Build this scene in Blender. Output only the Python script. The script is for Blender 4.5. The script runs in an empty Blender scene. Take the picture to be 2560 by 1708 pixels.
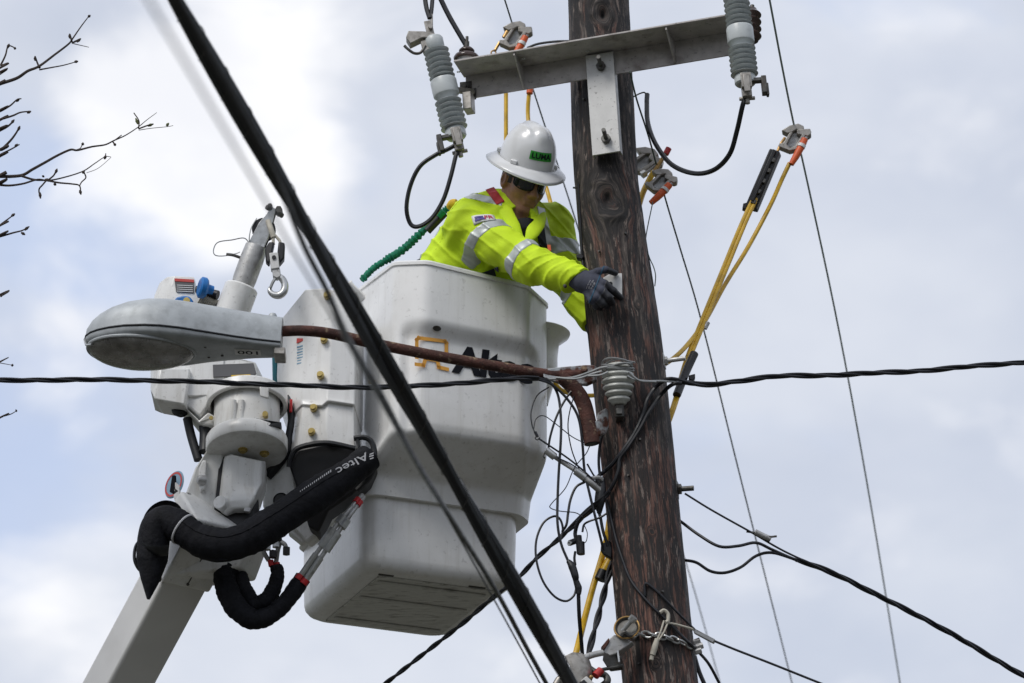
import bpy, bmesh, math, random
import numpy as np
from mathutils import Vector, Matrix

random.seed(7); np.random.seed(7)
R = math.radians
scene = bpy.context.scene
col = scene.collection

# ------------------------------------------------------------------ camera
CAM = Vector((0.0, 0.0, 1.6)); PITCH = R(22.0); FPX = 10400.0; DREF = 16.0
cd = bpy.data.cameras.new('camera'); cam = bpy.data.objects.new('camera', cd); col.objects.link(cam)
cam.location = CAM; cam.rotation_euler = (R(90) + PITCH, 0, 0)
cd.sensor_width = 36.0; cd.lens = 36.0 * FPX / 2560.0
cd.clip_start = 0.1; cd.clip_end = 5000
cd.dof.use_dof = True; cd.dof.focus_distance = 15.9; cd.dof.aperture_fstop = 4.5
scene.camera = cam
Y0 = DREF * math.cos(PITCH)
FW = Vector((0, math.cos(PITCH), math.sin(PITCH))); UP = Vector((0, -math.sin(PITCH), math.cos(PITCH)))

def ray(px, py):
    return (FW + Vector((1, 0, 0)) * ((px - 1280) / FPX) + UP * ((854 - py) / FPX))
def W(px, py, dy=0.0):
    """world point seen at a place in the photograph, standing dy metres behind the pole's own vertical plane"""
    d = ray(px, py)
    return CAM + d * ((Y0 + dy) / d.y)
def proj(p):
    v = Vector(p) - CAM; z = v.dot(FW)
    return (1280 + FPX * v.x / z, 854 - FPX * v.dot(UP) / z)
def Wz(px, py, z):
    """point at a given height"""
    d = ray(px, py)
    return CAM + d * ((z - CAM.z) / d.z)

# ------------------------------------------------------------------ sky and sun
# the sun stands high to the left, a little behind the camera, veiled by cloud
sun_from = Vector((-0.46, -0.56, 0.80)).normalized()
sl = bpy.data.lights.new('sun', 'SUN'); sl.energy = 1.5; sl.angle = R(24); sl.color = (1.0, 0.965, 0.91)
so = bpy.data.objects.new('sun', sl); col.objects.link(so)
so.rotation_euler = sun_from.to_track_quat('Z', 'Y').to_euler(); so.location = (0, 0, 60)

world = bpy.data.worlds.new('World'); scene.world = world; world.use_nodes = True
nt = world.node_tree; N = nt.nodes; L = nt.links; N.clear()
def nd(t, **k):
    n = N.new(t)
    for a, b in k.items():
        if a.startswith('i_'): n.inputs[a[2:].replace('_', ' ')].default_value = b
        else: setattr(n, a, b)
    return n
sky = nd('ShaderNodeTexSky', sky_type='NISHITA', sun_disc=False)
sky.sun_elevation = math.asin(sun_from.z); sky.sun_rotation = math.atan2(sun_from.x, sun_from.y)
sky.air_density = 1.0; sky.dust_density = 2.0; sky.altitude = 20
bg = nd('ShaderNodeBackground'); bg.inputs['Strength'].default_value = 0.096
out = nd('ShaderNodeOutputWorld')
tc = nd('ShaderNodeTexCoord')
def wmath(op, a, b=None, clamp=False):
    n = nd('ShaderNodeMath', operation=op); n.use_clamp = clamp
    for i, v in enumerate((a, b)):
        if v is None: continue
        if isinstance(v, (int, float)): n.inputs[i].default_value = v
        else: L.new(v, n.inputs[i])
    return n.outputs[0]
def wnoise(scale, detail, rough, off, dist=0.0):
    m = nd('ShaderNodeMapping'); L.new(tc.outputs['Generated'], m.inputs['Vector'])
    m.inputs['Location'].default_value = off; m.inputs['Scale'].default_value = (1, 1, 1.7)
    n = nd('ShaderNodeTexNoise'); L.new(m.outputs[0], n.inputs['Vector'])
    n.inputs['Scale'].default_value = scale; n.inputs['Detail'].default_value = detail
    n.inputs['Roughness'].default_value = rough; n.inputs['Distortion'].default_value = dist
    return n.outputs['Fac']
def wramp(v, a, b, to0=0.0, to1=1.0):
    n = nd('ShaderNodeMapRange', interpolation_type='SMOOTHSTEP'); L.new(v, n.inputs['Value'])
    n.inputs['From Min'].default_value = a; n.inputs['From Max'].default_value = b
    n.inputs['To Min'].default_value = to0; n.inputs['To Max'].default_value = to1
    return n.outputs['Result']
def wmix(f, a, b):
    n = nd('ShaderNodeMix', data_type='RGBA')
    L.new(f, n.inputs['Factor'])
    for nm, v in (('A', a), ('B', b)):
        s = [i for i in n.inputs if i.name == nm and i.type == 'RGBA'][0]
        if isinstance(v, tuple): s.default_value = v
        else: L.new(v, s)
    return [o for o in n.outputs if o.type == 'RGBA'][0]
def wblob(px, py, rpx, amp, sq=1.0):
    """a cloud bank standing in one direction of the sky"""
    d = ray(px, py).normalized()
    n = nd('ShaderNodeVectorMath', operation='DISTANCE')
    if sq != 1.0:
        m1 = nd('ShaderNodeVectorMath', operation='SUBTRACT'); L.new(tc.outputs['Generated'], m1.inputs[0]); m1.inputs[1].default_value = d
        m2 = nd('ShaderNodeVectorMath', operation='MULTIPLY'); L.new(m1.outputs[0], m2.inputs[0]); m2.inputs[1].default_value = (1, sq, sq)
        L.new(m2.outputs[0], n.inputs[0]); n.inputs[1].default_value = (0, 0, 0)
    else:
        L.new(tc.outputs['Generated'], n.inputs[0]); n.inputs[1].default_value = d
    return wramp(n.outputs['Value'], 0.0, rpx / FPX, amp, 0.0)
# high thin overcast: grey-lilac, streaky, with bluer thin places
veil_n = wnoise(9.0, 5, 0.55, (3.1, 0.4, 1.7), 0.4)
veil_c = wmix(wramp(wnoise(13.0, 4, 0.5, (0.2, 5.4, 2.2)), 0.32, 0.68), (5.45, 5.85, 6.8, 1), (6.5, 6.8, 7.5, 1))
# cumulus banks, white, on the left half of the view and scattered round the rest of the sky
c_n = wnoise(17.0, 6, 0.52, (1.35, 2.6, 0.55), 0.25)
c = wmath('ADD', c_n, wblob(420, 260, 640, 0.44, 1.15))
for b in ((680, 60, 420, 0.2), (560, 560, 300, 0.14), (140, 990, 300, 0.24), (120, 1500, 420, 0.34), (820, 1640, 420, 0.10), (700, 380, 360, 0.14),
          (40, 420, 330, -0.22), (330, 560, 250, -0.16), (90, 1190, 330, -0.16), (420, 1080, 300, -0.16), (60, 90, 240, -0.16)):
    c = wmath('ADD', c, wblob(*b))
c_m = wramp(c, 0.55, 0.84)
blue_m = wramp(wmath('ADD', wnoise(10.0, 4, 0.5, (7.3, 1.1, 0.3), 0.3), wmath('ADD', wmath('ADD', wblob(40, 420, 620, 0.34), wblob(120, 1130, 620, 0.30)), wblob(330, 600, 420, 0.26))), 0.58, 0.86)
base = wmix(wmath('MULTIPLY', blue_m, 0.62), veil_c, (4.35, 5.4, 7.75, 1))
base = wmix(wramp(veil_n, 0.2, 0.8, 0.80, 0.97), sky.outputs['Color'], base)
cl_c = wmix(wramp(wnoise(24.0, 4, 0.5, (4.0, 4.0, 1.0)), 0.35, 0.7), (7.8, 7.9, 8.3, 1), (8.9, 8.9, 9.05, 1))
fin = wmix(wmath('MULTIPLY', c_m, 0.95), base, cl_c)
L.new(fin, bg.inputs['Color']); L.new(bg.outputs[0], out.inputs[0])

scene.view_settings.view_transform = 'Standard'; scene.view_settings.look = 'None'
scene.view_settings.exposure = 0.32; scene.view_settings.gamma = 1.0
scene.view_settings.use_curve_mapping = False
scene.cycles.use_denoising = True
scene.cycles.max_bounces = 6; scene.cycles.diffuse_bounces = 3

# ------------------------------------------------------------------ materials
MATS = {}
def mat(name, base=(0.5, 0.5, 0.5), rough=0.5, metal=0.0, var=0.0, vscale=12.0, dirt=None, dscale=6.0, damt=0.5, dlo=0.45, dhi=0.7,
        bump=0.0, bscale=80.0, stretch=(1, 1, 1), spec=0.5, coat=0.0, rvar=0.0, trans=0.0, sss=0.0, speck=None, samt=0.7, sscale=150.0, streak=None, stamt=0.4):
    m = bpy.data.materials.new(name); m.use_nodes = True
    t = m.node_tree; n = t.nodes; l = t.links
    p = n['Principled BSDF']
    p.inputs['Roughness'].default_value = rough; p.inputs['Metallic'].default_value = metal
    p.inputs['Specular IOR Level'].default_value = spec; p.inputs['Coat Weight'].default_value = coat
    p.inputs['Coat Roughness'].default_value = 0.15
    p.inputs['Transmission Weight'].default_value = trans
    if sss: p.inputs['Subsurface Weight'].default_value = sss; p.inputs['Subsurface Radius'].default_value = (0.01, 0.004, 0.002)
    co = n.new('ShaderNodeTexCoord'); mp = n.new('ShaderNodeMapping'); mp.inputs['Scale'].default_value = stretch
    l.new(co.outputs['Object'], mp.inputs['Vector'])
    def noise(s, d=4, r=0.55):
        k = n.new('ShaderNodeTexNoise'); k.inputs['Scale'].default_value = s; k.inputs['Detail'].default_value = d; k.inputs['Roughness'].default_value = r
        l.new(mp.outputs[0], k.inputs['Vector']); return k.outputs['Fac']
    def mix(f, a, b):
        k = n.new('ShaderNodeMix'); k.data_type = 'RGBA'
        if isinstance(f, float): k.inputs[0].default_value = f
        else: l.new(f, k.inputs[0])
        for i, v in ((6, a), (7, b)):
            if isinstance(v, tuple): k.inputs[i].default_value = (*v[:3], 1)
            else: l.new(v, k.inputs[i])
        return k.outputs[2]
    def rng(v, a, b, c=0.0, d=1.0):
        k = n.new('ShaderNodeMapRange'); l.new(v, k.inputs[0])
        for i, x in zip((1, 2, 3, 4), (a, b, c, d)): k.inputs[i].default_value = x
        return k.outputs[0]
    cur = tuple(base)
    if var:
        lo = tuple(x * (1 - var) for x in base); hi = tuple(min(1, x * (1 + var)) for x in base)
        cur = mix(rng(noise(vscale), 0.3, 0.7), lo, hi)
    if dirt:
        cur = mix(rng(noise(dscale, 6, 0.6), dlo, dhi, 0.0, damt), cur, dirt)
    if streak:
        m2 = n.new('ShaderNodeMapping'); m2.inputs['Scale'].default_value = (26, 26, 2.2); l.new(co.outputs['Object'], m2.inputs['Vector'])
        k2 = n.new('ShaderNodeTexNoise'); k2.inputs['Scale'].default_value = 1.0; k2.inputs['Detail'].default_value = 5; k2.inputs['Roughness'].default_value = 0.65; l.new(m2.outputs[0], k2.inputs['Vector'])
        cur = mix(rng(k2.outputs['Fac'], 0.52, 0.74, 0.0, stamt), cur, streak)
    if speck:
        cur = mix(rng(noise(sscale, 3, 0.6), 0.62, 0.7, 0.0, samt), cur, speck)
    if isinstance(cur, tuple): p.inputs['Base Color'].default_value = (*cur, 1)
    else: l.new(cur, p.inputs['Base Color'])
    if rvar: l.new(rng(noise(vscale * 1.7), 0.3, 0.7, max(0.02, rough - rvar), min(1, rough + rvar)), p.inputs['Roughness'])
    if bump:
        b = n.new('ShaderNodeBump'); b.inputs['Strength'].default_value = bump; b.inputs['Distance'].default_value = 0.01
        l.new(noise(bscale, 5, 0.6), b.inputs['Height']); l.new(b.outputs[0], p.inputs['Normal'])
    MATS[name] = m
    return m

# ------------------------------------------------------------------ mesh builder
def perp(a):
    a = Vector(a).normalized()
    t = Vector((0, 0, 1)) if abs(a.z) < 0.9 else Vector((1, 0, 0))
    u = t.cross(a).normalized()
    return u, a.cross(u)
def smooth_path(pts, n=6):
    """Catmull-Rom through the points"""
    P = [Vector(p) for p in pts]
    if len(P) < 3: return P
    o = []
    E = [P[0] * 2 - P[1]] + P + [P[-1] * 2 - P[-2]]
    for i in range(1, len(E) - 2):
        a, b, c, d = E[i - 1], E[i], E[i + 1], E[i + 2]
        for k in range(n):
            t = k / n
            o.append(0.5 * ((2 * b) + (c - a) * t + (2 * a - 5 * b + 4 * c - d) * t * t + (3 * b - a - 3 * c + d) * t ** 3))
    o.append(P[-1])
    return o

class MB:
    def __init__(s): s.v = []; s.f = []; s.sm = []; s.mi = []; s.cur = 0
    def add(s, vs, fs, smooth=False):
        b = len(s.v); s.v += [Vector(v) for v in vs]
        for f in fs: s.f.append([b + i for i in f]); s.sm.append(smooth); s.mi.append(s.cur)
        return s
    def box(s, c, ax, size):
        """box centred at c with axes ax (3 vectors) and full sizes"""
        c = Vector(c); ax = [Vector(a).normalized() * (h / 2) for a, h in zip(ax, size)]
        vs = [c + ax[0] * i + ax[1] * j + ax[2] * k for i in (-1, 1) for j in (-1, 1) for k in (-1, 1)]
        return s.add(vs, [(0, 1, 3, 2), (4, 6, 7, 5), (0, 4, 5, 1), (2, 3, 7, 6), (0, 2, 6, 4), (1, 5, 7, 3)])
    def bx(s, x0, x1, y0, y1, z0, z1, F):
        """box in a frame F = (origin, e1, e2, e3)"""
        o, a, b, c = F
        vs = [o + a * x + b * y + c * z for x in (x0, x1) for y in (y0, y1) for z in (z0, z1)]
        return s.add(vs, [(0, 1, 3, 2), (4, 6, 7, 5), (0, 4, 5, 1), (2, 3, 7, 6), (0, 2, 6, 4), (1, 5, 7, 3)])
    def tube(s, pts, r, n=8, cap=True, sm=6, flat=1.0, ref=None):
        P = smooth_path(pts, sm) if sm > 1 else [Vector(p) for p in pts]
        m = len(P)
        if isinstance(r, (int, float)): rs = [r] * m
        else:
            k = len(r); rs = []
            for i in range(m):
                x = i / (m - 1) * (k - 1); j = min(int(x), k - 2); rs.append(r[j] + (r[j + 1] - r[j]) * (x - j))
        T = [(P[min(i + 1, m - 1)] - P[max(i - 1, 0)]).normalized() for i in range(m)]
        u, w = perp(T[0])
        if ref is not None:
            u = (Vector(ref) - T[0] * Vector(ref).dot(T[0])).normalized()
        vs = []; fs = []
        for i in range(m):
            u = (u - T[i] * u.dot(T[i])).normalized(); w = T[i].cross(u)
            for k in range(n):
                a = 2 * math.pi * k / n
                vs.append(P[i] + (u * math.cos(a) + w * math.sin(a) * flat) * rs[i])
        for i in range(m - 1):
            for k in range(n):
                k2 = (k + 1) % n
                fs.append((i * n + k, i * n + k2, (i + 1) * n + k2, (i + 1) * n + k))
        s.add(vs, fs, True)
        if cap:
            s.add([vs[k] for k in range(n)], [tuple(range(n - 1, -1, -1))]); s.add([vs[(m - 1) * n + k] for k in range(n)], [tuple(range(n))])
        return s
    def cyl(s, a, b, r0, r1=None, n=16, cap=True):
        return s.tube([a, b], [r0, r0 if r1 is None else r1], n, cap, 1)
    def lathe(s, o, axis, prof, n=28, sx=1.0, ref=None, smooth=True, a0=0.0, a1=2 * math.pi):
        """profile = [(r, h)] turned about axis through o"""
        o = Vector(o); A = Vector(axis).normalized()
        if ref is None: u, w = perp(A)
        else: u = (Vector(ref) - A * Vector(ref).dot(A)).normalized(); w = A.cross(u)
        full = abs(a1 - a0) > 6.28
        m = n if full else n + 1
        vs = []; fs = []
        for r, h in prof:
            for k in range(m):
                t = a0 + (a1 - a0) * k / n
                vs.append(o + A * h + (u * math.cos(t) + w * math.sin(t) * sx) * r)
        for i in range(len(prof) - 1):
            for k in range(n if full else n):
                k2 = (k + 1) % m
                fs.append((i * m + k, i * m + k2, (i + 1) * m + k2, (i + 1) * m + k))
        return s.add(vs, fs, smooth)
    def prism(s, poly, F, d0, d1):
        """polygon [(x,y)] in the frame's e1,e2 plane extruded along e3 from d0 to d1"""
        o, a, b, c = F; n = len(poly)
        vs = [o + a * x + b * y + c * d0 for x, y in poly] + [o + a * x + b * y + c * d1 for x, y in poly]
        fs = [tuple(range(n - 1, -1, -1)), tuple(range(n, 2 * n))] + [(i, (i + 1) % n, n + (i + 1) % n, n + i) for i in range(n)]
        return s.add(vs, fs)
    def grid(s, fn, nu, nv, closed=False, smooth=True):
        vs = [fn(i / (nu if closed else nu - 1), j / (nv - 1)) for j in range(nv) for i in range(nu)]
        fs = [(j * nu + i, j * nu + (i + 1) % nu, (j + 1) * nu + (i + 1) % nu, (j + 1) * nu + i) for j in range(nv - 1) for i in range(nu if closed else nu - 1)]
        return s.add(vs, fs, smooth)
    def ball(s, c, r, n=12, ax=None):
        c = Vector(c); r = (r, r, r) if isinstance(r, (int, float)) else r
        ax = ax or (Vector((1, 0, 0)), Vector((0, 1, 0)), Vector((0, 0, 1)))
        def fn(a, b):
            t = a * 2 * math.pi; p = (b - 0.5) * math.pi * 0.998
            return c + ax[0] * (r[0] * math.cos(p) * math.cos(t)) + ax[1] * (r[1] * math.cos(p) * math.sin(t)) + ax[2] * (r[2] * math.sin(p))
        return s.grid(fn, n, max(5, n // 2 + 1), True)
    def obj(s, name, material, parent=None, bevel=0.0, seg=2, sharp=40, origin=None, recalc=True):
        if parent is not None: o0 = parent_world(parent)
        elif origin is not None: o0 = Vector(origin)
        else:
            lo = Vector((min(v.x for v in s.v), min(v.y for v in s.v), min(v.z for v in s.v)))
            hi = Vector((max(v.x for v in s.v), max(v.y for v in s.v), max(v.z for v in s.v)))
            o0 = Vector(((lo.x + hi.x) / 2, (lo.y + hi.y) / 2, lo.z))
        me = bpy.data.meshes.new(name); me.from_pydata([v - o0 for v in s.v], [], s.f)
        me.polygons.foreach_set('use_smooth', s.sm)
        mats = material if isinstance(material, (list, tuple)) else [material]
        for m in mats: me.materials.append(m if not isinstance(m, str) else MATS[m])
        if len(mats) > 1: me.polygons.foreach_set('material_index', s.mi)
        if recalc:
            b = bmesh.new(); b.from_mesh(me); bmesh.ops.remove_doubles(b, verts=b.verts, dist=1e-6)
            bmesh.ops.recalc_face_normals(b, faces=b.faces); b.to_mesh(me); b.free()
        if any(s.sm) or bevel:
            me.polygons.foreach_set('use_smooth', [True] * len(me.polygons)); me.set_sharp_from_angle(angle=R(sharp))
        me.update()
        o = bpy.data.objects.new(name, me); col.objects.link(o)
        if parent is None: o.location = o0
        else: o.parent = parent
        if bevel:
            bm = o.modifiers.new('bevel', 'BEVEL'); bm.width = bevel; bm.segments = seg; bm.limit_method = 'ANGLE'; bm.angle_limit = R(35)
            bm.harden_normals = False
        return o
def parent_world(p):
    v = Vector(p.location)
    while p.parent is not None: p = p.parent; v = v + Vector(p.location)
    return v
def tag(o, label, cat, group=None, kind=None):
    if label: o['label'] = label
    if cat: o['category'] = cat
    if group: o['group'] = group
    if kind: o['kind'] = kind
    return o
def thing(name, label, cat, loc, group=None):
    o = bpy.data.objects.new(name, None); col.objects.link(o); o.location = Vector(loc); o.empty_display_size = 0.1
    return tag(o, label, cat, group)
def wire(name, pts, r, m, label, cat='cable', group=None, n=7, sm=6):
    return tag(MB().tube(pts, r, n, True, sm).obj(name, m), label, cat, group)
def PW(lst, dy=None):
    """list of (px, py[, dy]) -> world points"""
    return [W(*p) if dy is None else W(p[0], p[1], dy) for p in lst]
def text_mb(txt, F, size, depth=0.0015, shear=0.0, bold=0.0, fit=None):
    """flat lettering as thin solid, laid in the frame's e1,e2 plane with its lower left at the origin"""
    cu = bpy.data.curves.new('lettering', 'FONT'); cu.body = txt; cu.size = 1.0; cu.extrude = 0.0; cu.offset = bold; cu.shear = shear
    cu.resolution_u = 3
    ob = bpy.data.objects.new('lettering', cu); col.objects.link(ob)
    dg = bpy.context.evaluated_depsgraph_get(); me = bpy.data.meshes.new_from_object(ob.evaluated_get(dg))
    vs = [v.co.copy() for v in me.vertices]; fs = [tuple(p.vertices) for p in me.polygons]
    bpy.data.objects.remove(ob); bpy.data.curves.remove(cu); bpy.data.meshes.remove(me)
    x0 = min(v.x for v in vs); x1 = max(v.x for v in vs); y0 = min(v.y for v in vs); y1 = max(v.y for v in vs)
    k = size / (y1 - y0); kx = k if fit is None else fit / (x1 - x0)
    o, a, b, c = F; m = MB()
    m.add([o + a * ((v.x - x0) * kx) + b * ((v.y - y0) * k) + c * depth for v in vs], fs)
    return m

# ------------------------------------------------------------------ signed-distance modelling (for bodies and moulded shapes)
def sdf_mesh(f, lo, hi, h):
    lo = np.array(lo, float); hi = np.array(hi, float)
    n = np.ceil((hi - lo) / h).astype(int) + 1
    xs = [lo[i] + h * np.arange(n[i]) for i in range(3)]
    # only blocks that can hold the surface are sampled finely
    B = 6; nb = -(-n // B); D = np.empty(nb * B, np.float32)
    cs = [lo[i] + h * (np.arange(nb[i]) * B + (B - 1) / 2) for i in range(3)]
    CG = np.stack(np.meshgrid(*cs, indexing='ij'), -1).reshape(-1, 3)
    cv = f(CG); act_b = np.abs(cv) < B * h * 0.95 + 0.012
    D.reshape(nb[0], B, nb[1], B, nb[2], B)[...] = cv.reshape(nb)[:, None, :, None, :, None]
    bi = np.argwhere(act_b.reshape(nb)); off = np.stack(np.meshgrid(*[np.arange(B)] * 3, indexing='ij'), -1).reshape(-1, 3)
    for k in range(0, len(bi), 1500):
        ii = (bi[k:k + 1500, None, :] * B + off[None]).reshape(-1, 3)
        D[ii[:, 0], ii[:, 1], ii[:, 2]] = f(lo + h * ii)
    D = D[:n[0], :n[1], :n[2]]
    ins = D < 0
    cn = n - 1
    def cor(A, a, b, c): return A[a:a + cn[0], b:b + cn[1], c:c + cn[2]]
    cnt = sum(cor(ins, a, b, c).astype(np.int8) for a in (0, 1) for b in (0, 1) for c in (0, 1))
    act = (cnt > 0) & (cnt < 8)
    idx = -np.ones(cn, int); ids = np.argwhere(act); idx[act] = np.arange(len(ids))
    acc = np.zeros((len(ids), 3)); w = np.zeros(len(ids))
    I, J, K = ids.T
    for ax in range(3):
        for a in (0, 1):
            for b in (0, 1):
                o0 = [0, 0, 0]; others = [k for k in range(3) if k != ax]; o0[others[0]] = a; o0[others[1]] = b
                o1 = list(o0); o1[ax] = 1
                d0 = D[I + o0[0], J + o0[1], K + o0[2]].astype(float); d1 = D[I + o1[0], J + o1[1], K + o1[2]].astype(float)
                m = (d0 < 0) != (d1 < 0)
                t = np.where(m, d0 / np.where(m, d0 - d1, 1), 0)
                p = np.tile(np.array(o0, float), (len(ids), 1)); p[:, ax] = t
                acc[m] += p[m]; w[m] += 1
    V = lo + h * (ids + acc / w[:, None])
    faces = []
    for ax in range(3):
        b, c = [(1, 2), (2, 0), (0, 1)][ax]
        sl0 = [slice(0, n[i]) for i in range(3)]
        s0 = list(sl0); s1 = list(sl0); s0[ax] = slice(0, n[ax] - 1); s1[ax] = slice(1, n[ax])
        ch = ins[tuple(s0)] != ins[tuple(s1)]
        E = np.argwhere(ch); E = E[(E[:, b] > 0) & (E[:, c] > 0) & (E[:, b] < cn[b]) & (E[:, c] < cn[c])]
        if not len(E): continue
        def cell(db, dc):
            q = E.copy(); q[:, b] += db; q[:, c] += dc; return idx[q[:, 0], q[:, 1], q[:, 2]]
        q = np.stack([cell(-1, -1), cell(0, -1), cell(0, 0), cell(-1, 0)], 1)
        fl = ins[E[:, 0], E[:, 1], E[:, 2]]
        q[~fl] = q[~fl][:, ::-1]
        faces.append(q)
    F = np.concatenate(faces); F = F[(F >= 0).all(1)]
    return V, F
def sdf_obj(name, f, lo, hi, h, material, parent, smooth_it=1):
    V, F = sdf_mesh(f, lo, hi, h)
    o0 = np.array(parent_world(parent))
    me = bpy.data.meshes.new(name); me.from_pydata((V - o0).tolist(), [], F.tolist())
    me.polygons.foreach_set('use_smooth', [True] * len(me.polygons)); me.update()
    me.materials.append(MATS[material])
    o = bpy.data.objects.new(name, me); col.objects.link(o); o.parent = parent
    if smooth_it:
        md = o.modifiers.new('relax', 'SMOOTH'); md.factor = 0.5; md.iterations = smooth_it
    return o
def smin(a, b, k):
    h = np.clip(0.5 + 0.5 * (b - a) / k, 0, 1)
    return b + (a - b) * h - k * h * (1 - h)
def smax(a, b, k): return -smin(-a, -b, k)
def cap(P, a, b, r0, r1):
    a = np.array(a); b = np.array(b); d = b - a; t = np.clip(((P - a) @ d) / (d @ d), 0, 1)
    return np.linalg.norm(P - a - t[:, None] * d, axis=1) - (r0 + (r1 - r0) * t)
def chain(P, pts, rs, k=0.03):
    d = None
    for i in range(len(pts) - 1):
        e = cap(P, pts[i], pts[i + 1], rs[i], rs[i + 1]); d = e if d is None else smin(d, e, k)
    return d
def ell(P, c, ax, r):
    """ellipsoid centred c, axes ax (rows), radii r"""
    q = ((P - np.array(c)) @ np.array(ax).T) / np.array(r)
    k0 = np.linalg.norm(q, axis=1); k1 = np.linalg.norm(q / np.array(r), axis=1)
    return k0 * (k0 - 1.0) / np.maximum(k1, 1e-9)
def bxs(P, c, ax, hs, r):
    q = np.abs((P - np.array(c)) @ np.array(ax).T) - (np.array(hs) - r)
    return np.linalg.norm(np.maximum(q, 0), axis=1) + np.minimum(q.max(1), 0) - r
# ------------------------------------------------------------------ palette
mat('fiberglass', (0.79, 0.79, 0.78), 0.33, var=0.05, vscale=5, dirt=(0.45, 0.44, 0.41), dscale=7, damt=0.22, dlo=0.5, dhi=0.8, coat=0.25, rvar=0.08, speck=(0.25, 0.24, 0.22), samt=0.30, sscale=48, streak=(0.44, 0.42, 0.37), stamt=0.35)
mat('fiberglass_under', (0.56, 0.56, 0.535), 0.5, var=0.08, vscale=9, dirt=(0.16, 0.15, 0.13), dscale=14, damt=0.65, dlo=0.5, dhi=0.72, stretch=(1, 1, 1))
mat('scuffed_floor', (0.62, 0.62, 0.59), 0.55, var=0.1, vscale=14, dirt=(0.14, 0.13, 0.115), dscale=13, damt=0.85, dlo=0.52, dhi=0.72, stretch=(1.0, 3.2, 1), speck=(0.66, 0.66, 0.64), samt=0.8, sscale=26)
mat('white_paint', (0.78, 0.78, 0.765), 0.35, var=0.05, vscale=6, dirt=(0.30, 0.28, 0.24), dscale=9, damt=0.4, dlo=0.55, dhi=0.8, coat=0.2, streak=(0.36, 0.33, 0.27), stamt=0.4, speck=(0.16, 0.14, 0.12), samt=0.3, sscale=60)
mat('boom_paint', (0.70, 0.695, 0.68), 0.4, var=0.06, vscale=3, dirt=(0.38, 0.36, 0.32), dscale=4, damt=0.3, dlo=0.5, dhi=0.8, coat=0.15)
mat('galvanised', (0.46, 0.46, 0.455), 0.5, 0.55, var=0.14, vscale=26, dirt=(0.14, 0.125, 0.11), dscale=10, damt=0.75, dlo=0.52, dhi=0.78, rvar=0.15, bump=0.1, bscale=120, speck=(0.10, 0.09, 0.08), samt=0.55, sscale=70)
mat('arm_steel', (0.44, 0.415, 0.40), 0.6, 0.1, var=0.14, vscale=22, dirt=(0.11, 0.08, 0.065), dscale=9, damt=0.8, dlo=0.54, dhi=0.76, bump=0.1, bscale=120, speck=(0.10, 0.09, 0.08), samt=0.6, sscale=70)
mat('bright_plate', (0.60, 0.60, 0.59), 0.55, 0.15, var=0.07, vscale=18, dirt=(0.20, 0.18, 0.16), dscale=17, damt=0.6, dlo=0.58, dhi=0.78, speck=(0.12, 0.11, 0.1), samt=0.6, sscale=85)
mat('dark_steel', (0.10, 0.10, 0.095), 0.5, 0.7, var=0.3, vscale=40, dirt=(0.05, 0.03, 0.02), dscale=25, damt=0.6)
mat('zinc', (0.52, 0.53, 0.53), 0.35, 0.75, var=0.15, vscale=40, dirt=(0.15, 0.14, 0.12), dscale=30, damt=0.5, dlo=0.5, dhi=0.7)
mat('rusty_pipe', (0.075, 0.027, 0.019), 0.75, 0.1, var=0.5, vscale=22, dirt=(0.30, 0.22, 0.14), dscale=34, damt=0.8, dlo=0.57, dhi=0.68, bump=0.6, bscale=140, speck=(0.025, 0.015, 0.012), samt=0.7, sscale=60)
mat('rusty_bracket', (0.42, 0.44, 0.45), 0.6, 0.3, var=0.2, vscale=30, dirt=(0.10, 0.035, 0.02), dscale=16, damt=1.0, dlo=0.46, dhi=0.56, bump=0.3, bscale=100)
mat('cast_aluminium', (0.40, 0.425, 0.44), 0.55, 0.25, var=0.12, vscale=16, dirt=(0.20, 0.21, 0.21), dscale=24, damt=0.5, dlo=0.5, dhi=0.75, speck=(0.62, 0.64, 0.66), samt=0.3, sscale=130)
mat('lens_glass', (0.62, 0.60, 0.57), 0.28, var=0.25, vscale=14, dirt=(0.16, 0.15, 0.135), dscale=11, damt=0.75, dlo=0.42, dhi=0.7, trans=0.55, rvar=0.1)
mat('reflector', (0.34, 0.33, 0.31), 0.35, 0.6, var=0.2, vscale=9)
mat('bulb', (0.75, 0.72, 0.66), 0.2)
mat('black_rubber', (0.008, 0.009, 0.012), 0.45, var=0.3, vscale=30, rvar=0.1)
mat('black_jacket', (0.008, 0.009, 0.013), 0.42, var=0.35, vscale=18, rvar=0.12)
mat('black_plastic', (0.006, 0.006, 0.008), 0.45, var=0.2, vscale=20)
mat('hose_cover', (0.0055, 0.006, 0.009), 0.75, var=0.35, vscale=24, bump=0.6, bscale=45, dirt=(0.022, 0.022, 0.026), dscale=12, damt=0.5, dlo=0.5, dhi=0.8, spec=0.25)
mat('bare_wire', (0.33, 0.34, 0.34), 0.45, 0.6, var=0.2, vscale=30)
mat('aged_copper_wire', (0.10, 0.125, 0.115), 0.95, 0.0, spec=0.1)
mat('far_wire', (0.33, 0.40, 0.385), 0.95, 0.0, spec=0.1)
mat('cable_grey_highlight', (0.045, 0.048, 0.056), 0.45, var=0.3, vscale=8)  # grey puts the cable's highlight into one strand's colour
mat('grey_polymer', (0.52, 0.555, 0.56), 0.34, var=0.07, vscale=20, dirt=(0.16, 0.17, 0.165), dscale=20, damt=0.5, dlo=0.5, dhi=0.75)
mat('grey_porcelain', (0.50, 0.51, 0.475), 0.22, var=0.1, vscale=24, dirt=(0.14, 0.13, 0.11), dscale=24, damt=0.55, dlo=0.5, dhi=0.75)
mat('brown_porcelain', (0.055, 0.035, 0.03), 0.12, var=0.3, vscale=20)
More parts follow.
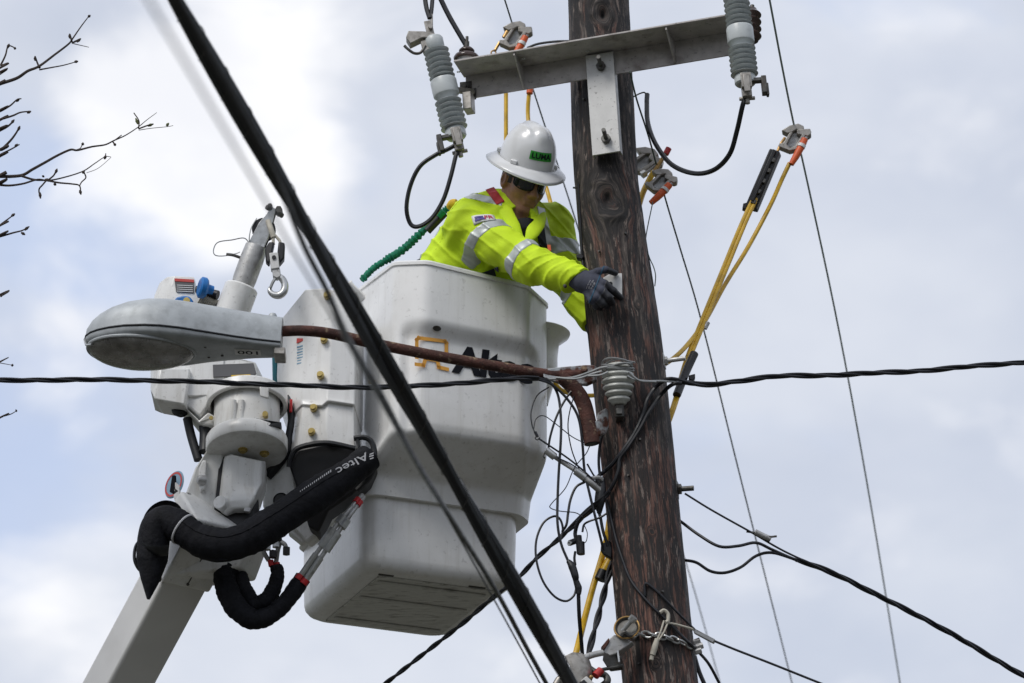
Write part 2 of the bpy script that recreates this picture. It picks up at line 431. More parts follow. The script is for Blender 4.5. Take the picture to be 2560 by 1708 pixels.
mat('yellow_jacket', (0.66, 0.40, 0.018), 0.38, var=0.18, vscale=20, dirt=(0.26, 0.15, 0.02), dscale=18, damt=0.5, dlo=0.5, dhi=0.75)
mat('orange_boot', (0.72, 0.115, 0.025), 0.45, var=0.15, vscale=30)
mat('red_boot', (0.42, 0.02, 0.02), 0.45, var=0.15, vscale=30)
mat('clamp_alloy', (0.36, 0.34, 0.31), 0.42, 0.55, var=0.18, vscale=40, dirt=(0.11, 0.10, 0.08), dscale=36, damt=0.7, dlo=0.5, dhi=0.7)
mat('brass', (0.42, 0.26, 0.10), 0.4, 0.7, var=0.2, vscale=40)
mat('yellow_zinc', (0.50, 0.38, 0.13), 0.4, 0.5, var=0.15, vscale=60)
mat('blue_plastic', (0.008, 0.15, 0.46), 0.4, var=0.12, vscale=20)
mat('teal_paint', (0.0, 0.13, 0.17), 0.4, var=0.1)
mat('red_strap', (0.42, 0.022, 0.03), 0.7, var=0.2, vscale=40, bump=0.2, bscale=300)
mat('red_band', (0.5, 0.015, 0.02), 0.5)
mat('green_web', (0.0, 0.17, 0.095), 0.75, var=0.35, vscale=60, bump=0.4, bscale=200)
mat('yellow_web', (0.70, 0.45, 0.02), 0.7, var=0.2, vscale=40)
mat('decal_white', (0.74, 0.74, 0.73), 0.45, var=0.04)
mat('decal_red', (0.55, 0.06, 0.05), 0.45)
mat('decal_grey', (0.10, 0.10, 0.105), 0.5)
mat('decal_blue', (0.22, 0.36, 0.48), 0.5)
mat('logo_amber', (0.72, 0.34, 0.035), 0.4, var=0.05)
mat('logo_black', (0.008, 0.009, 0.014), 0.65, spec=0.15)
mat('logo_green', (0.03, 0.30, 0.035), 0.4)
mat('thread_white', (0.55, 0.55, 0.57), 0.6)
mat('patch_purple', (0.07, 0.05, 0.26), 0.6)
mat('patch_red', (0.46, 0.015, 0.07), 0.6)
mat('cord_cream', (0.48, 0.45, 0.38), 0.7, var=0.15, vscale=40)
mat('twig_bark', (0.045, 0.032, 0.026), 0.85, var=0.4, vscale=40, bump=0.5, bscale=120)
mat('twig_bud', (0.10, 0.12, 0.04), 0.7, var=0.3, vscale=40)
mat('asphalt', (0.05, 0.05, 0.052), 0.9, var=0.2, vscale=3)
mat('light_blocking_slope', (0.045, 0.055, 0.032), 0.95, var=0.5, vscale=0.12, bump=1.0, bscale=0.3)  # dark cover of the unseen ring added to cut horizon light
mat('grass', (0.068, 0.066, 0.052), 0.9, var=0.4, vscale=2)
mat('tar_black', (0.012, 0.013, 0.018), 0.3, var=0.3)

# ------------------------------------------------------------------ the ground below (out of the frame, throws light up)
g = MB(); n = 24
g.grid(lambda a, b: Vector(((a - 0.5) * 3000, (b - 0.5) * 3000, 0)), 9, 9, smooth=False)
tag(g.obj('ground', 'grass'), 'dry gravelly verge around the foot of the pole', 'ground', kind='structure')
g = MB(); g.grid(lambda a, b: Vector(((a - 0.5) * 400, -2 + (b - 0.5) * 9, 0.004)), 9, 3, smooth=False)
tag(g.obj('road', 'asphalt'), 'asphalt road running past below the pole', 'road', kind='structure')

# added hills all round the place, unseen, to block light from the low sky
g = MB(); NH = 120
def blocking_hill(a, b):
    t = a * 2 * math.pi; hgt = 27 + 4 * math.sin(3 * t + 1) + 2.5 * math.sin(7 * t + 0.4) + 1.5 * math.sin(17 * t)
    return Vector((math.cos(t) * (60 + 70 * b), math.sin(t) * (60 + 70 * b), -0.5 + hgt * math.sin(min(1, b * 1.5) * math.pi / 2) ** 0.8 * (1 - 0.25 * b)))
g.grid(blocking_hill, NH, 14, True); tag(g.obj('light_blocking_hills', 'light_blocking_slope', sharp=80), 'unseen added hills around the place', 'light_blocking_hills', kind='structure')

# ------------------------------------------------------------------ wooden pole
from mathutils import noise as mnoise
PT = [(-260, 1480, 146), (0, 1496, 151), (240, 1506.5, 156), (450, 1516, 160), (640, 1537, 170), (820, 1560, 182), (1060, 1585, 184), (1280, 1607, 185), (1500, 1629, 187), (1708, 1651, 189), (2000, 1678, 191)]
pz = []; pxx = []; prr = []
for py_, cx_, w_ in PT:
    p = W(cx_, py_, 0); k = (p - CAM).dot(FW) / FPX
    pz.append(p.z); pxx.append(p.x); prr.append(w_ / 2 * k)
o_ = np.argsort(pz); pz = np.array(pz)[o_]; pxx = np.array(pxx)[o_]; prr = np.array(prr)[o_]
sl_ = (pxx[1] - pxx[0]) / (pz[1] - pz[0])
pz = np.concatenate([[-0.3], pz, [pz[-1] + 1.6]]); pxx = np.concatenate([[pxx[0] - sl_ * (pz[1] + 0.3)], pxx, [pxx[-1] - 0.03]]); prr = np.concatenate([[prr[0] + 0.035], prr, [prr[-1] * 0.94]])
def pole_x(z): return float(np.interp(z, pz, pxx))
def pole_r(z): return float(np.interp(z, pz, prr))
def S(px, py, off=0.0):
    """point on the pole's front skin seen at a pixel, off metres proud of it"""
    p = W(px, py, 0)
    for _ in range(6):
        r = pole_r(p.z) + off; dx = max(-r, min(r, p.x - pole_x(p.z)))
        p = W(px, py, -math.sqrt(max(r * r - dx * dx, 0)))
    return p
KN = []
for kx, ky, kr in ((1518, 498, 0.060), (1508, 34, 0.038), (1630, 1330, 0.016), (1558, 1010, 0.02), (1668, 1545, 0.02), (1595, 760, 0.014), (1640, 1660, 0.022), (1480, 300, 0.015)):
    p = S(kx, ky); KN.append((p.x - pole_x(p.z), p.z, kr))
def grain(x, z):
    g = x + 0.004 * mnoise.noise((x * 14, 0.7, z * 5)) + 0.0025 * mnoise.noise((x * 40, 2.7, z * 16))
    for kx, kz, kr in KN:
        dx = x - kx + 0.35 * kr * mnoise.noise((x * 22, z * 17, kx * 50)); dz = (z - kz) * 0.72 + 0.45 * kr * mnoise.noise((x * 20 + 9, z * 15, kz)); r2 = dx * dx + dz * dz
        if r2 > (kr * 5) ** 2: continue
        r = math.sqrt(r2) + 1e-9
        if r > kr: g -= dx * kr * kr / r2 * max(0, 1 - r / (kr * 5))
        else: g = kx + (kr - r) * 1.4
    return g
def make_pole():
    NA = 150
    zt = pz[-1]; zl = W(1650, 1760, 0).z
    zs = list(np.arange(-0.3, zl, 0.25)) + list(np.arange(zl, zt - 0.6, 0.0068)) + list(np.arange(zt - 0.6, zt, 0.1)) + [zt]
    vs = []; fs = []; uv = []
    for z in zs:
        cx = pole_x(z); r0 = pole_r(z)
        for k in range(NA):
            th = 2 * math.pi * k / NA - math.pi            # 0 faces the camera
            x = th * r0
            xs = math.sin(th) * r0 if abs(th) < 1.57 else x
            gx = grain(xs, z) if abs(th) < 1.57 else xs
            d = 0.0030 * mnoise.noise((gx * 42, 1.3, z * 2.2)) + 0.0022 * mnoise.noise((gx * 120, 7.3, z * 5.0)) + 0.004 * mnoise.noise((gx * 9, 3.1, z * 1.1))
            c = mnoise.noise((gx * 75, 11.0, z * 1.7))
            if c > 0.25: d -= 0.012 * (c - 0.25)             # drying checks
            kd = 0.0
            for kx, kz, kr in KN[:2]:
                rr = math.hypot(xs - kx, (z - kz) * 0.72)
                if abs(th) < 1.57: kd = max(kd, math.exp(-(rr / (0.75 * kr)) ** 2), 0.8 * math.exp(-((rr - 1.15 * kr) / (0.22 * kr)) ** 2) * (xs > kx - 0.3 * kr))
                if rr < kr * 1.8 and abs(th) < 1.57:
                    d += 0.010 * math.exp(-((rr - kr) / (0.35 * kr)) ** 2) * (0.6 + 0.8 * mnoise.noise((xs * 30, z * 24, 4))) - 0.026 * math.exp(-(rr / (0.40 * kr)) ** 2)
            r = r0 + d
            vs.append((cx + math.sin(th) * r, Y0 - math.cos(th) * r, z)); uv.append((gx, z, kd))
    m = len(zs)
    for i in range(m - 1):
        for k in range(NA):
            k2 = (k + 1) % NA
            fs.append((i * NA + k, i * NA + k2, (i + 1) * NA + k2, (i + 1) * NA + k))
    fs.append(tuple((m - 1) * NA + k for k in range(NA)))
    me = bpy.data.meshes.new('shaft'); o0 = Vector((pole_x(0), Y0, 0))
    me.from_pydata([Vector(v) - o0 for v in vs], [], fs); me.polygons.foreach_set('use_smooth', [True] * len(me.polygons))
    at = me.attributes.new('grain', 'FLOAT_VECTOR', 'POINT'); at.data.foreach_set('vector', np.array(uv, np.float32).ravel())
    me.update(); return me, o0
# wood: grain runs along the attribute
def wood_mat():
    m = bpy.data.materials.new('old_creosoted_wood'); m.use_nodes = True; t = m.node_tree; n = t.nodes; l = t.links; p = n['Principled BSDF']
    a = n.new('ShaderNodeAttribute'); a.attribute_name = 'grain'
    def noise(sx, sz, d, rough=0.6, off=0.0):
        mp = n.new('ShaderNodeMapping'); mp.inputs['Scale'].default_value = (sx, sz, 0.0); mp.inputs['Location'].default_value = (off, off * 0.7, off)
        l.new(a.outputs['Vector'], mp.inputs['Vector'])
        k = n.new('ShaderNodeTexNoise'); k.inputs['Scale'].default_value = 1.0; k.inputs['Detail'].default_value = d; k.inputs['Roughness'].default_value = rough
        l.new(mp.outputs[0], k.inputs['Vector']); return k.outputs['Fac']
    def ramp(v, stops):
        k = n.new('ShaderNodeValToRGB'); l.new(v, k.inputs[0]); e = k.color_ramp.elements
        while len(e) < len(stops): e.new(0.5)
        for q, (ps, c) in zip(e, stops): q.position = ps; q.color = (*c, 1)
        return k.outputs[0]
    def mix(f, x, y, mode='MIX'):
        k = n.new('ShaderNodeMix'); k.data_type = 'RGBA'; k.blend_type = mode
        if isinstance(f, float): k.inputs[0].default_value = f
        else: l.new(f, k.inputs[0])
        for i, v in ((6, x), (7, y)):
            if isinstance(v, tuple): k.inputs[i].default_value = (*v, 1)
            else: l.new(v, k.inputs[i])
        return k.outputs[2]
    def rng(v, x, y, c=0.0, d=1.0):
        k = n.new('ShaderNodeMapRange'); l.new(v, k.inputs[0])
        for i, q in zip((1, 2, 3, 4), (x, y, c, d)): k.inputs[i].default_value = q
        return k.outputs[0]
    fine = noise(125, 8.5, 6, 0.74)
    mid = noise(60, 5.0, 6, 0.70, 3.7)
    big = noise(26, 3.2, 5, 0.66, 9.1)
    grey = ramp(fine, [(0.30, (0.008, 0.007, 0.007)), (0.44, (0.040, 0.032, 0.028)), (0.55, (0.088, 0.071, 0.062)), (0.70, (0.20, 0.168, 0.147))])
    red = ramp(fine, [(0.30, (0.008, 0.006, 0.006)), (0.44, (0.046, 0.023, 0.018)), (0.55, (0.16, 0.075, 0.055)), (0.70, (0.30, 0.165, 0.125))])
    geo = n.new('ShaderNodeSeparateXYZ'); l.new(a.outputs['Vector'], geo.inputs[0])
    low = rng(geo.outputs[1], W(1500, 700, 0).z + 0.5, W(1600, 1300, 0).z, -0.05, 0.09)   # lower down the red heartwood shows more
    ad = n.new('ShaderNodeMath'); ad.operation = 'ADD'; l.new(big, ad.inputs[0]); l.new(low, ad.inputs[1])
    c = mix(rng(ad.outputs[0], 0.47, 0.57), grey, red)
    c = mix(rng(mid, 0.535, 0.475, 0.0, 0.93), c, (0.011, 0.009, 0.009))
    c = mix(rng(noise(20, 4.5, 6, 0.75, 5.5), 0.535, 0.59, 0.0, 0.9), c, (0.008, 0.008, 0.010))
    c = mix(rng(noise(75, 9.0, 6, 0.7, 15.5), 0.575, 0.62, 0.0, 0.7), c, (0.27, 0.215, 0.185))
    kn = n.new('ShaderNodeMath'); kn.operation = 'MULTIPLY'; l.new(geo.outputs[2], kn.inputs[0]); l.new(rng(fine, 0.30, 0.62, 1.25, 0.45), kn.inputs[1]); kn.use_clamp = True
    c = mix(kn.outputs[0], c, (0.008, 0.007, 0.007))
    l.new(c, p.inputs['Base Color']); p.inputs['Roughness'].default_value = 0.72
    b = n.new('ShaderNodeBump'); b.inputs['Strength'].default_value = 0.85; b.inputs['Distance'].default_value = 0.006
    s = n.new('ShaderNodeMath'); s.operation = 'ADD'; l.new(fine, s.inputs[0]); l.new(mid, s.inputs[1])
    l.new(s.outputs[0], b.inputs['Height']); l.new(b.outputs[0], p.inputs['Normal'])
    MATS['wood'] = m
wood_mat()
pole_me, pole_o = make_pole()
pole = thing('utility_pole', 'weathered dark brown wooden utility pole with knots and drying cracks', 'pole', pole_o)
pole_me.materials.append(MATS['wood']); sh = bpy.data.objects.new('shaft', pole_me); col.objects.link(sh); sh.parent = pole
def bolt(parent, a, d, rad=0.008, ln=0.05, head=0.016, m='dark_steel', name='bolt', washer=True):
    d = Vector(d).normalized(); a = Vector(a)
    b = MB()
    if washer: b.box(a + d * 0.002, (*perp(d), d), (head * 3, head * 3, 0.004))
    b.cyl(a, a + d * head * 0.9, head, n=6); b.cyl(a, a + d * ln, rad, n=10)
    return b.obj(name, m, parent, sharp=30)
# through bolts sticking out of the pole's right flank
p = W(1660, 908, 0.0); bolt(pole, Vector((pole_x(p.z) + pole_r(p.z) * 0.98, p.y - 0.02, p.z)), (0.96, -0.2, 0.06), 0.009, 0.085, 0.017, 'galvanised')
p = W(1700, 1228, 0.0); bolt(pole, Vector((pole_x(p.z) + pole_r(p.z) * 0.97, p.y - 0.02, p.z)), (0.97, -0.2, 0.0), 0.010, 0.065, 0.020, 'dark_steel')
# nails and staples in the wood
for q in ((1440, 470), (1500, 630), (1562, 585), (1600, 1100), (1572, 1190), (1655, 1480), (1600, 1660), (1462, 250)):
    a = S(*q); m_ = MB(); m_.cyl(a, a + Vector((a.x - pole_x(a.z), a.y - Y0, 0)).normalized() * 0.012, 0.004, n=8); m_.obj('nail', 'dark_steel', pole)

# ------------------------------------------------------------------ steel crossarm
AE1 = Vector((math.cos(R(15)), -math.sin(R(15)), 0.055)).normalized()
AE3 = Vector((-0.03, 0.0, 1)); AE3 = (AE3 - AE1 * AE3.dot(AE1)).normalized()
AE2 = AE3.cross(AE1).normalized()                      # away from the camera
wc = W(1502, 194, -0.150)                              # web's lower edge at the pole
AF = (wc, AE1, AE2, AE3)
def at_arm(px):                                        # arm coordinate under a pixel column
    lo_, hi_ = -1.5, 1.5
    for _ in range(40):
        mi_ = (lo_ + hi_) / 2
        if proj(wc + AE1 * mi_)[0] < px: lo_ = mi_
        else: hi_ = mi_
    return lo_
tl, tr = at_arm(1168), at_arm(1868)
arm = thing('steel_crossarm', 'galvanised steel angle crossarm bolted across the top of the pole', 'crossarm', wc)
HW, WF, TH = 0.098, 0.150, 0.008
b = MB(); b.bx(tl, tr, -TH, 0, 0, HW, AF); b.obj('web', 'arm_steel', arm, bevel=0.0015)
b = MB(); b.bx(tl - 0.008, tr + 0.01, -WF, 0.0015, HW + 0.0005, HW + TH, AF); b.obj('flange', 'arm_steel', arm, bevel=0.0015)
for px_ in (1312, 1690):
    t_ = at_arm(px_); m_ = MB()
    m_.prism([(-TH - 0.001, 0.002), (-TH - 0.001, HW), (-WF + 0.006, HW), (-WF + 0.006, HW - 0.012), (-0.026, 0.002)], (wc + AE1 * t_, AE2, AE3, AE1), -0.003, 0.003)
    m_.obj('gusset', 'arm_steel', arm)
pl, pr = at_arm(1472), at_arm(1541)
b = MB(); b.bx(pl, pr, -0.032, -0.024, -0.342, HW - 0.010, AF); b.obj('mounting_plate', 'bright_plate', arm, bevel=0.0015)
b = MB(); b.bx(pl, pl + 0.006, -0.0235, 0.010, -0.340, HW - 0.004, AF); b.obj('side_plate', 'galvanised', arm)
b = MB(); b.bx(pr - 0.006, pr, -0.0235, 0.010, -0.340, HW - 0.004, AF); b.obj('side_plate', 'galvanised', arm)
for hz in (0.028, -0.285):
    bolt(arm, wc + AE1 * ((pl + pr) / 2 + 0.004) + AE2 * -0.0325 + AE3 * hz, (-0.16, -1, 0.1), 0.0085, 0.078, 0.019, 'dark_steel', washer=False)
for px_, hz in ((1168, 0.016), (1158, 0.05)):
    bolt(arm, wc + AE1 * at_arm(px_ + 10) + AE2 * -(TH + 0.0005) + AE3 * hz, -AE2, 0.008, 0.02, 0.016, 'dark_steel')
for px_, w_ in ((1160, 0.06), (1480, 0.05), (1325, 0.08)):   # bolt holes showing sky: painted as bright discs under the flange
    c_ = wc + AE1 * at_arm(px_) + AE2 * -w_ + AE3 * (HW - 0.001)
    m_ = MB(); m_.lathe(c_, -AE3, [(0.003, 0.0006), (0.008, 0.0006), (0.008, 0)], 14); m_.obj('rivet_or_skylit_hole', 'bright_plate', arm)

# ------------------------------------------------------------------ grey ribbed arresters
def arrester(name, label, top, bot, up_hw, low_side):
    top = Vector(top); bot = Vector(bot); A = (top - bot).normalized(); Ln = (top - bot).length
    t = thing(name, label, 'insulator', bot, 'ribbed grey arresters at the crossarm ends')
    u, w = perp(A)
    def body(h0, h1, nsh, rs=0.053, rc=0.023):
        pr = [(rc, h0)]
        st = (h1 - h0) / nsh
        for i in range(nsh):
            y = h0 + st * i
            pr += [(rc, y + st * 0.08), (rc + 0.002, y + st * 0.22), (rs - 0.004, y + st * 0.20), (rs - 0.001, y + st * 0.22), (rs, y + st * 0.29), (rs - 0.002, y + st * 0.36), (rc + 0.006, y + st * 0.56), (rc + 0.001, y + st * 0.66)]
        pr.append((rc, h1)); return pr
    k = Ln / 0.40
    m = MB(); m.lathe(bot, A, body(0.062 * k, 0.178 * k, 6), 32); m.obj('shed_stack', 'grey_polymer', t, sharp=60)
    m = MB(); m.lathe(bot, A, [(0.0, 0.170 * k), (0.030, 0.170 * k), (0.034, 0.178 * k), (0.040, 0.185 * k), (0.0505, 0.190 * k), (0.052, 0.196 * k), (0.052, 0.242 * k), (0.050, 0.247 * k), (0.036, 0.251 * k), (0.030, 0.256 * k), (0.0, 0.256 * k)], 32); m.obj('collar', 'grey_polymer', t, sharp=35)
    m = MB(); m.lathe(bot, A, body(0.254 * k, 0.372 * k, 6, 0.051, 0.023), 32); m.obj('shed_stack', 'grey_polymer', t, sharp=60)
    m = MB(); m.lathe(bot, A, [(0, 0.028 * k), (0.036, 0.028 * k), (0.041, 0.033 * k), (0.041, 0.055 * k), (0.036, 0.064 * k), (0, 0.064 * k)], 28); m.obj('end_cap', 'grey_polymer', t, sharp=35)
    m = MB(); m.lathe(bot, A, [(0, 0.370 * k), (0.033, 0.370 * k), (0.038, 0.377 * k), (0.038, 0.404 * k), (0.033, 0.411 * k), (0, 0.411 * k)], 28); m.obj('end_cap', 'grey_polymer', t, sharp=35)
    s = low_side; X = Vector((1, 0, 0)); Yv = Vector((0, -1, 0))
    X = (X - A * X.dot(A)).normalized(); Yv = A.cross(X)
    if Yv.y > 0: Yv = -Yv
    # lower terminal: clamp jaw, eye bolt and latch plate
    m = MB(); F = (bot, X, Yv, A)
    m.bx(-0.020, 0.020, 0.020, 0.048, 0.000, 0.060, F); m.bx(-0.012, 0.012, 0.046, 0.056, -0.022, 0.05, F)
    m.bx(-0.018, 0.018, -0.012, 0.030, -0.030, 0.030, F); m.cyl(bot - A * 0.05, bot + A * 0.03, 0.010, n=10); m.cyl(bot - A * 0.028 - X * 0.03, bot - A * 0.028 + X * 0.03, 0.008, n=8)
    m.obj('lower_terminal', 'clamp_alloy', t, bevel=0.002)
    m = MB(); m.bx(*sorted((s * 0.015, s * 0.062)), 0.0, 0.028, 0.030, 0.046, F); m.bx(*sorted((s * 0.058, s * 0.078)), -0.004, 0.034, -0.022, 0.050, F)
    m.bx(*sorted((s * 0.074, s * 0.084)), 0.0, 0.030, -0.030, 0.02, F)
    m.obj('latch', 'dark_steel', t, bevel=0.003)
    if up_hw:
        T = bot + A * 0.405 * k; F = (T, X, Yv, A)
        m = MB(); m.prism([(-0.105, 0.02), (-0.09, 0.045), (-0.03, 0.030), (0.01, 0.012), (0.012, -0.012), (-0.04, 0.004), (-0.095, -0.012)], (T, X, A, Yv), -0.022, 0.028); m.obj('hood', 'clamp_alloy', t, bevel=0.003)
        m = MB(); m.tube([T - X * 0.038 - A * 0.03 + Yv * 0.02, T - X * 0.062 - A * 0.055 + Yv * 0.02, T - X * 0.088 - A * 0.052 + Yv * 0.02, T - X * 0.110 - A * 0.026 + Yv * 0.02, T - X * 0.118 - A * 0.012 + Yv * 0.02], 0.006, 8); m.obj('hook', 'dark_steel', t)
        m = MB(); m.bx(-0.052, -0.020, 0.0, 0.02, -0.055, -0.005, F); m.obj('bracket', 'clamp_alloy', t, bevel=0.002)
        m = MB(); m.bx(-0.020, 0.010, -0.008, 0.002, 0.0, 0.085, F); m.cyl(T + A * 0.05 + Yv * 0.001, T + A * 0.05 + Yv * 0.018, 0.010, n=6); m.cyl(T + A * 0.02, T + A * 0.11 + X * 0.018, 0.004, n=8); m.obj('top_terminal', 'clamp_alloy', t, bevel=0.0015)
    # strap and bracket that hold the collar to the arm
    return t, bot + A * 0.215 * k
lt, lc = arrester('arrester', 'tilted ribbed grey arrester with hooked hood at the left end of the crossarm', W(1084, 102, -0.13), W(1146, 364, -0.13), True, -1)
rt, rc_ = arrester('arrester', 'ribbed grey arrester cut by the top edge at the right end of the crossarm', W(1838, -28, -0.53), W(1866, 230, -0.53), False, 1)
m = MB(); e_ = wc + AE1 * (tl + 0.03) + AE2 * -0.02 + AE3 * 0.02
m.tube([lc, lc + (e_ - lc) * 0.5, e_], 0.014, 8); m.box(W(1172, 258, -0.09), (AE1, AE2, AE3), (0.035, 0.06, 0.075)); m.obj('mounting_bracket', 'clamp_alloy', lt, bevel=0.003)
m = MB(); e_ = wc + AE1 * (tr - 0.02) + AE2 * -0.01 + AE3 * 0.05
m.tube([rc_, rc_ + (e_ - rc_) * 0.5, e_], 0.016, 8); m.obj('mounting_bracket', 'clamp_alloy', rt)

# dark glazed spool insulator behind the right arrester
A = Vector((0.03, 0.25, 1)).normalized(); o_ = W(1881, 92, -0.16)
t = thing('glazed_insulator', 'dark brown glazed porcelain insulator behind the right arrester', 'insulator', o_)
pr = [(0.0, -0.02), (0.024, -0.02)]
for i in range(4):
    y = -0.012 + i * 0.036
    pr += [(0.020, y), (0.030, y + 0.006), (0.036, y + 0.014), (0.030, y + 0.023), (0.020, y + 0.028)]
pr += [(0.018, 0.14), (0, 0.14)]
m = MB(); m.lathe(o_, A, pr, 28); m.obj('porcelain_body', 'brown_porcelain', t, sharp=60)
m = MB(); m.cyl(o_ - A * 0.06, o_ + A * 0.16, 0.009, n=10); m.obj('pin', 'dark_steel', t)
# bell insulator on top of the arm, left
o_ = W(1166, 160, -0.06); A = Vector((0.02, -0.03, 1)).normalized()
t = thing('bell_insulator', 'small brown and white bell insulator on the crossarm beside the left arrester', 'insulator', o_)
m = MB(); m.lathe(o_, A, [(0.0, 0.004), (0.036, 0.004), (0.036, 0.03), (0.028, 0.034), (0.028, 0.042)], 28); m.obj('base', 'decal_white', t, sharp=40)
m = MB(); m.lathe(o_, A, [(0.030, 0.020), (0.050, 0.018), (0.052, 0.024), (0.046, 0.036), (0.030, 0.045), (0.026, 0.048), (0.031, 0.052), (0.031, 0.058), (0.022, 0.068), (0.010, 0.074), (0.0, 0.075)], 28); m.obj('porcelain_skirt', 'brown_porcelain', t, sharp=60)
m = MB(); m.cyl(o_ + A * 0.07, o_ + A * 0.095, 0.011, n=6); m.cyl(o_ + A * 0.09, o_ + A * 0.118, 0.006, n=8); m.obj('stud', 'dark_steel', t)
# ------------------------------------------------------------------ solids from outlines
def slab(outline, back, mb=None):
    """outline [(px,py,dy)] as the front of a solid, pushed back along a vector"""
    m = mb or MB(); P = [W(*q) for q in outline]; n = len(P); back = Vector(back)
    m.add(P + [q + back for q in P], [tuple(range(n)), tuple(range(2 * n - 1, n - 1, -1))] + [((i + 1) % n, i, n + i, n + (i + 1) % n) for i in range(n)])
    return m
def shell(rows, back, mb=None, smooth=False):
    """folded front surface rows of (px,py,dy), closed to a solid by pushing it back"""
    m = mb or MB(); back = Vector(back); nr = len(rows); nc = len(rows[0])
    P = [W(*q) for r in rows for q in r]; Q = [p + back for p in P]; n = nr * nc
    fs = []
    for i in range(nr - 1):
        for j in range(nc - 1):
            a = i * nc + j; fs.append((a, a + 1, a + nc + 1, a + nc)); fs.append((n + a + nc, n + a + nc + 1, n + a + 1, n + a))
    for j in range(nc - 1):
        fs.append((j + 1, j, n + j, n + j + 1)); a = (nr - 1) * nc + j; fs.append((a, a + 1, n + a + 1, n + a))
    for i in range(nr - 1):
        a = i * nc; fs.append((a, a + nc, n + a + nc, n + a)); a = i * nc + nc - 1; fs.append((a + nc, a, n + a, n + a + nc))
    return m.add(P + Q, fs, smooth)
def onplane(px, py, p0, nrm):
    d = ray(px, py); return CAM + d * ((Vector(p0) - CAM).dot(nrm) / d.dot(nrm))
BK = Vector((0, 1, 0)); Z = Vector((0, 0, 1))

# ------------------------------------------------------------------ the insulated bucket
BA = R(22.5)
BU = Vector((math.cos(BA), math.sin(BA), 0)); BV = Vector((-math.sin(BA), math.cos(BA), 0))
BO = W(1018, 646, -0.08)
bucket = thing('aerial_bucket', 'white fibreglass bucket with black and amber lettering that carries the worker', 'bucket', BO + BU * 0.25 + BV * 0.45 - Z * 1.19)
def BP(u, v, z): return BO + BU * u + BV * v + Z * z
def oct_ring(u0, u1, v0, v1, cn, cr, cf, cl, rf, ke=9, kc=5):
    """plan outline with four chamfered, softened corners; 0 starts on the left face and runs near corner, front, right, back"""
    pts = [(u0, v1 - cl), (u0, v0 + cn), (u0 + cn, v0), (u1 - cr, v0), (u1, v0 + cr), (u1, v1 - cf), (u1 - cf, v1), (u0 + cl, v1)]
    P = [np.array(p) for p in pts]; o = []; n = len(P)
    for i in range(n):
        a, b, c = P[i - 1], P[i], P[(i + 1) % n]
        la = np.linalg.norm(a - b); lc_ = np.linalg.norm(c - b); r = min(rf, la * 0.45, lc_ * 0.45)
        s = b + (a - b) / la * r; e = b + (c - b) / lc_ * r
        for k in range(kc):
            t = k / (kc - 1); o.append((1 - t) ** 2 * s + 2 * t * (1 - t) * b + t * t * e)
        d = P[(i + 1) % n]; r2 = min(rf, np.linalg.norm(d - b) * 0.45)
        e2 = d + (b - d) / np.linalg.norm(d - b) * r2
        for k in range(1, ke): o.append(e + (e2 - e) * (k / ke))
    return o
# z, u0, u1, v0, v1, near, right, far-right, far-left chamfer, fillet
LV = [(0.0, -0.015, 0.651, 0.0, 1.0, 0.10, 0.148, 0.14, 0.14, 0.025),
      (-0.655, -0.025, 0.652, 0.0, 1.0, 0.09, 0.148, 0.14, 0.14, 0.03),
      (-0.685, -0.030, 0.652, 0.010, 1.0, 0.085, 0.145, 0.14, 0.14, 0.03),
      (-0.800, -0.078, 0.655, 0.232, 1.06, 0.06, 0.085, 0.10, 0.10, 0.035),
      (-0.812, -0.082, 0.655, 0.240, 1.06, 0.06, 0.08, 0.10, 0.10, 0.035),
      (-0.885, -0.086, 0.648, 0.250, 1.06, 0.055, 0.075, 0.10, 0.10, 0.035)]
def lv_at(z, tab):
    zs = [-t[0] for t in tab]; return [float(np.interp(-z, zs, [t[k] for t in tab])) for k in range(1, 10)]
def sstep(a, b, x): t = min(1, max(0, (x - a) / (b - a))); return t * t * (3 - 2 * t)
def rim_dz(u, v): return -0.085 * (u - 0.09) + 0.10 * v
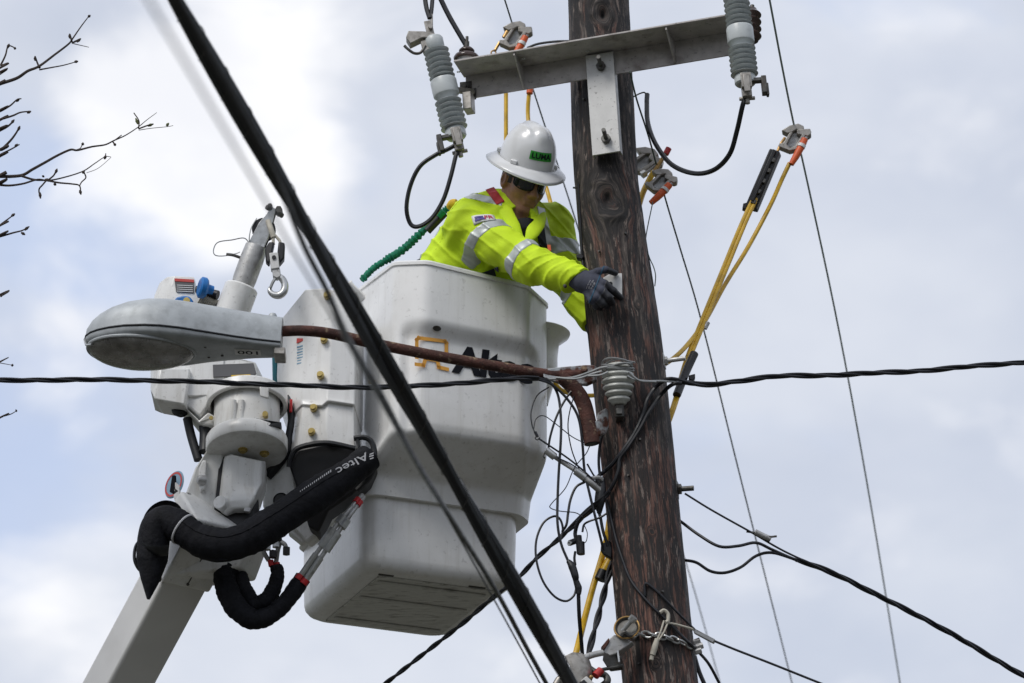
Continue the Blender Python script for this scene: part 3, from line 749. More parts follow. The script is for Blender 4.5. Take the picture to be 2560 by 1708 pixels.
def build_bucket():
    m = MB(); rows = []
    zz = list(np.linspace(0, -0.60, 41)) + list(np.linspace(-0.615, -0.885, 34))
    for z in zz:
        ring = oct_ring(*np.mean([lv_at(z + d, LV) for d in (-0.008, 0, 0.008)], axis=0)) if -0.87 < z < -0.02 else oct_ring(*lv_at(z, LV))
        row = []
        for u, v in ring:
            w = sstep(0, -0.5, z)
            zr = z + rim_dz(u, v) * (1 - sstep(-0.02, -0.62, z))
            # the front face steps in below a moulded ledge
            if v < 0.26 and u > -0.02:
                edge = sstep(-0.01, 0.045, u) * (1 - sstep(0.53, 0.60, u))
                led = -0.262 + 0.02 * (u - 0.3)
                v = v + 0.036 * edge * sstep(led + 0.03, led - 0.042, z) * (1 - sstep(-0.66, -0.78, z))
            row.append(BP(u, v, zr))
        rows.append(row)
    n = len(rows[0])
    # rolled rim and inner wall
    def inner(off, dz, zlev=0.0):
        r = oct_ring(*[a + b for a, b in zip(lv_at(zlev, LV), (off, -off, off, -off, -off * .4, -off * .4, -off * .4, -off * .4, 0))])
        return [BP(u, v, zlev + rim_dz(u, v) * (1 if zlev > -0.3 else 0) + dz) for u, v in r]
    top = [inner(-0.006, -0.012), inner(-0.006, 0.0), inner(0.002, 0.008), inner(0.016, 0.008), inner(0.022, 0.0), inner(0.024, -0.03), inner(0.055, -0.60, -0.0), [BP(u, v, -0.80) for u, v in oct_ring(0.0, 0.55, 0.29, 0.89, 0.05, 0.07, 0.09, 0.09, 0.03)], [BP(u, v, -1.10) for u, v in oct_ring(0.0, 0.54, 0.30, 0.89, 0.05, 0.07, 0.09, 0.09, 0.03)]]
    rows = list(reversed(top[1:])) + [top[0]] + rows[1:]
    vs = [p for r in rows for p in r]; fs = []
    for i in range(len(rows) - 1):
        for k in range(n): k2 = (k + 1) % n; fs.append((i * n + k, i * n + k2, (i + 1) * n + k2, (i + 1) * n + k))
    fs.append(tuple(range(n)))
    m.add(vs, fs, True)
    r2 = oct_ring(-0.015, 0.575, 0.29, 1.0, 0.05, 0.07, 0.09, 0.09, 0.03)    # under-lip closing ring
    a = len(m.v); lastrow = [a - n + k for k in range(n)]
    m.add([BP(u, v, -0.885) for u, v in r2], []); b0 = len(m.v) - n
    for k in range(n): m.f.append([a - n + k, a - n + (k + 1) % n, b0 + (k + 1) % n, b0 + k]); m.sm.append(False); m.mi.append(0)
    return m
build_bucket().obj('bucket_body', 'fiberglass', bucket, sharp=38)
def build_base():
    m = MB()
    def ring(z, ins, rf=0.06):
        return [BP(u, v, z) for u, v in oct_ring(-0.058 + ins, 0.592 - ins, 0.274 + ins, 1.03 - ins, 0.045, 0.045, 0.05, 0.05, rf)]
    spec = [(-0.86, 0.0), (-0.96, 0.0), (-1.06, 0.002), (-1.12, 0.004), (-1.14, 0.008), (-1.158, 0.019), (-1.168, 0.036), (-1.171, 0.055)]
    rows = [ring(*s) for s in spec]; n = len(rows[0])
    vs = [p for r in rows for p in r]; fs = []
    for i in range(len(rows) - 1):
        for k in range(n): k2 = (k + 1) % n; fs.append((i * n + k, i * n + k2, (i + 1) * n + k2, (i + 1) * n + k))
    m.add(vs, fs, True); m.add(rows[-1], [tuple(range(n))], True)
    return m
build_base().obj('bucket_base', 'fiberglass', bucket, sharp=50)
m = MB(); F = (BP(0.04, 0.135, -1.1712), BU, BV, Z)
m.bx(-0.005, 0.480, 0.225, 0.820, -0.006, 0.002, F); m.obj('floor_pan', 'scuffed_floor', bucket, bevel=0.004)
for v0, v1 in ((0.262, 0.282), (0.462, 0.480), (0.740, 0.762)):
    m = MB(); m.bx(0.01, 0.455, v0, v1, -0.013, -0.0065, F); m.obj('floor_rib', 'fiberglass_under', bucket, bevel=0.003)
for u0, u1 in ((-0.012, 0.05), (0.36, 0.43)):
    m = MB(); m.bx(u0, u1, 0.206, 0.216, -0.004, 0.004, F); m.obj('scuff_pad', 'dark_steel', bucket, bevel=0.002)
# drain hole in the ledge and flecks of grime
PB = BP(0, 0.036, 0); NB = -BV
def face_pt(px, py, off=0.0015): return onplane(px, py, PB + NB * off, NB)
m = MB(); c_ = onplane(1092, 821, BP(0, 0.018, 0) + NB * 0.006, NB)
nn = (NB * 0.8 - Z * 0.6).normalized(); m.lathe(c_, nn, [(0, 0.003), (0.013, 0.003), (0.0165, 0.0035), (0.017, -0.004)], 20, sx=0.62, ref=BU); m.obj('drain_hole_disc', 'dark_steel', bucket)  # dark disc painted for the shade inside the drain hole
# lettering
FT = (face_pt(1128, 932, 0.003), BU, Z, NB)
m = text_mb('Altec', FT, 0.118, 0.001, 0.12, 0.055, fit=0.345); m.obj('lettering', 'logo_black', bucket, recalc=False)['label'] = 'large black word on the bucket front'
def ribbon(pts, w, p0f, depth=0.0):
    m = MB(); P = [p0f(*q) for q in pts]
    for a, b in zip(P, P[1:]):
        d = (b - a).normalized(); s = NB.cross(d).normalized() * (w / 2); a2 = a - d * (w / 2); b2 = b + d * (w / 2)
        m.add([a2 - s, b2 - s, b2 + s, a2 + s], [(0, 1, 2, 3)])
    return m
m = ribbon([(1042, 893), (1042, 850), (1047, 845), (1112, 853), (1116, 858), (1116, 900)], 0.015, lambda x, y: face_pt(x, y, 0.004))
m2 = ribbon([(1041, 911), (1059, 913), (1064, 896), (1094, 901), (1097, 918), (1118, 923)], 0.015, lambda x, y: face_pt(x, y, 0.0046))
m.add(m2.v, m2.f); m.obj('emblem', 'logo_amber', bucket, recalc=False)['label'] = 'amber outline emblem on the bucket front'
# flared lip of the far left rim and the cup-shaped tool holder behind the right side
def flare(name, o, r0, r1, h, mat_, parent):
    q = MB(); q.lathe(o, Z, [(r0 * 0.55, -h), (r0 * 0.97, -h * 0.55), (r0, -0.5 * h), (r0 * 1.0, -0.10), (r0 * 1.08, -0.04), (r1, -0.008), (r1 + 0.004, 0.0), (r1, 0.004), (r0 * 1.0, -0.04), (r0 * 0.95, -0.1), (r0 * 0.9, -h * 0.5)], 36)
    return q.obj(name, mat_, parent, sharp=60)
flare('tool_holder', W(1340, 836, 0.42), 0.085, 0.132, 0.30, 'fiberglass', bucket)
m = MB()
def lip(a, b):
    v = 0.42 + 0.40 * a; t = b
    return BP(-0.018 - 0.062 * sstep(0, 1, t) * (1 - 0.4 * a), v, 0.045 + 0.03 * a - 0.055 * (1 - t) + 0.012 * t)
m.grid(lip, 14, 8); m.obj('rim_lip', 'fiberglass', bucket).modifiers.new('solid', 'SOLIDIFY').thickness = 0.008

# mount cover on the bucket's left side: folded white shell with brass screws
cov = shell([[(696, 806, .15), (763, 723, .0), (806, 720, -.03), (834, 724, -.04), (890, 752, -.02)],
             [(696, 830, .15), (760, 800, .0), (806, 800, -.03), (830, 800, -.045), (890, 806, -.02)],
             [(692, 940, .15), (755, 955, .0), (800, 962, -.03), (824, 955, -.045), (888, 966, -.02)],
             [(696, 1010, .14), (752, 1000, .0), (802, 1002, -.03), (818, 990, -.045), (887, 1001, -.02)],
             [(728, 1040, .08), (754, 1012, -.01), (805, 1015, -.04), (820, 1002, -.052), (887, 1012, -.03)]], (0.02, 0.30, 0))
cov.obj('mount_cover', 'fiberglass', bucket, bevel=0.006, seg=3)
cov = shell([[(733, 1036, .08), (757, 1010, .0), (806, 1012, -.022), (820, 1003, -.034), (884, 1012, -.012)],
             [(726, 1080, .08), (748, 1075, .0), (800, 1078, -.022), (816, 1074, -.034), (886, 1084, -.012)],
             [(720, 1128, .08), (744, 1122, .0), (812, 1110, -.022), (822, 1108, -.034), (889, 1124, -.012)]], (0.02, 0.28, 0))
cov.obj('mount_skirt', 'fiberglass', bucket, bevel=0.005, seg=3)
for q in ((810, 848, -.05), (801, 937, -.055), (784, 1019, -.03), (779, 1079, -.025), (818, 738, -.05)):
    a = W(*q); m = MB(); m.cyl(a + Vector((0, 0.03, 0)), a - Vector((0.003, 0.012, 0)), 0.0105, n=8); m.cyl(a + Vector((0, 0.02, 0)), a - Vector((0, 0.004, 0)), 0.014, n=14); m.obj('screw', 'yellow_zinc', bucket, sharp=30)
for q in ((930, 955), (862, 795)):
    a = onplane(q[0], q[1], BP(-0.03, 0.2, 0), -BU); m = MB(); m.cyl(a + BU * 0.02, a - BU * 0.012, 0.010, n=8); m.obj('screw', 'yellow_zinc', bucket, sharp=30)
# small printed decal on the cover
m = slab([(742, 846, .030), (757, 846, .0), (757, 852, .0), (741, 858, .030)], (0.0005, 0.004, 0)); m.obj('decal', 'decal_red', bucket)
for k in range(7): m = slab([(742 + (k % 2), 866 + k * 7, .031), (757, 863 + k * 7, .0), (757, 866 + k * 7, .0), (742 + (k % 2), 869 + k * 7, .031)], (0.0005, 0.004, 0)); m.obj('decal_line', 'decal_blue', bucket)
# dark opening at the bottom of the mount, with a rubber lip
m = slab([(722, 1160, .02), (744, 1122, .0), (812, 1108, -.02), (890, 1124, -.01), (930, 1118, .02), (936, 1160, .02), (920, 1196, .03), (880, 1236, .03), (822, 1275, .03), (796, 1330, .04), (772, 1318, .04), (748, 1240, .03)], (0.01, 0.12, 0))
m.obj('boot_opening', 'black_plastic', bucket, bevel=0.01, seg=3)
m = MB(); m.tube(PW([(722, 1168, -.01), (727, 1145, -.02), (746, 1120, -.03), (812, 1107, -.05), (888, 1121, -.045)]), 0.010, 8)
m.tube(PW([(884, 1096, -.03), (910, 1094, -.03), (928, 1104, -.03), (936, 1130, -.03), (934, 1165, -.03), (922, 1196, -.02), (892, 1226, -.01)]), 0.011, 8)
m.tube(PW([(893, 1098, -.03), (896, 1112, -.03), (894, 1126, -.03)]), 0.008, 8); m.obj('rubber_lip', 'black_rubber', bucket)

# ------------------------------------------------------------------ boom: two visible flanks of a box beam with a forked tip
BH = Vector((0.6, -0.8, 0)); EL = R(39.8)
bA = BH * math.cos(EL) + Z * math.sin(EL); bS = Vector((-0.8, -0.6, 0)); bN = BH * math.sin(EL) - Z * math.cos(EL)
bm0 = W(408, 1455, 0.04)                                   # lower near edge, where the collar ends
boom = thing('truck_boom', 'white box-section boom of the bucket truck rising from the lower left', 'boom', bm0 - bA * 3.2)
BF = (bm0, bA, -bS, -bN)                                   # along, across the underside (away), up through the flank
m = MB(); m.bx(-3.2, 0.06, 0.0, 0.193, 0.0, 0.172, BF); m.obj('boom_beam', 'boom_paint', boom, bevel=0.014, seg=3)
m = MB(); m.bx(0.0, 0.30, -0.009, 0.204, -0.010, 0.184, BF); m.obj('boom_collar', 'white_paint', boom, bevel=0.012, seg=3)
m = MB(); m.bx(0.02, 0.175, 0.094, 0.0975, -0.0125, -0.0095, BF); m.cyl(bm0 + bA * 0.02 + bS * -0.095 + bN * 0.009, bm0 + bA * 0.02 + bS * -0.095 + bN * 0.0145, 0.006, n=10); m.obj('collar_seam', 'dark_steel', boom)
m = MB(); m.cyl(bm0 + bA * 0.085 - bS * 0.125 + bN * 0.009, bm0 + bA * 0.085 - bS * 0.125 + bN * 0.0125, 0.008, n=12); m.obj('rivet_or_skylit_hole', 'zinc', boom)
for k in (0.0, 0.03): m = MB(); m.cyl(bm0 + bA * k * 0.4 - bN * (0.01 + k) + bS * 0.0085, bm0 + bA * k * 0.4 - bN * (0.01 + k) + bS * 0.016, 0.008, n=10); m.obj('bolt', 'dark_steel', boom)
m = MB(); m.bx(-0.62, -0.55, -0.0012, 0.001, 0.045, 0.060, BF); m.obj('stripe_decal', 'decal_red', boom)
# forked casting at the tip
m = slab([(512, 1132, -.03), (532, 1100, -.02), (552, 1092, -.02), (556, 1140, -.02), (546, 1210, -.02), (540, 1285, -.02), (552, 1305, -.02), (580, 1312, -.02), (640, 1312, -.02), (600, 1420, .02), (430, 1440, .02), (452, 1340, .0), (463, 1288, -.02), (463, 1232, -.03), (486, 1169, -.03)], (0.05, 0.16, 0))
m.obj('boom_tip', 'white_paint', boom, bevel=0.010, seg=3)
m = slab([(505, 1150, -.04), (517, 1150, -.045), (512, 1220, -.045), (500, 1228, -.045), (494, 1205, -.04), (497, 1172, -.04)], (0, 0.05, 0)); m.obj('pin_boss', 'white_paint', boom, bevel=0.006, seg=3)
a = W(500, 1200, -.05); m = MB(); m.lathe(a, Vector((-0.9, -0.4, 0)), [(0, 0.010), (0.014, 0.010), (0.02, 0.0), (0.02, -0.02)], 18); m.obj('pin_end', 'galvanised', boom)
for q in ((474, 1240), (470, 1268)):
    a = W(q[0], q[1], -.03); m = MB(); m.cyl(a, a - Vector((0.012, 0.008, 0)), 0.012, n=8); m.obj('bolt', 'galvanised', boom)
m = slab([(549, 1142, -.012), (640, 1150, -.012), (648, 1290, -.012), (634, 1316, -.03), (566, 1316, -.03), (540, 1304, -.03), (534, 1284, -.03), (542, 1215, -.03)], (0, 0.03, 0)); m.obj('fork_gap_shade', 'black_plastic', boom)  # black sheet put in for the shade in the fork gap
# second fork cheek and link behind the rotator
m = slab([(680, 1090, .10), (725, 1110, .08), (746, 1240, .08), (800, 1330, .10), (765, 1360, .12), (705, 1290, .10), (655, 1270, .12), (655, 1220, .12)], (0.02, 0.06, 0)); m.obj('fork_cheek', 'white_paint', boom, bevel=0.012, seg=3)
a = W(702, 1251, .075); m = MB(); m.lathe(a, Vector((-0.1, -1, 0)), [(0, 0.004), (0.024, 0.004), (0.027, 0.008), (0.030, 0.004), (0.030, -0.02)], 24); m.obj('pivot_hole', 'black_plastic', boom)
m = slab([(728, 1290, .13), (775, 1325, .13), (768, 1352, .13), (755, 1358, .13), (720, 1330, .13)], (0, 0.05, 0)); m.obj('end_cap', 'white_paint', boom, bevel=0.006)

# ------------------------------------------------------------------ rotator between boom tip and bucket
RAx = Vector((-0.03, 0.20, 1)).normalized(); rc0 = W(617, 1060, 0.0)
rot = thing('bucket_rotator', 'white turret with two flanges joining the boom tip to the bucket', 'rotator', rc0 - RAx * 0.5)
m = MB(); m.lathe(rc0, RAx, [(0.118, -0.10), (0.126, -0.08), (0.126, 0.13), (0.10, 0.15), (0, 0.15)], 40); m.obj('turret_drum', 'white_paint', rot, sharp=40)
m = MB(); m.lathe(rc0 - RAx * 0.075, RAx, [(0.0, -0.055), (0.142, -0.055), (0.152, -0.050), (0.156, -0.040), (0.156, -0.002), (0.152, 0.006), (0.12, 0.016), (0.1, 0.016)], 48); m.obj('lower_flange', 'white_paint', rot, sharp=35)
m = MB(); m.lathe(rc0 + RAx * 0.075, RAx, [(0.140, 0.0), (0.153, 0.0), (0.156, 0.004), (0.156, 0.044), (0.152, 0.049), (0.140, 0.05), (0.139, 0.0)], 48); m.obj('upper_band', 'white_paint', rot, sharp=35)
m = MB(); m.lathe(rc0 + RAx * 0.10, RAx, [(0.0, 0.004), (0.139, 0.004), (0.139, 0.015), (0, 0.02)], 40); m.obj('band_inner_shade', 'black_plastic', rot)  # black ring painted for the shade inside the upper band
m = slab([(649, 962, -.165), (671, 967, -.155), (672, 996, -.155), (650, 990, -.165)], (0, 0.012, 0)); m.obj('band_joint', 'white_paint', rot, bevel=0.003)
m = slab([(641, 1046, -.155), (676, 1052, -.140), (703, 1056, -.115), (703, 1068, -.115), (676, 1065, -.140), (644, 1062, -.155), (638, 1054, -.155)], (0, 0.05, 0)); m.obj('slot', 'black_plastic', rot)
for q in ((663, 1036, -.125),):
    a = W(*q); m = MB(); m.cyl(a + BK * 0.03, a - BK * 0.008, 0.011, n=8); m.obj('bolt', 'yellow_zinc', rot)
for q in ((607, 1124), (661, 1133)):
    a = onplane(q[0], q[1], rc0 - RAx * 0.130, RAx); m = MB(); m.cyl(a + RAx * 0.01, a - RAx * 0.012, 0.013, n=6); m.cyl(a + RAx * 0.01, a - RAx * 0.004, 0.019, n=14); m.obj('bolt', 'yellow_zinc', rot)
for q in ((583, 1020), (603, 1020)):
    a = W(q[0], q[1], -.125); m = MB(); m.cyl(a + Z * 0.03, a - Z * 0.05, 0.012, n=12); m.obj('moulded_rib', 'white_paint', rot)
# tapered leg hanging into the fork
m = shell([[(560, 1140, -.03), (578, 1134, -.06), (585, 1136, -.065), (650, 1150, -.05), (664, 1152, -.02)],
           [(552, 1200, -.03), (572, 1210, -.06), (581, 1214, -.065), (652, 1210, -.05), (660, 1200, -.02)],
           [(547, 1240, -.03), (564, 1234, -.05), (575, 1232, -.075), (642, 1228, -.07), (652, 1226, -.02)],
           [(542, 1262, -.03), (560, 1264, -.06), (576, 1250, -.085), (636, 1246, -.08), (648, 1240, -.02)],
           [(553, 1282, -.03), (566, 1284, -.06), (585, 1272, -.075), (622, 1272, -.07), (634, 1268, -.02)]], (0, 0.13, 0)); m.obj('turret_leg', 'white_paint', rot, bevel=0.008, seg=3)
m = MB(); a = W(560, 1262, -.05); m.cyl(a + Vector((-0.015, -0.03, 0)), a + Vector((0.05, 0.12, 0)), 0.027, n=24); m.obj('leg_pivot', 'white_paint', rot, bevel=0.004)
m = slab([(612, 1268, -.085), (628, 1270, -.08), (624, 1280, -.08), (608, 1278, -.085)], (0, 0.02, 0)); m.obj('clip', 'galvanised', rot, bevel=0.002)
# black strap that runs up between turret and cover
m = MB(); m.tube(PW([(727, 985, .09), (726, 1010, .06), (728, 1050, .05), (722, 1090, .05), (715, 1130, .06), (690, 1165, .08), (668, 1190, .1)]), [0.012, 0.016, 0.013, 0.014, 0.018, 0.02, 0.02], 8, flat=0.5); m.obj('rubber_strip', 'black_rubber', rot)
m = MB(); m.tube(PW([(728, 1000, .035), (727, 1030, .025)]), 0.006, 6, sm=1); m.obj('red_tag', 'red_band', rot)

# ------------------------------------------------------------------ jib and winch above the street light
jo = W(480, 900, 0.08)
jib = thing('jib_winch', 'white jib winch with blue knobs and a grey pulley head above the street lamp', 'winch', jo)
m = shell([[(400, 706, .06), (418, 692, .03), (436, 690, .0), (484, 692, .0), (488, 700, .0)],
           [(386, 740, .06), (402, 722, .03), (428, 716, .0), (486, 720, .0), (488, 730, .0)],
           [(378, 800, .06), (396, 800, .03), (424, 800, .0), (486, 800, .0), (560, 800, .0)],
           [(376, 975, .06), (392, 982, .03), (420, 985, .0), (490, 990, .0), (560, 985, .0)]], (0, 0.22, 0)); m.obj('winch_housing', 'white_paint', jib, bevel=0.008, seg=3)
m = shell([[(378, 920, .05), (384, 920, .0), (400, 920, -.03), (474, 920, -.03)], [(376, 975, .05), (378, 978, .0), (386, 998, -.03), (462, 1012, -.03)]], (0.02, 0.16, 0)); m.obj('rope_guard', 'white_paint', jib, bevel=0.006)
m = slab([(474, 910, .02), (520, 900, .0), (600, 895, .0), (640, 905, .02), (640, 960, .03), (600, 970, .0), (530, 985, .0), (516, 1020, .0), (500, 1040, .0), (462, 1012, .02)], (0.02, 0.16, 0)); m.obj('jib_base', 'white_paint', jib, bevel=0.008, seg=3)
m = slab([(462, 1016, .0), (498, 1050, .0), (520, 1030, .0), (538, 1040, .0), (538, 1062, .0), (508, 1062, .01), (494, 1056, .01)], (0, 0.12, 0)); m.obj('lower_bracket', 'white_paint', jib, bevel=0.006)
m = slab([(532, 912, -.01), (634, 908, -.01), (640, 930, -.01), (634, 938, -.01), (533, 942, -.01)], (0, 0.02, 0)); m.obj('warning_plate', 'decal_grey', jib)
m = slab([(578, 938, -.014), (626, 936, -.014), (626, 952, -.014), (580, 954, -.014)], (0, 0.02, 0)); m.obj('load_label', 'yellow_web', jib)
for q in ((528, 1046),): a = W(q[0], q[1], -.01); m = MB(); m.cyl(a, a - BK * 0.008, 0.008, n=8); m.obj('bolt', 'yellow_zinc', jib)
m = MB(); m.tube(PW([(436, 1012, .08), (440, 1028, .06), (452, 1034, .05), (462, 1030, .06)]), 0.016, 8); m.obj('grommet', 'black_rubber', jib)
for pts, r_ in (([(468, 1046, .06), (478, 1090, .06), (496, 1150, .05)], 0.018), ([(512, 1058, .05), (514, 1090, .05), (512, 1130, .04)], 0.024)):
    m = MB(); m.tube(PW(pts), r_, 10); m.obj('hose', 'black_rubber', jib)
# printed warning plate
m = slab([(436, 697, -.004), (485, 700, -.004), (485, 733, -.004), (440, 729, -.004)], (0, 0.003, 0)); m.obj('decal', 'decal_grey', jib)
m = slab([(436, 696, -.006), (485, 699, -.006), (485, 706, -.006), (437, 703, -.006)], (0, 0.002, 0)); m.obj('decal', 'decal_red', jib)
for k in range(4): m = slab([(442, 712 + k * 5, -.0065), (482, 714 + k * 5, -.0065), (482, 715.5 + k * 5, -.0065), (442, 713.5 + k * 5, -.0065)], (0, 0.002, 0)); m.obj('decal_line', 'decal_white', jib)
# blue knobs
def knob(c, A, r, h):
    A = Vector(A).normalized(); q = MB(); q.lathe(c, A, [(0, h), (r * 0.8, h), (r, h * 0.8), (r, h * 0.25), (r * 0.85, 0.0), (r * 0.45, -h * 0.2), (r * 0.40, -h * 0.9), (0, -h * 0.9)], 24); q.obj('blue_knob', 'blue_plastic', jib, sharp=30)
knob(W(516, 722, -.05), (-0.93, -0.35, 0.1), 0.042, 0.030)
m = slab([(430, 768, -.02), (432, 752, -.03), (442, 742, -.035), (458, 738, -.04), (474, 740, -.04), (484, 752, -.04), (484, 800, -.04), (430, 800, -.02)], (0, 0.10, 0)); m.obj('blue_cap', 'blue_plastic', jib, bevel=0.008, seg=3)
a = W(467, 754, -.042); m = MB(); m.cyl(a + BK * 0.02, a - BK * 0.012, 0.013, n=14); m.obj('brass_plug', 'yellow_zinc', jib)
a = W(408, 761, .015); m = MB(); m.cyl(a + BK * 0.02, a - BK * 0.012, 0.008, n=10); m.obj('brass_plug', 'yellow_zinc', jib)
# rope drum
a = W(500, 755, .03); b_ = W(548, 780, .03); m = MB(); m.tube([a + (b_ - a) * t for t in np.linspace(0, 1, 25)], [0.035 + 0.006 * (i % 2) for i in range(25)], 18, sm=1); m.obj('rope_drum', 'cord_cream', jib)
m = MB(); m.cyl(W(490, 726, .02), W(545, 738, .0), 0.018, n=16); m.obj('drum_shaft', 'black_plastic', jib)
# jib tube in its sleeve
j0 = W(574, 800, -.02); j1 = W(668, 545, -.06); JA = (j1 - j0).normalized()
def jp(t): return j0 + (j1 - j0) * t
m = MB(); m.lathe(j0, JA, [(0.060, 0), (0.066, 0.004), (0.066, 0.135), (0.060, 0.142), (0.048, 0.143), (0.047, 0.12)], 32); m.obj('jib_sleeve', 'white_paint', jib, sharp=40)
m = MB(); m.lathe(j0, JA, [(0.042, 0.10), (0.0425, 0.185)], 28); m.obj('liner', 'black_plastic', jib)
m = MB(); m.lathe(j0, JA, [(0.040, 0.12), (0.046, 0.172), (0.0465, 0.26), (0.044, 0.31), (0.030, 0.315), (0, 0.315)], 28); m.obj('jib_tube', 'galvanised', jib, sharp=40)
a = W(636, 736, -.05); m = MB(); m.cyl(j0 + JA * 0.07, a, 0.011, n=10); m.obj('set_screw', 'zinc', jib)
m = slab([(540, 760, -.03), (556, 748, -.035), (540, 790, -.03), (530, 782, -.03)], (0, 0.03, 0)); m.obj('brace', 'dark_steel', jib)
# pulley cheeks, sheave and rope
JX = Vector((1, 0, 0)); JX = (JX - JA * JX.dot(JA)).normalized(); JY = JA.cross(JX)
for s_ in (-1, 1):
    m = MB(); m.prism([(-0.034, 0.29), (0.030, 0.29), (0.034, 0.36), (0.024, 0.47), (0.006, 0.475), (-0.020, 0.40)], (j0 + JY * (0.020 * s_), JX, JA, JY), -0.004, 0.004); m.obj('pulley_cheek', 'zinc' if s_ < 0 else 'dark_steel', jib, bevel=0.0015)
m = MB(); m.lathe(j0 + JA * 0.385 + JX * 0.004, JY, [(0.0, -0.012), (0.046, -0.012), (0.036, -0.003), (0.036, 0.003), (0.046, 0.012), (0, 0.012)], 28); m.obj('sheave', 'black_plastic', jib, sharp=30)
m = MB(); m.tube([j0 + JA * t + JX * x - JY * 0.012 for t, x in ((0.30, -0.006), (0.32, 0.018), (0.36, 0.030), (0.42, 0.020), (0.45, 0.004))], 0.006, 8); m.obj('winch_rope', 'cord_cream', jib)
m = MB(); m.cyl(j0 + JA * 0.468 - JX * 0.012 - JY * 0.03, j0 + JA * 0.468 + JX * 0.05 + JY * 0.02, 0.010, n=12); m.cyl(j0 + JA * 0.475 + JX * 0.035 - JY * 0.03, j0 + JA * 0.475 + JX * 0.035 + JY * 0.03, 0.014, n=6); m.cyl(j0 + JA * 0.478 - JX * 0.002 - JY * 0.03, j0 + JA * 0.478 - JX * 0.002 + JY * 0.03, 0.010, n=6); m.obj('pulley_pin', 'dark_steel', jib, sharp=30)
m = MB(); m.tube(PW([(642, 546, -.07), (628, 570, -.08), (623, 600, -.08), (628, 618, -.07), (612, 596, -.07), (580, 600, -.06), (545, 606, -.06), (534, 624, -.06), (538, 638, -.06), (560, 640, -.05), (590, 634, -.05), (600, 630, -.05)]), 0.0022, 6); m.obj('safety_cable', 'bare_wire', jib)
m = MB(); m.tube(PW([(566, 636, -.06), (582, 638, -.06), (600, 644, -.05)]), 0.006, 7); m.obj('hitch_pin', 'dark_steel', jib)

# winch hook hanging from the rope
h0 = W(690, 650, -.10)
hook = thing('winch_hook', 'galvanised winch hook hanging from the pulley head beside the jib', 'hook', W(690, 742, -.10))
m = MB(); m.tube(PW([(670, 552, -.09), (678, 575, -.10), (684, 594, -.10)]), 0.011, 10); m.obj('rope', 'cord_cream', hook)
for x in (684, 700): m = MB(); m.tube(PW([(684, 585, -.10), (x - 1, 602, -.10), (x, 612, -.10)]), 0.006, 8); m.obj('rope', 'cord_cream', hook)
m = slab([(662, 622, -.105), (672, 604, -.115), (686, 604, -.115), (678, 640, -.115), (672, 660, -.115), (664, 652, -.105)], (0, 0.04, 0)); m.obj('guard', 'black_plastic', hook, bevel=0.006)
m = slab([(696, 603, -.115), (712, 606, -.115), (710, 645, -.115), (698, 660, -.115), (693, 632, -.115)], (0, 0.04, 0)); m.obj('guard', 'black_plastic', hook, bevel=0.006)
m = slab([(673, 632, -.13), (695, 630, -.13), (699, 670, -.13), (677, 673, -.13)], (0, 0.035, 0)); m.obj('hook_block', 'bright_plate', hook, bevel=0.003)
a = W(685, 644, -.131); m = MB(); m.cyl(a + BK * 0.01, a - BK * 0.004, 0.008, n=12); m.obj('pin', 'black_plastic', hook)
m = slab([(680, 673, -.125), (700, 671, -.125), (702, 690, -.125), (692, 696, -.125), (682, 690, -.125)], (0, 0.03, 0)); m.obj('swivel', 'galvanised', hook, bevel=0.003)
m = MB(); m.tube(PW([(693, 690, -.11), (705, 697, -.11), (712, 711, -.11), (710, 728, -.11), (699, 738, -.11), (684, 737, -.11), (675, 728, -.11), (675, 718, -.11)]), [0.012, 0.0135, 0.014, 0.015, 0.015, 0.013, 0.010, 0.006], 12); m.obj('hook_bend', 'zinc', hook)
m = MB(); m.tube(PW([(690, 694, -.115), (682, 706, -.12), (676, 720, -.12)]), 0.006, 8); m.obj('latch', 'bare_wire', hook)

# ------------------------------------------------------------------ black padded hose bundle and small hoses
hp = [(925, 1142, -.09), (880, 1178, -.11), (820, 1218, -.13), (750, 1264, -.15), (680, 1310, -.16), (620, 1346, -.16), (560, 1363, -.16), (505, 1353, -.15), (462, 1326, -.14), (432, 1305, -.13)]
hose = thing('hose_bundle', 'thick black padded hose sleeve sagging from the bucket mount to the boom', 'hose', W(560, 1400, -.16))
m = MB(); P_ = smooth_path(PW(hp), 8)
rs_ = [(0.050 + 0.015 * min(1, i / 20)) * (1 - 0.10 * max(0, (i - 45) / 30)) + 0.0016 * math.sin(i * 1.9 + math.sin(i * .8)) * (0.3 + abs(math.sin(i * 0.13))) + 0.0022 * math.sin(i * 0.37 + 1) for i in range(len(P_))]
m.tube(P_, rs_, 24, sm=1); m.obj('padded_sleeve', 'hose_cover', hose)
m = MB(); sp = [p + UP * (r * 0.52) - FW * (r * 0.86) for p, r in zip(P_, rs_)]; m.tube(sp[4:-6], 0.0035, 6, sm=1); m.obj('seam', 'hose_cover', hose)
m = MB(); sp = [p - UP * (r * 0.80) - FW * (r * 0.60) for p, r in zip(P_, rs_)]; m.tube(sp[4:-10], 0.004, 6, sm=1); m.obj('seam', 'hose_cover', hose)
q = len(P_) - 8; a = P_[q]; d_ = (P_[q + 1] - P_[q - 1]).normalized(); u_, w_ = perp(d_)
m = MB(); m.tube([a + (u_ * math.cos(t) + w_ * math.sin(t)) * (rs_[q] + 0.002) for t in np.linspace(0, 2 * math.pi, 30)], 0.0045, 6, sm=1); m.obj('sleeve_tie', 'thread_white', hose)
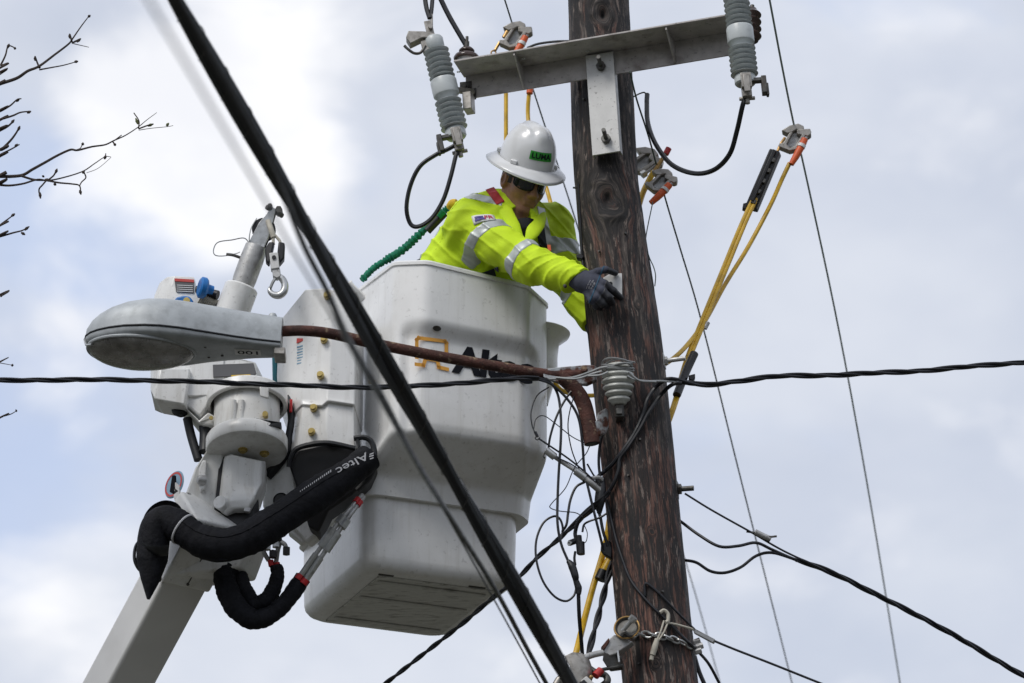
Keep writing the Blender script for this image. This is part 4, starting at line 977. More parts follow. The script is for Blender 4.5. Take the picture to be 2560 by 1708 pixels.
m = MB(); m.tube(PW([(440, 1312, -.13), (412, 1300, -.12), (392, 1316, -.11), (384, 1350, -.10), (380, 1400, -.09), (376, 1450, -.09), (371, 1498, -.09)]), [0.062, 0.055, 0.060, 0.062, 0.060, 0.036, 0.006], 20); m.obj('sleeve_tail', 'hose_cover', hose)
m = MB(); m.tube(PW([(458, 1318, -.10), (456, 1290, -.10), (440, 1268, -.09), (410, 1262, -.09), (382, 1276, -.09), (364, 1302, -.1), (358, 1340, -.11), (364, 1370, -.13), (392, 1378, -.17), (420, 1376, -.16)]), 0.026, 10, flat=0.22, ref=(0.2, -1, 0.1)); m.obj('retaining_strap', 'black_rubber', hose)
m = MB(); m.tube(PW([(358, 1345, -.07), (340, 1366, -.07), (336, 1396, -.07), (346, 1420, -.07), (362, 1430, -.07)]), 0.022, 10, flat=0.3, ref=(0.2, -1, 0.1)); m.obj('retaining_strap', 'black_rubber', hose)
# lettering stitched along the sleeve, upside down as it hangs
def sleeve_pt(px, py, off): return onplane(px, py, W(840, 1185, -.205), Vector((0.12, -1, 0.0)).normalized())
a = sleeve_pt(915, 1130, 0); b_ = sleeve_pt(838, 1172, 0); e1 = (b_ - a).normalized(); nrm = Vector((0.12, -1, 0)).normalized(); e2 = e1.cross(nrm).normalized()
if e2.z > 0: e2 = -e2
m = text_mb('Altec', (a, e1, e2, -FW), 0.029, 0.0, 0.0, 0.004, fit=(b_ - a).length); m.obj('lettering', 'thread_white', hose, recalc=False)['label'] = 'white upside-down word on the hose sleeve'
m = MB()
for k, (x0, y0, x1, y1) in enumerate(((924, 1135, 934, 1131), (923, 1140, 934, 1137), (925, 1146, 934, 1143))): m.add([sleeve_pt(x0, y0, 0), sleeve_pt(x1, y1, 0), sleeve_pt(x1, y1 + 3, 0), sleeve_pt(x0, y0 + 3, 0)], [(0, 1, 2, 3)])
m.obj('emblem', 'thread_white', hose, recalc=False)
m = MB()
for k in range(16):
    t = k / 15; x = 828 - 76 * t; y = 1182 + 52 * t - 8; s_ = 6 - 3 * t
    m.add([sleeve_pt(x, y, 0), sleeve_pt(x - 3 + t, y + 1.4, 0), sleeve_pt(x - 3 + t, y + s_ + 1.4, 0), sleeve_pt(x, y + s_, 0)], [(0, 1, 2, 3)])
m.obj('small_print', 'thread_white', hose, recalc=False)
# lower hoses with hydraulic couplings
hs = thing('hydraulic_hoses', 'pair of black hydraulic hoses with red ferrules looping below the boom', 'hose', W(650, 1560, .04))
for pts, rr in (([(580, 1410, .06), (562, 1440, .05), (570, 1480, .04), (592, 1520, .03), (632, 1548, .03), (676, 1538, .02), (718, 1500, .01), (758, 1444, .0)], [0.040, 0.042, 0.044, 0.044, 0.040, 0.034, 0.033, 0.032]),
                ([(596, 1440, .08), (612, 1480, .07), (636, 1512, .06), (664, 1502, .05), (684, 1472, .05), (694, 1436, .05), (690, 1416, .05)], [0.034, 0.034, 0.036, 0.032, 0.030, 0.026, 0.024])):
    m = MB(); Q = smooth_path(PW(pts), 10); kk = len(rr)
    r_ = [float(np.interp(i / (len(Q) - 1) * (kk - 1), range(kk), rr)) * (1 + 0.03 * math.sin(i * 2.1) + 0.03 * math.sin(i * 0.7)) for i in range(len(Q))]
    m.tube(Q, r_, 16, sm=1); m.obj('hose_sleeve', 'hose_cover', hs)
for x in (0, 12):
    pts = [(752 + x, 1440 + x * .9, -.02), (790 + x, 1385 + x * .8, -.05), (840 + x * .8, 1315 + x * .8, -.07), (884 + x * .4, 1262 + x * .6, -.06), (906 + x * .3, 1238 + x * .4, -.03)]
    Q = PW(pts); m = MB(); m.tube(Q, 0.009, 10); m.obj('pipe', 'galvanised', hs)
    m = MB(); m.tube(Q[:2], 0.013, 10, sm=1); m.cyl(Q[2] + (Q[1] - Q[2]) * 0.1, Q[2] + (Q[1] - Q[2]) * 0.75, 0.0175, n=6); m.cyl(Q[2] + (Q[3] - Q[2]) * 0.1, Q[2] + (Q[3] - Q[2]) * 0.45, 0.0185, n=6); m.obj('coupling', 'zinc', hs, sharp=25)
    m = MB(); m.cyl(W(745 + x, 1449 + x * .9, -.018), W(753 + x, 1438 + x * .9, -.02), 0.016, n=12); m.obj('ferrule', 'red_band', hs)
    m = MB(); m.cyl(W(888 + x * .4, 1257 + x * .6, -.058), W(896 + x * .4, 1247 + x * .5, -.05), 0.0125, n=12); m.obj('ferrule', 'red_band', hs)
for pts in ([(672, 1402, .05), (660, 1380, .04), (664, 1362, .04), (680, 1352, .03)], [(690, 1408, .05), (694, 1378, .04), (700, 1352, .03), (690, 1338, .04)], [(698, 1352, .03), (712, 1362, .02), (716, 1374, .02)]):
    m = MB(); m.tube(PW(pts), 0.009, 8); m.obj('pipe', 'galvanised', hs)
for q, mm in (((668, 1366, .03), 'zinc'), ((690, 1360, .03), 'zinc'), ((696, 1345, .025), 'black_plastic'), ((716, 1378, .02), 'black_plastic'), ((682, 1386, .03), 'black_plastic')):
    a = W(*q); m = MB(); m.cyl(a - Z * 0.014, a + Z * 0.014, 0.015, n=6); m.obj('coupling', mm, hs, sharp=25)
for q in ((676, 1408, .045), (692, 1414, .045)): m = MB(); a = W(*q); m.cyl(a - Z * 0.012 + Vector((.005, 0, 0)), a + Z * 0.01, 0.012, n=10); m.obj('ferrule', 'red_band', hs)
# teal pole standing between lamp and mount cover
wire('teal_tube', PW([(687, 880, .2), (688, 930, .2), (689, 985, .2)]), 0.011, 'teal_paint', 'teal tube standing upright behind the lamp socket', 'tube')
# small round sticker mirror beside boom tip
t = thing('round_reflector', 'small oval printed disc on a clip left of the boom tip', 'reflector', W(437, 1262, .02))
m = MB(); dA = Vector((-0.72, -0.69, 0.1)); m.lathe(W(436, 1212, .02), dA, [(0, 0.004), (0.052, 0.004), (0.056, 0.0), (0.052, -0.004), (0, -0.004)], 32); m.obj('disc', 'decal_blue', t)
m = MB(); m.lathe(W(436, 1212, .02), dA, [(0.042, 0.0048), (0.050, 0.0048), (0.050, 0.0035), (0.042, 0.0035), (0.042, 0.0048)], 32); m.obj('ring', 'decal_red', t)
m = slab([(430, 1190, -.02), (436, 1188, -.02), (438, 1222, -.02), (446, 1228, -.02), (434, 1236, -.02), (424, 1230, -.02)], (0.006, 0.008, 0)); m.obj('print', 'logo_black', t)
m = slab([(438, 1206, -.02), (448, 1216, -.02), (446, 1250, -.02), (436, 1252, -.02), (434, 1240, -.02)], (0.006, 0.008, 0)); m.obj('print', 'decal_white', t)
m = MB(); m.tube(PW([(450, 1240, .02), (458, 1250, .0), (462, 1264, -.02)]), 0.005, 8); m.obj('clip', 'galvanised', t)
# ------------------------------------------------------------------ the line worker
mat('hivis', (0.61, 0.84, 0.012), 0.75, var=0.06, vscale=16, bump=0.25, bscale=240)
mat('hivis_seam', (0.20, 0.25, 0.01), 0.8)
mat('reflective_tape', (0.50, 0.535, 0.52), 0.4, 0.25, var=0.06, vscale=30, bump=0.1, bscale=300)
mat('skin', (0.37, 0.185, 0.122), 0.5, var=0.12, vscale=40, dirt=(0.10, 0.055, 0.04), dscale=30, damt=0.35, dlo=0.5, dhi=0.75, bump=0.15, bscale=300, sss=0.15)
mat('stubble', (0.05, 0.035, 0.03), 0.7)
mat('helmet_shell', (0.74, 0.75, 0.76), 0.22, coat=0.4, var=0.02, vscale=10)
mat('glove_knit', (0.045, 0.05, 0.075), 0.8, var=0.15, vscale=60, bump=0.3, bscale=400)
mat('glove_palm', (0.012, 0.013, 0.018), 0.45, var=0.2, vscale=60)
mat('glove_blue', (0.008, 0.07, 0.13), 0.6)
mat('dark_lens', (0.012, 0.016, 0.014), 0.06, spec=0.9)
mat('dark_trousers', (0.03, 0.035, 0.05), 0.85, var=0.2, vscale=20)
def A3(*q): return np.array(W(*q))
pb = W(1085, 770, 0.26)
man = thing('person', 'person in yellow hi-vis shirt and white hard hat leaning from the bucket to the pole', 'person', Vector((pb.x, pb.y, BO.z - 1.12)))
sR, eR, wR = A3(1172, 566, 0.03), A3(1324, 660, -0.075), A3(1455, 703, -0.165)
sL, eL, wL = A3(1378, 566, 0.25), A3(1413, 684, 0.22), A3(1484, 806, 0.175)
hip, chest, upc, nkb = A3(1085, 770, 0.26), A3(1180, 640, 0.19), A3(1275, 568, 0.16), A3(1278, 520, 0.13)
VD = np.array(FW)
# head frame
HY, HP = R(33), R(30)
hf = np.array((math.sin(HY) * math.cos(HP), -math.cos(HY) * math.cos(HP), -math.sin(HP)))
hu = np.array((math.sin(HY) * math.sin(HP), -math.cos(HY) * math.sin(HP), math.cos(HP)))
hr = np.cross(hf, hu)                                  # towards his right hand
HC = A3(1309, 453, 0.055)
def hp_(f, r, u): return HC + hf * f + hr * r + hu * u
def head_sdf(P):
    AX = (hf, hr, hu)
    d = ell(P, hp_(-0.008, 0, 0.028), AX, (0.097, 0.077, 0.100))
    d = smin(d, ell(P, hp_(0.024, 0, -0.045), AX, (0.070, 0.061, 0.078)), 0.03)
    for s in (-1, 1):
        d = smin(d, ell(P, hp_(0.052, s * 0.040, -0.032), AX, (0.032, 0.026, 0.030)), 0.02)       # cheek
        d = smin(d, cap(P, hp_(-0.010, s * 0.056, -0.066), hp_(0.058, s * 0.022, -0.108), 0.018, 0.017), 0.03)   # jaw line
        e = ell(P, hp_(-0.012, s * 0.079, -0.012), (hf, hr, hu), (0.021, 0.010, 0.033))
        e = smax(e, -ell(P, hp_(-0.006, s * 0.088, -0.010), (hf, hr, hu), (0.011, 0.008, 0.019)), 0.006)
        d = smin(d, e, 0.008)
        d = smax(d, -ell(P, hp_(0.094, s * 0.031, -0.006), AX, (0.018, 0.017, 0.012)), 0.014)      # eye sockets
        d = smin(d, ell(P, hp_(0.078, s * 0.031, -0.006), AX, (0.0125, 0.0125, 0.0125)), 0.004)    # eyeballs
        d = smin(d, ell(P, hp_(0.101, s * 0.013, -0.044), AX, (0.011, 0.009, 0.008)), 0.008)       # nostril wings
    d = smin(d, cap(P, hp_(0.074, -0.036, 0.016), hp_(0.074, 0.036, 0.016), 0.014, 0.014), 0.018)  # brow
    d = smin(d, cap(P, hp_(0.088, 0, 0.006), hp_(0.108, 0, -0.038), 0.009, 0.0125), 0.014)         # nose
    d = smin(d, ell(P, hp_(0.066, 0, -0.106), AX, (0.025, 0.027, 0.021)), 0.022)                   # chin
    d = smin(d, ell(P, hp_(0.078, 0, -0.064), AX, (0.020, 0.028, 0.017)), 0.014)
    d = smin(d, cap(P, hp_(0.090, -0.020, -0.0685), hp_(0.090, 0.020, -0.0685), 0.0062, 0.0062), 0.006)
    d = smin(d, cap(P, hp_(0.088, -0.018, -0.080), hp_(0.088, 0.018, -0.080), 0.0066, 0.0066), 0.006)
    d = smax(d, -cap(P, hp_(0.099, -0.024, -0.0745), hp_(0.099, 0.024, -0.0745), 0.0032, 0.0032), 0.004)   # mouth line
    d = smin(d, cap(P, hp_(-0.022, 0, -0.055), nkb, 0.057, 0.062), 0.025)
    return d
def body_sdf(P):
    d = head_sdf(P)
    d = smin(d, cap(P, nkb, upc, 0.062, 0.10), 0.04)
    d = smin(d, cap(P, sR * 0.85 + upc * 0.15, sL * 0.85 + upc * 0.15, 0.058, 0.058), 0.05)
    d = smin(d, chain(P, (upc, chest, hip), (0.10, 0.115, 0.12)), 0.05)
    d = smin(d, chain(P, (sR, eR, wR), (0.055, 0.042, 0.030)), 0.04)
    d = smin(d, chain(P, (sL, eL, wL), (0.055, 0.042, 0.030)), 0.04)
    return d
lo = np.minimum.reduce([sR, wR, hip]) - 0.15; hi = np.maximum.reduce([sL, wL, HC + 0.05]) + 0.13
hlo = HC - np.array((0.16, 0.17, 0.26)); hhi = HC + np.array((0.15, 0.16, 0.17))
bd = sdf_obj('body', body_sdf, lo, hi, 0.009, 'skin', man)
sdf_obj('head', lambda P: smax(head_sdf(P) - 0.0012, (P - nkb) @ (-hu) - 0.02, 0.005), hlo, hhi, 0.0034, 'skin', man)

# shirt
def along(P, a, b):
    d = b - a; return ((P - a) @ d) / (d @ d)
def shirt_base(P):
    t = chain(P, (upc, chest, hip), (0.135, 0.150, 0.160), 0.06)
    t = smin(t, cap(P, upc + np.array((0.05, 0.0, -0.04)), chest + np.array((0.10, 0.02, -0.10)), 0.115, 0.12), 0.05)
    t = smin(t, cap(P, sR * 0.92 + upc * 0.08, sL * 0.92 + upc * 0.08, 0.082, 0.080), 0.07)
    t = smin(t, cap(P, nkb + np.array((0, 0, -0.015)), upc, 0.078, 0.11), 0.05)
    t = smin(t, cap(P, A3(1168, 530, 0.09), A3(1250, 505, 0.12), 0.055, 0.05), 0.05)
    a = chain(P, (sR, eR, wR), (0.092, 0.074, 0.056), 0.03)
    b = chain(P, (sL, eL, wL), (0.088, 0.072, 0.056), 0.03)
    return t, a, b
def folds(P):
    x, y, z = P.T
    ta = along(P, sR, eR); tb = along(P, eR, wR)
    q = 0.0
    d1 = (P - sR) @ ((eR - sR) / np.linalg.norm(eR - sR))
    up_ = P @ np.array(UP)
    w1 = np.sin(95 * d1 + 34 * up_ + 1.6 * np.sin(30 * up_ + 9 * d1)); w1 = np.sign(w1) * np.abs(w1) ** 0.7
    w2 = np.sin(60 * d1 - 55 * up_ + 2.0 * np.sin(24 * x + 17 * y))
    w3 = np.sin(150 * d1 + 20 * up_ + 2.5 * np.sin(40 * up_)); 
    near_el = np.exp(-((P - eR) ** 2).sum(1) / 0.018); near_sh = np.exp(-((P - sR) ** 2).sum(1) / 0.03); near_wr = np.exp(-((P - wR) ** 2).sum(1) / 0.010)
    q = 0.0026 * w1 * (0.35 + 0.9 * near_el) + 0.0020 * w2 * (0.5 + near_sh) + 0.0030 * w3 * near_wr
    q = q + 0.0020 * np.sin(46 * x - 30 * z + 2.2 * np.sin(19 * z + 12 * y))
    for k in (0,):   # long drag folds from armpit to elbow
        near_l = np.exp(-((P - eL) ** 2).sum(1) / 0.03)
        q = q + 0.006 * np.sin(85 * z + 40 * x + 2 * np.sin(25 * x)) * near_l
    rid = lambda ph: (1 - np.abs(np.sin(ph))) ** 3
    arm_ = np.exp(-(np.linalg.norm(P - (sR + eR) / 2, axis=1) / 0.15) ** 4); fore = np.exp(-(np.linalg.norm(P - (eR + wR) / 2, axis=1) / 0.13) ** 4)
    q = q - 0.0075 * rid(34 * d1 + 48 * up_ + 1.2 * np.sin(16 * up_ + 1)) * arm_ - 0.0065 * rid(52 * d1 - 22 * up_ + 1.4 * np.sin(26 * up_) + 0.6) * fore
    q = q - 0.0070 * rid(24 * x + 38 * z + 1.5 * np.sin(14 * x - 9 * y)) * (1 - arm_) * (1 - fore)
    return q
def shirt_sdf(P, open_=True):
    t, a, b = shirt_base(P)
    d = smin(smin(t, a, 0.045), b, 0.045) + folds(P)
    # cuffs end square, neck is open
    d = np.maximum(d, ((P - wR) @ ((wR - eR) / np.linalg.norm(wR - eR))) - 0.004)
    d = np.maximum(d, ((P - wL) @ ((wL - eL) / np.linalg.norm(wL - eL))) - 0.004)
    if open_:
        d = smax(d, -cap(P, nkb + np.array((-0.005, 0.0, 0.05)), nkb + np.array((0.0, -0.005, -0.02)), 0.068, 0.06), 0.008)
        vf = A3(1322, 600, 0.02)
        d = smax(d, -cap(P, A3(1300, 545, 0.03), vf, 0.046, 0.010), 0.008)      # open V at the throat
    return d
sh_o = sdf_obj('shirt', shirt_sdf, lo, hi, 0.0046, 'hivis', man)
def on_shirt(name, region, material, off=0.0016, h=0.0033, l=lo, u=hi):
    return sdf_obj(name, lambda P: np.maximum(shirt_sdf(P) - off, region(P)), l, u, h, material, man, 0)
def band(a, b, t0, hw, lim=0.16, skew=None):
    n = (b - a) / np.linalg.norm(b - a)
    if skew is not None: n = n + np.array(skew); n /= np.linalg.norm(n)
    c = a + (b - a) * t0
    return lambda P: np.maximum(np.abs((P - c) @ n) - hw, np.linalg.norm(P - c, axis=1) - lim)
bx_ = lambda c, r: (c - r, c + r)
for a, b, t0, hw, sk in ((sR, eR, 0.36, 0.021, (-0.22, 0, -0.22)), (sR, eR, 0.90, 0.022, (-0.04, 0, -0.08)), (sL, eL, 0.62, 0.032, (0, 0, -0.2)), (eL, wL, 0.40, 0.024, (0.1, 0, 0.1))):
    c = a + (b - a) * t0; l_, u_ = bx_(c, 0.17); on_shirt('reflective_band', band(a, b, t0, hw, 0.14, sk), 'reflective_tape', l=l_, u=u_)
def seen_strip(p, q, hw, dmin=-9, dmax=9):
    """strip of cloth between two image points, as wide as 2*hw"""
    p = np.array(p); q = np.array(q); n = np.cross(q - p, VD); n /= np.linalg.norm(n); ln = np.linalg.norm(q - p); e = (q - p) / ln
    def f(P):
        s = (P - p) @ e; dpt = (P - p) @ VD
        return np.maximum.reduce([np.abs((P - p) @ n) - hw, -s, s - ln, dpt - dmax, dmin - dpt])
    return f
c = A3(1370, 580, 0.1); on_shirt('chest_tape', seen_strip(A3(1352, 520, 0.1), A3(1384, 660, 0.1), 0.015, -0.4, 0.14), 'reflective_tape', l=c - 0.22, u=c + 0.22)
c = A3(1200, 490, 0.1); on_shirt('shoulder_tape', seen_strip(A3(1165, 488, 0.1), A3(1262, 510, 0.1), 0.014, -0.3, 0.4), 'reflective_tape', l=c - 0.2, u=c + 0.2)
c = A3(1090, 600, 0.2); on_shirt('back_tape', seen_strip(A3(1125, 525, 0.2), A3(1030, 660, 0.2), 0.018, -0.1, 0.5), 'reflective_tape', l=c - 0.2, u=c + 0.2)
c = A3(1120, 570, 0.0); on_shirt('sleeve_seam', band(sR, eR, -0.22, 0.0022, 0.15, (-0.25, 0.1, 0.25)), 'hivis_seam', 0.0012, 0.004, l=c - 0.2, u=c + 0.2)
# collar flaps
m = MB(); m.tube(PW([(1240, 476, 0.17), (1246, 498, 0.08), (1262, 528, 0.01), (1284, 566, -0.015), (1304, 598, -0.02)]), [0.020, 0.028, 0.031, 0.027, 0.010], 12, flat=0.35, ref=(1, 0.1, 0.3)); m.obj('collar', 'hivis', man)
m = MB(); m.tube(PW([(1352, 516, 0.15), (1350, 536, 0.08), (1342, 560, 0.03), (1330, 584, 0.0), (1318, 604, -0.01)]), [0.018, 0.027, 0.032, 0.026, 0.012], 12, flat=0.35, ref=(1, 0.2, -0.2)); m.obj('collar', 'hivis', man)
m = MB(); m.tube(PW([(1316, 600, -0.02), (1330, 625, -0.02), (1345, 650, -0.02)]), [0.010, 0.013, 0.014], 10, flat=0.4, ref=(1, 0.3, 0)); m.obj('placket', 'hivis', man)
m = MB(); m.tube(PW([(1308, 560, 0.05), (1312, 585, 0.045), (1320, 602, 0.03)]), [0.05, 0.04, 0.012], 14); m.obj('undershirt', 'black_plastic', man)
# cuff snap
a = W(1412, 715, -0.225); m = MB(); m.lathe(a, Vector((-0.2, -1, -0.2)), [(0, 0.006), (0.0045, 0.005), (0.0065, 0.002), (0.0065, -0.01)], 14); m.obj('cuff_snap', 'dark_steel', man)
# chest patch
pc = A3(1208, 541, -0.09); pn = np.array((-0.10, -0.96, 0.12)); pn /= np.linalg.norm(pn)
def surf(P0, n, off):
    """walk a point on to the shirt along a normal"""
    P = np.array([P0]) + n * 0.08
    for _ in range(40): P = P - n * np.maximum(shirt_sdf(P) * 0.8, -0.01)[:, None]
    return Vector(P[0] + n * off)
pe1 = np.array(W(1236, 531, -0.09)) - np.array(W(1182, 544, -0.09)); pe1 -= pn * (pe1 @ pn); pl_ = np.linalg.norm(pe1); pe1 /= pl_; pe2 = np.cross(pn, pe1)
def patch_pt(x, y, off): return surf(pc + pe1 * x + pe2 * y, pn, off)
def patch_grid(x0, x1, y0, y1, off, n=9): return MB().grid(lambda a, b: patch_pt(x0 + (x1 - x0) * a, y0 + (y1 - y0) * b, off), n, 5)
patch_grid(-0.044, 0.044, -0.021, 0.021, 0.0045).obj('sewn_patch', 'decal_white', man).modifiers.new('s', 'SOLIDIFY').thickness = 0.0015
def wrap_text(txt, x0, w, y0, h, mat_, off, name, mapper, bold=0.02):
    tm = text_mb(txt, (Vector((0, 0, 0)), Vector((1, 0, 0)), Vector((0, 1, 0)), Vector((0, 0, 1))), h, 0, 0, bold, fit=w)
    q = MB(); q.add([mapper(v.x + x0, v.y + y0, off) for v in tm.v], tm.f); return q.obj(name, mat_, man, recalc=False)
wrap_text('FR', 0.004, 0.034, -0.012, 0.024, 'patch_red', 0.0078, 'patch_letters', patch_pt)
wrap_text('HRCFR', -0.036, 0.040, -0.009, 0.010, 'patch_purple', 0.0062, 'patch_letters', patch_pt, 0.01) if False else patch_grid(-0.036, 0.004, -0.011, -0.001, 0.0072, 6).obj('patch_print', 'patch_purple', man)
patch_grid(-0.034, 0.000, 0.002, 0.011, 0.0072, 6).obj('patch_print', 'patch_purple', man)
# harness
c = A3(1255, 500, 0.1); on_shirt('harness_strap', seen_strip(A3(1226, 474, 0.1), A3(1262, 524, 0.1), 0.017, -0.3, 0.3), 'red_strap', 0.006, l=c - 0.16, u=c + 0.16)
c = A3(1362, 600, 0.1); on_shirt('harness_strap', seen_strip(A3(1350, 566, 0.1), A3(1366, 670, 0.1), 0.016, -0.4, 0.12), 'dark_trousers', 0.007, l=c - 0.2, u=c + 0.2)
m = slab([(1368, 612, -0.02), (1376, 612, -0.02), (1378, 626, -0.02), (1370, 627, -0.02)], (0, 0.01, 0)); m.obj('harness_tag', 'orange_boot', man)
c = A3(1180, 690, 0.05); on_shirt('harness_strap', seen_strip(A3(1172, 704, 0.1), A3(1236, 682, 0.1), 0.015, -0.4, 0.2), 'dark_trousers', 0.007, l=c - 0.16, u=c + 0.16)
# trousers and boots inside the bucket
def legs(P):
    f = BO.z - 1.10
    d = cap(P, hip + np.array((0, 0, 0.06)), hip + np.array((0, 0, -0.06)), 0.15, 0.15)
    for s in (-1, 1):
        h_ = hip + np.array((0.03 * s, 0.085 * s, -0.04)); k_ = np.array(BP(0.27 + 0.02 * s, 0.58 + 0.10 * s, -0.64)); a_ = np.array(BP(0.20, 0.60 + 0.12 * s, -1.0))
        d = smin(d, chain(P, (h_, k_, a_), (0.105, 0.078, 0.062)), 0.04); d = smin(d, cap(P, a_ + np.array((0, 0, -0.03)), a_ + np.array((0.12, 0.03, -0.04)), 0.05, 0.04), 0.03)
    return d
sdf_obj('trousers', legs, (hip[0] - 0.25, hip[1] - 0.3, BO.z - 1.2), (hip[0] + 0.4, hip[1] + 0.6, hip[2] + 0.2), 0.014, 'dark_trousers', man)

# gloves: palm, four fingers and a thumb, closed on the plate
def glove_sdf(P, palm, fing):
    d = chain(P, palm, (0.037, 0.040, 0.036, 0.024)[:len(palm)], 0.02)
    for pts, rs in fing: d = smin(d, chain(P, pts, rs, 0.006), 0.009)
    return d
palm = [A3(1440, 698, -0.165), A3(1462, 706, -0.178), A3(1482, 713, -0.192), A3(1496, 714, -0.196)]
F5 = [([A3(1466, 694, -0.185), A3(1494, 680, -0.205), A3(1514, 674, -0.20), A3(1538, 683, -0.165)], (0.020, 0.0150, 0.0125, 0.0105)),
      ([A3(1490, 698, -0.200), A3(1511, 710, -0.218), A3(1533, 728, -0.208), A3(1551, 744, -0.172)], (0.018, 0.0150, 0.0130, 0.0110)),
      ([A3(1486, 712, -0.202), A3(1505, 727, -0.228), A3(1522, 744, -0.226), A3(1530, 757, -0.192)], (0.018, 0.0155, 0.0140, 0.0115)),
      ([A3(1478, 724, -0.198), A3(1492, 744, -0.220), A3(1507, 760, -0.212), A3(1518, 766, -0.178)], (0.018, 0.0145, 0.0130, 0.0110)),
      ([A3(1468, 732, -0.186), A3(1479, 751, -0.203), A3(1491, 766, -0.192), A3(1501, 770, -0.165)], (0.016, 0.0130, 0.0115, 0.0100))]
gl = np.minimum.reduce([A3(1430, 780, -0.24), A3(1430, 650, -0.24)]) - 0.03; gu = np.maximum.reduce([A3(1570, 650, -0.12), A3(1570, 780, -0.12)]) + 0.03
glove = sdf_obj('glove', lambda P: glove_sdf(P, palm, F5), gl, gu, 0.0026, 'glove_knit', man)
# dipped black palm side and fingertips
cut0 = A3(1503, 689, -0.20); cut1 = A3(1478, 752, -0.20); cn_ = np.cross(cut1 - cut0, VD); cn_ /= np.linalg.norm(cn_)
if cn_[0] < 0: cn_ = -cn_
sdf_obj('dipped_palm', lambda P: np.maximum(glove_sdf(P, palm, F5) - 0.0014, -((P - cut0) @ cn_ + 0.45 * ((P - A3(1503, 720, -0.205)) @ np.array((0, 1.0, 0))) - 0.012)), gl, gu, 0.0028, 'glove_palm', man)
sdf_obj('glove_trim', lambda P: np.maximum(glove_sdf(P, palm, F5) - 0.0018, np.abs((P - cut0) @ cn_ + 0.004) - 0.0026), gl, gu, 0.0026, 'glove_blue', man, 0)
wn = (wR - eR) / np.linalg.norm(wR - eR)
sdf_obj('glove_cuff', lambda P: np.maximum(cap(P, wR - wn * 0.02, wR + wn * 0.012, 0.047, 0.045), np.abs((P - wR) @ wn - 0.002) - 0.012), wR - 0.08, wR + 0.08, 0.003, 'glove_palm', man)
gp0 = onplane(1466, 716, W(1480, 712, -0.2365), Vector((-0.1, -1, 0.1)).normalized()); gn = Vector((-0.1, -1, 0.1)).normalized()
ge1 = (onplane(1484, 692, gp0, gn) - gp0).normalized(); ge2 = gn.cross(ge1)
for k, (w_, h_) in enumerate(((0.030, 0.003), (0.034, 0.005), (0.026, 0.007))):
    m = text_mb('M 40 200', (gp0 - ge2 * (0.010 * k) + ge1 * 0.003 * k, ge1, ge2, gn), h_, 0.0, 0, 0.0, fit=w_); bpy.data.meshes  # small print on the back of the hand
    P2 = [np.array(v) for v in m.v]
    for i, p in enumerate(P2):
        q = p[None, :] + np.array(gn) * 0.02
        for _ in range(25): q = q - np.array(gn) * (glove_sdf(q, palm, F5) * 0.9)[:, None]
        m.v[i] = Vector(q[0]) + gn * 0.0018
    m.obj('glove_print', 'thread_white', man, recalc=False)
# other hand, round the back of the pole
palm2 = [wL - (wL - eL) / np.linalg.norm(wL - eL) * 0.01, A3(1492, 818, 0.175), A3(1506, 832, 0.17), A3(1518, 840, 0.17)]
F6 = [([A3(1500, 812 + 11 * k, 0.168), A3(1530, 822 + 12 * k, 0.178), A3(1560, 830 + 13 * k, 0.178), A3(1585, 836 + 13 * k, 0.168)], (0.016, 0.014, 0.012, 0.010)) for k in range(4)] + [([A3(1488, 808, 0.165), A3(1492, 790, 0.16), A3(1498, 775, 0.155)], (0.016, 0.013, 0.010))]
sdf_obj('glove', lambda P: glove_sdf(P, palm2, F6), np.minimum(A3(1460, 900, 0.1), A3(1460, 760, 0.1)) - 0.02, np.maximum(A3(1610, 760, 0.22), A3(1610, 900, 0.22)) + 0.03, 0.005, 'glove_knit', man)

# hard hat
hC = hp_(-0.010, 0.004, 0.072)
_t = R(10); hf0, hu0 = hf.copy(), hu.copy()
Hf = hf0 * math.cos(_t) - hu0 * math.sin(_t); Hu = hu0 * math.cos(_t) + hf0 * math.sin(_t); HS = 1.05
_r = R(7); HR = hr * math.cos(_r) - Hu * math.sin(_r); Hu = Hu * math.cos(_r) + hr * math.sin(_r)
def dome(phi, t):
    """phi = 0 at the front; t = 0 at the brim line, 1 at the crown"""
    a, b, h = 0.123, 0.102, 0.146
    th = t * math.pi / 2
    rr = math.cos(th) ** 0.70 if th < math.pi / 2 else 0.0; hh = math.sin(th) ** 0.98
    x = a * rr * math.cos(phi); y = b * rr * math.sin(phi); z = h * hh
    # raised V ridge from the crown to the front
    side = y / 0.108; fr = x / 0.13
    wdt = 0.16 + 0.14 * max(0.0, fr)
    k = math.exp(-(side / wdt) ** 4) * sstep(0.42, 0.75, t + 0.10 * (fr < 0)) * (0.010 + 0.006 * max(0, fr))
    k2 = 0.005 * math.exp(-((abs(side) - 0.42) / 0.10) ** 2) * sstep(0.5, 0.8, t) * (fr < 0.5)
    nrm = Vector((x / a / a, y / b / b, z / h / h)).normalized()
    p = Vector((x, y, z)) + nrm * (k + k2)
    return p
def hw(p, off=0.0): return Vector(hC + (Hf * p.x + HR * p.y + Hu * p.z) * HS)
hat = bpy.data.objects.new('hard_hat', None); col.objects.link(hat); hat.parent = man; hat.location = Vector(hC) - Vector(man.location); hat['label'] = 'white full-brim hard hat with a green name plate'
m = MB(); m.grid(lambda a, b: hw(dome(a * 2 * math.pi, 0.0 + 0.9985 * b)), 72, 40, True); m.obj('shell', 'helmet_shell', hat, sharp=80)
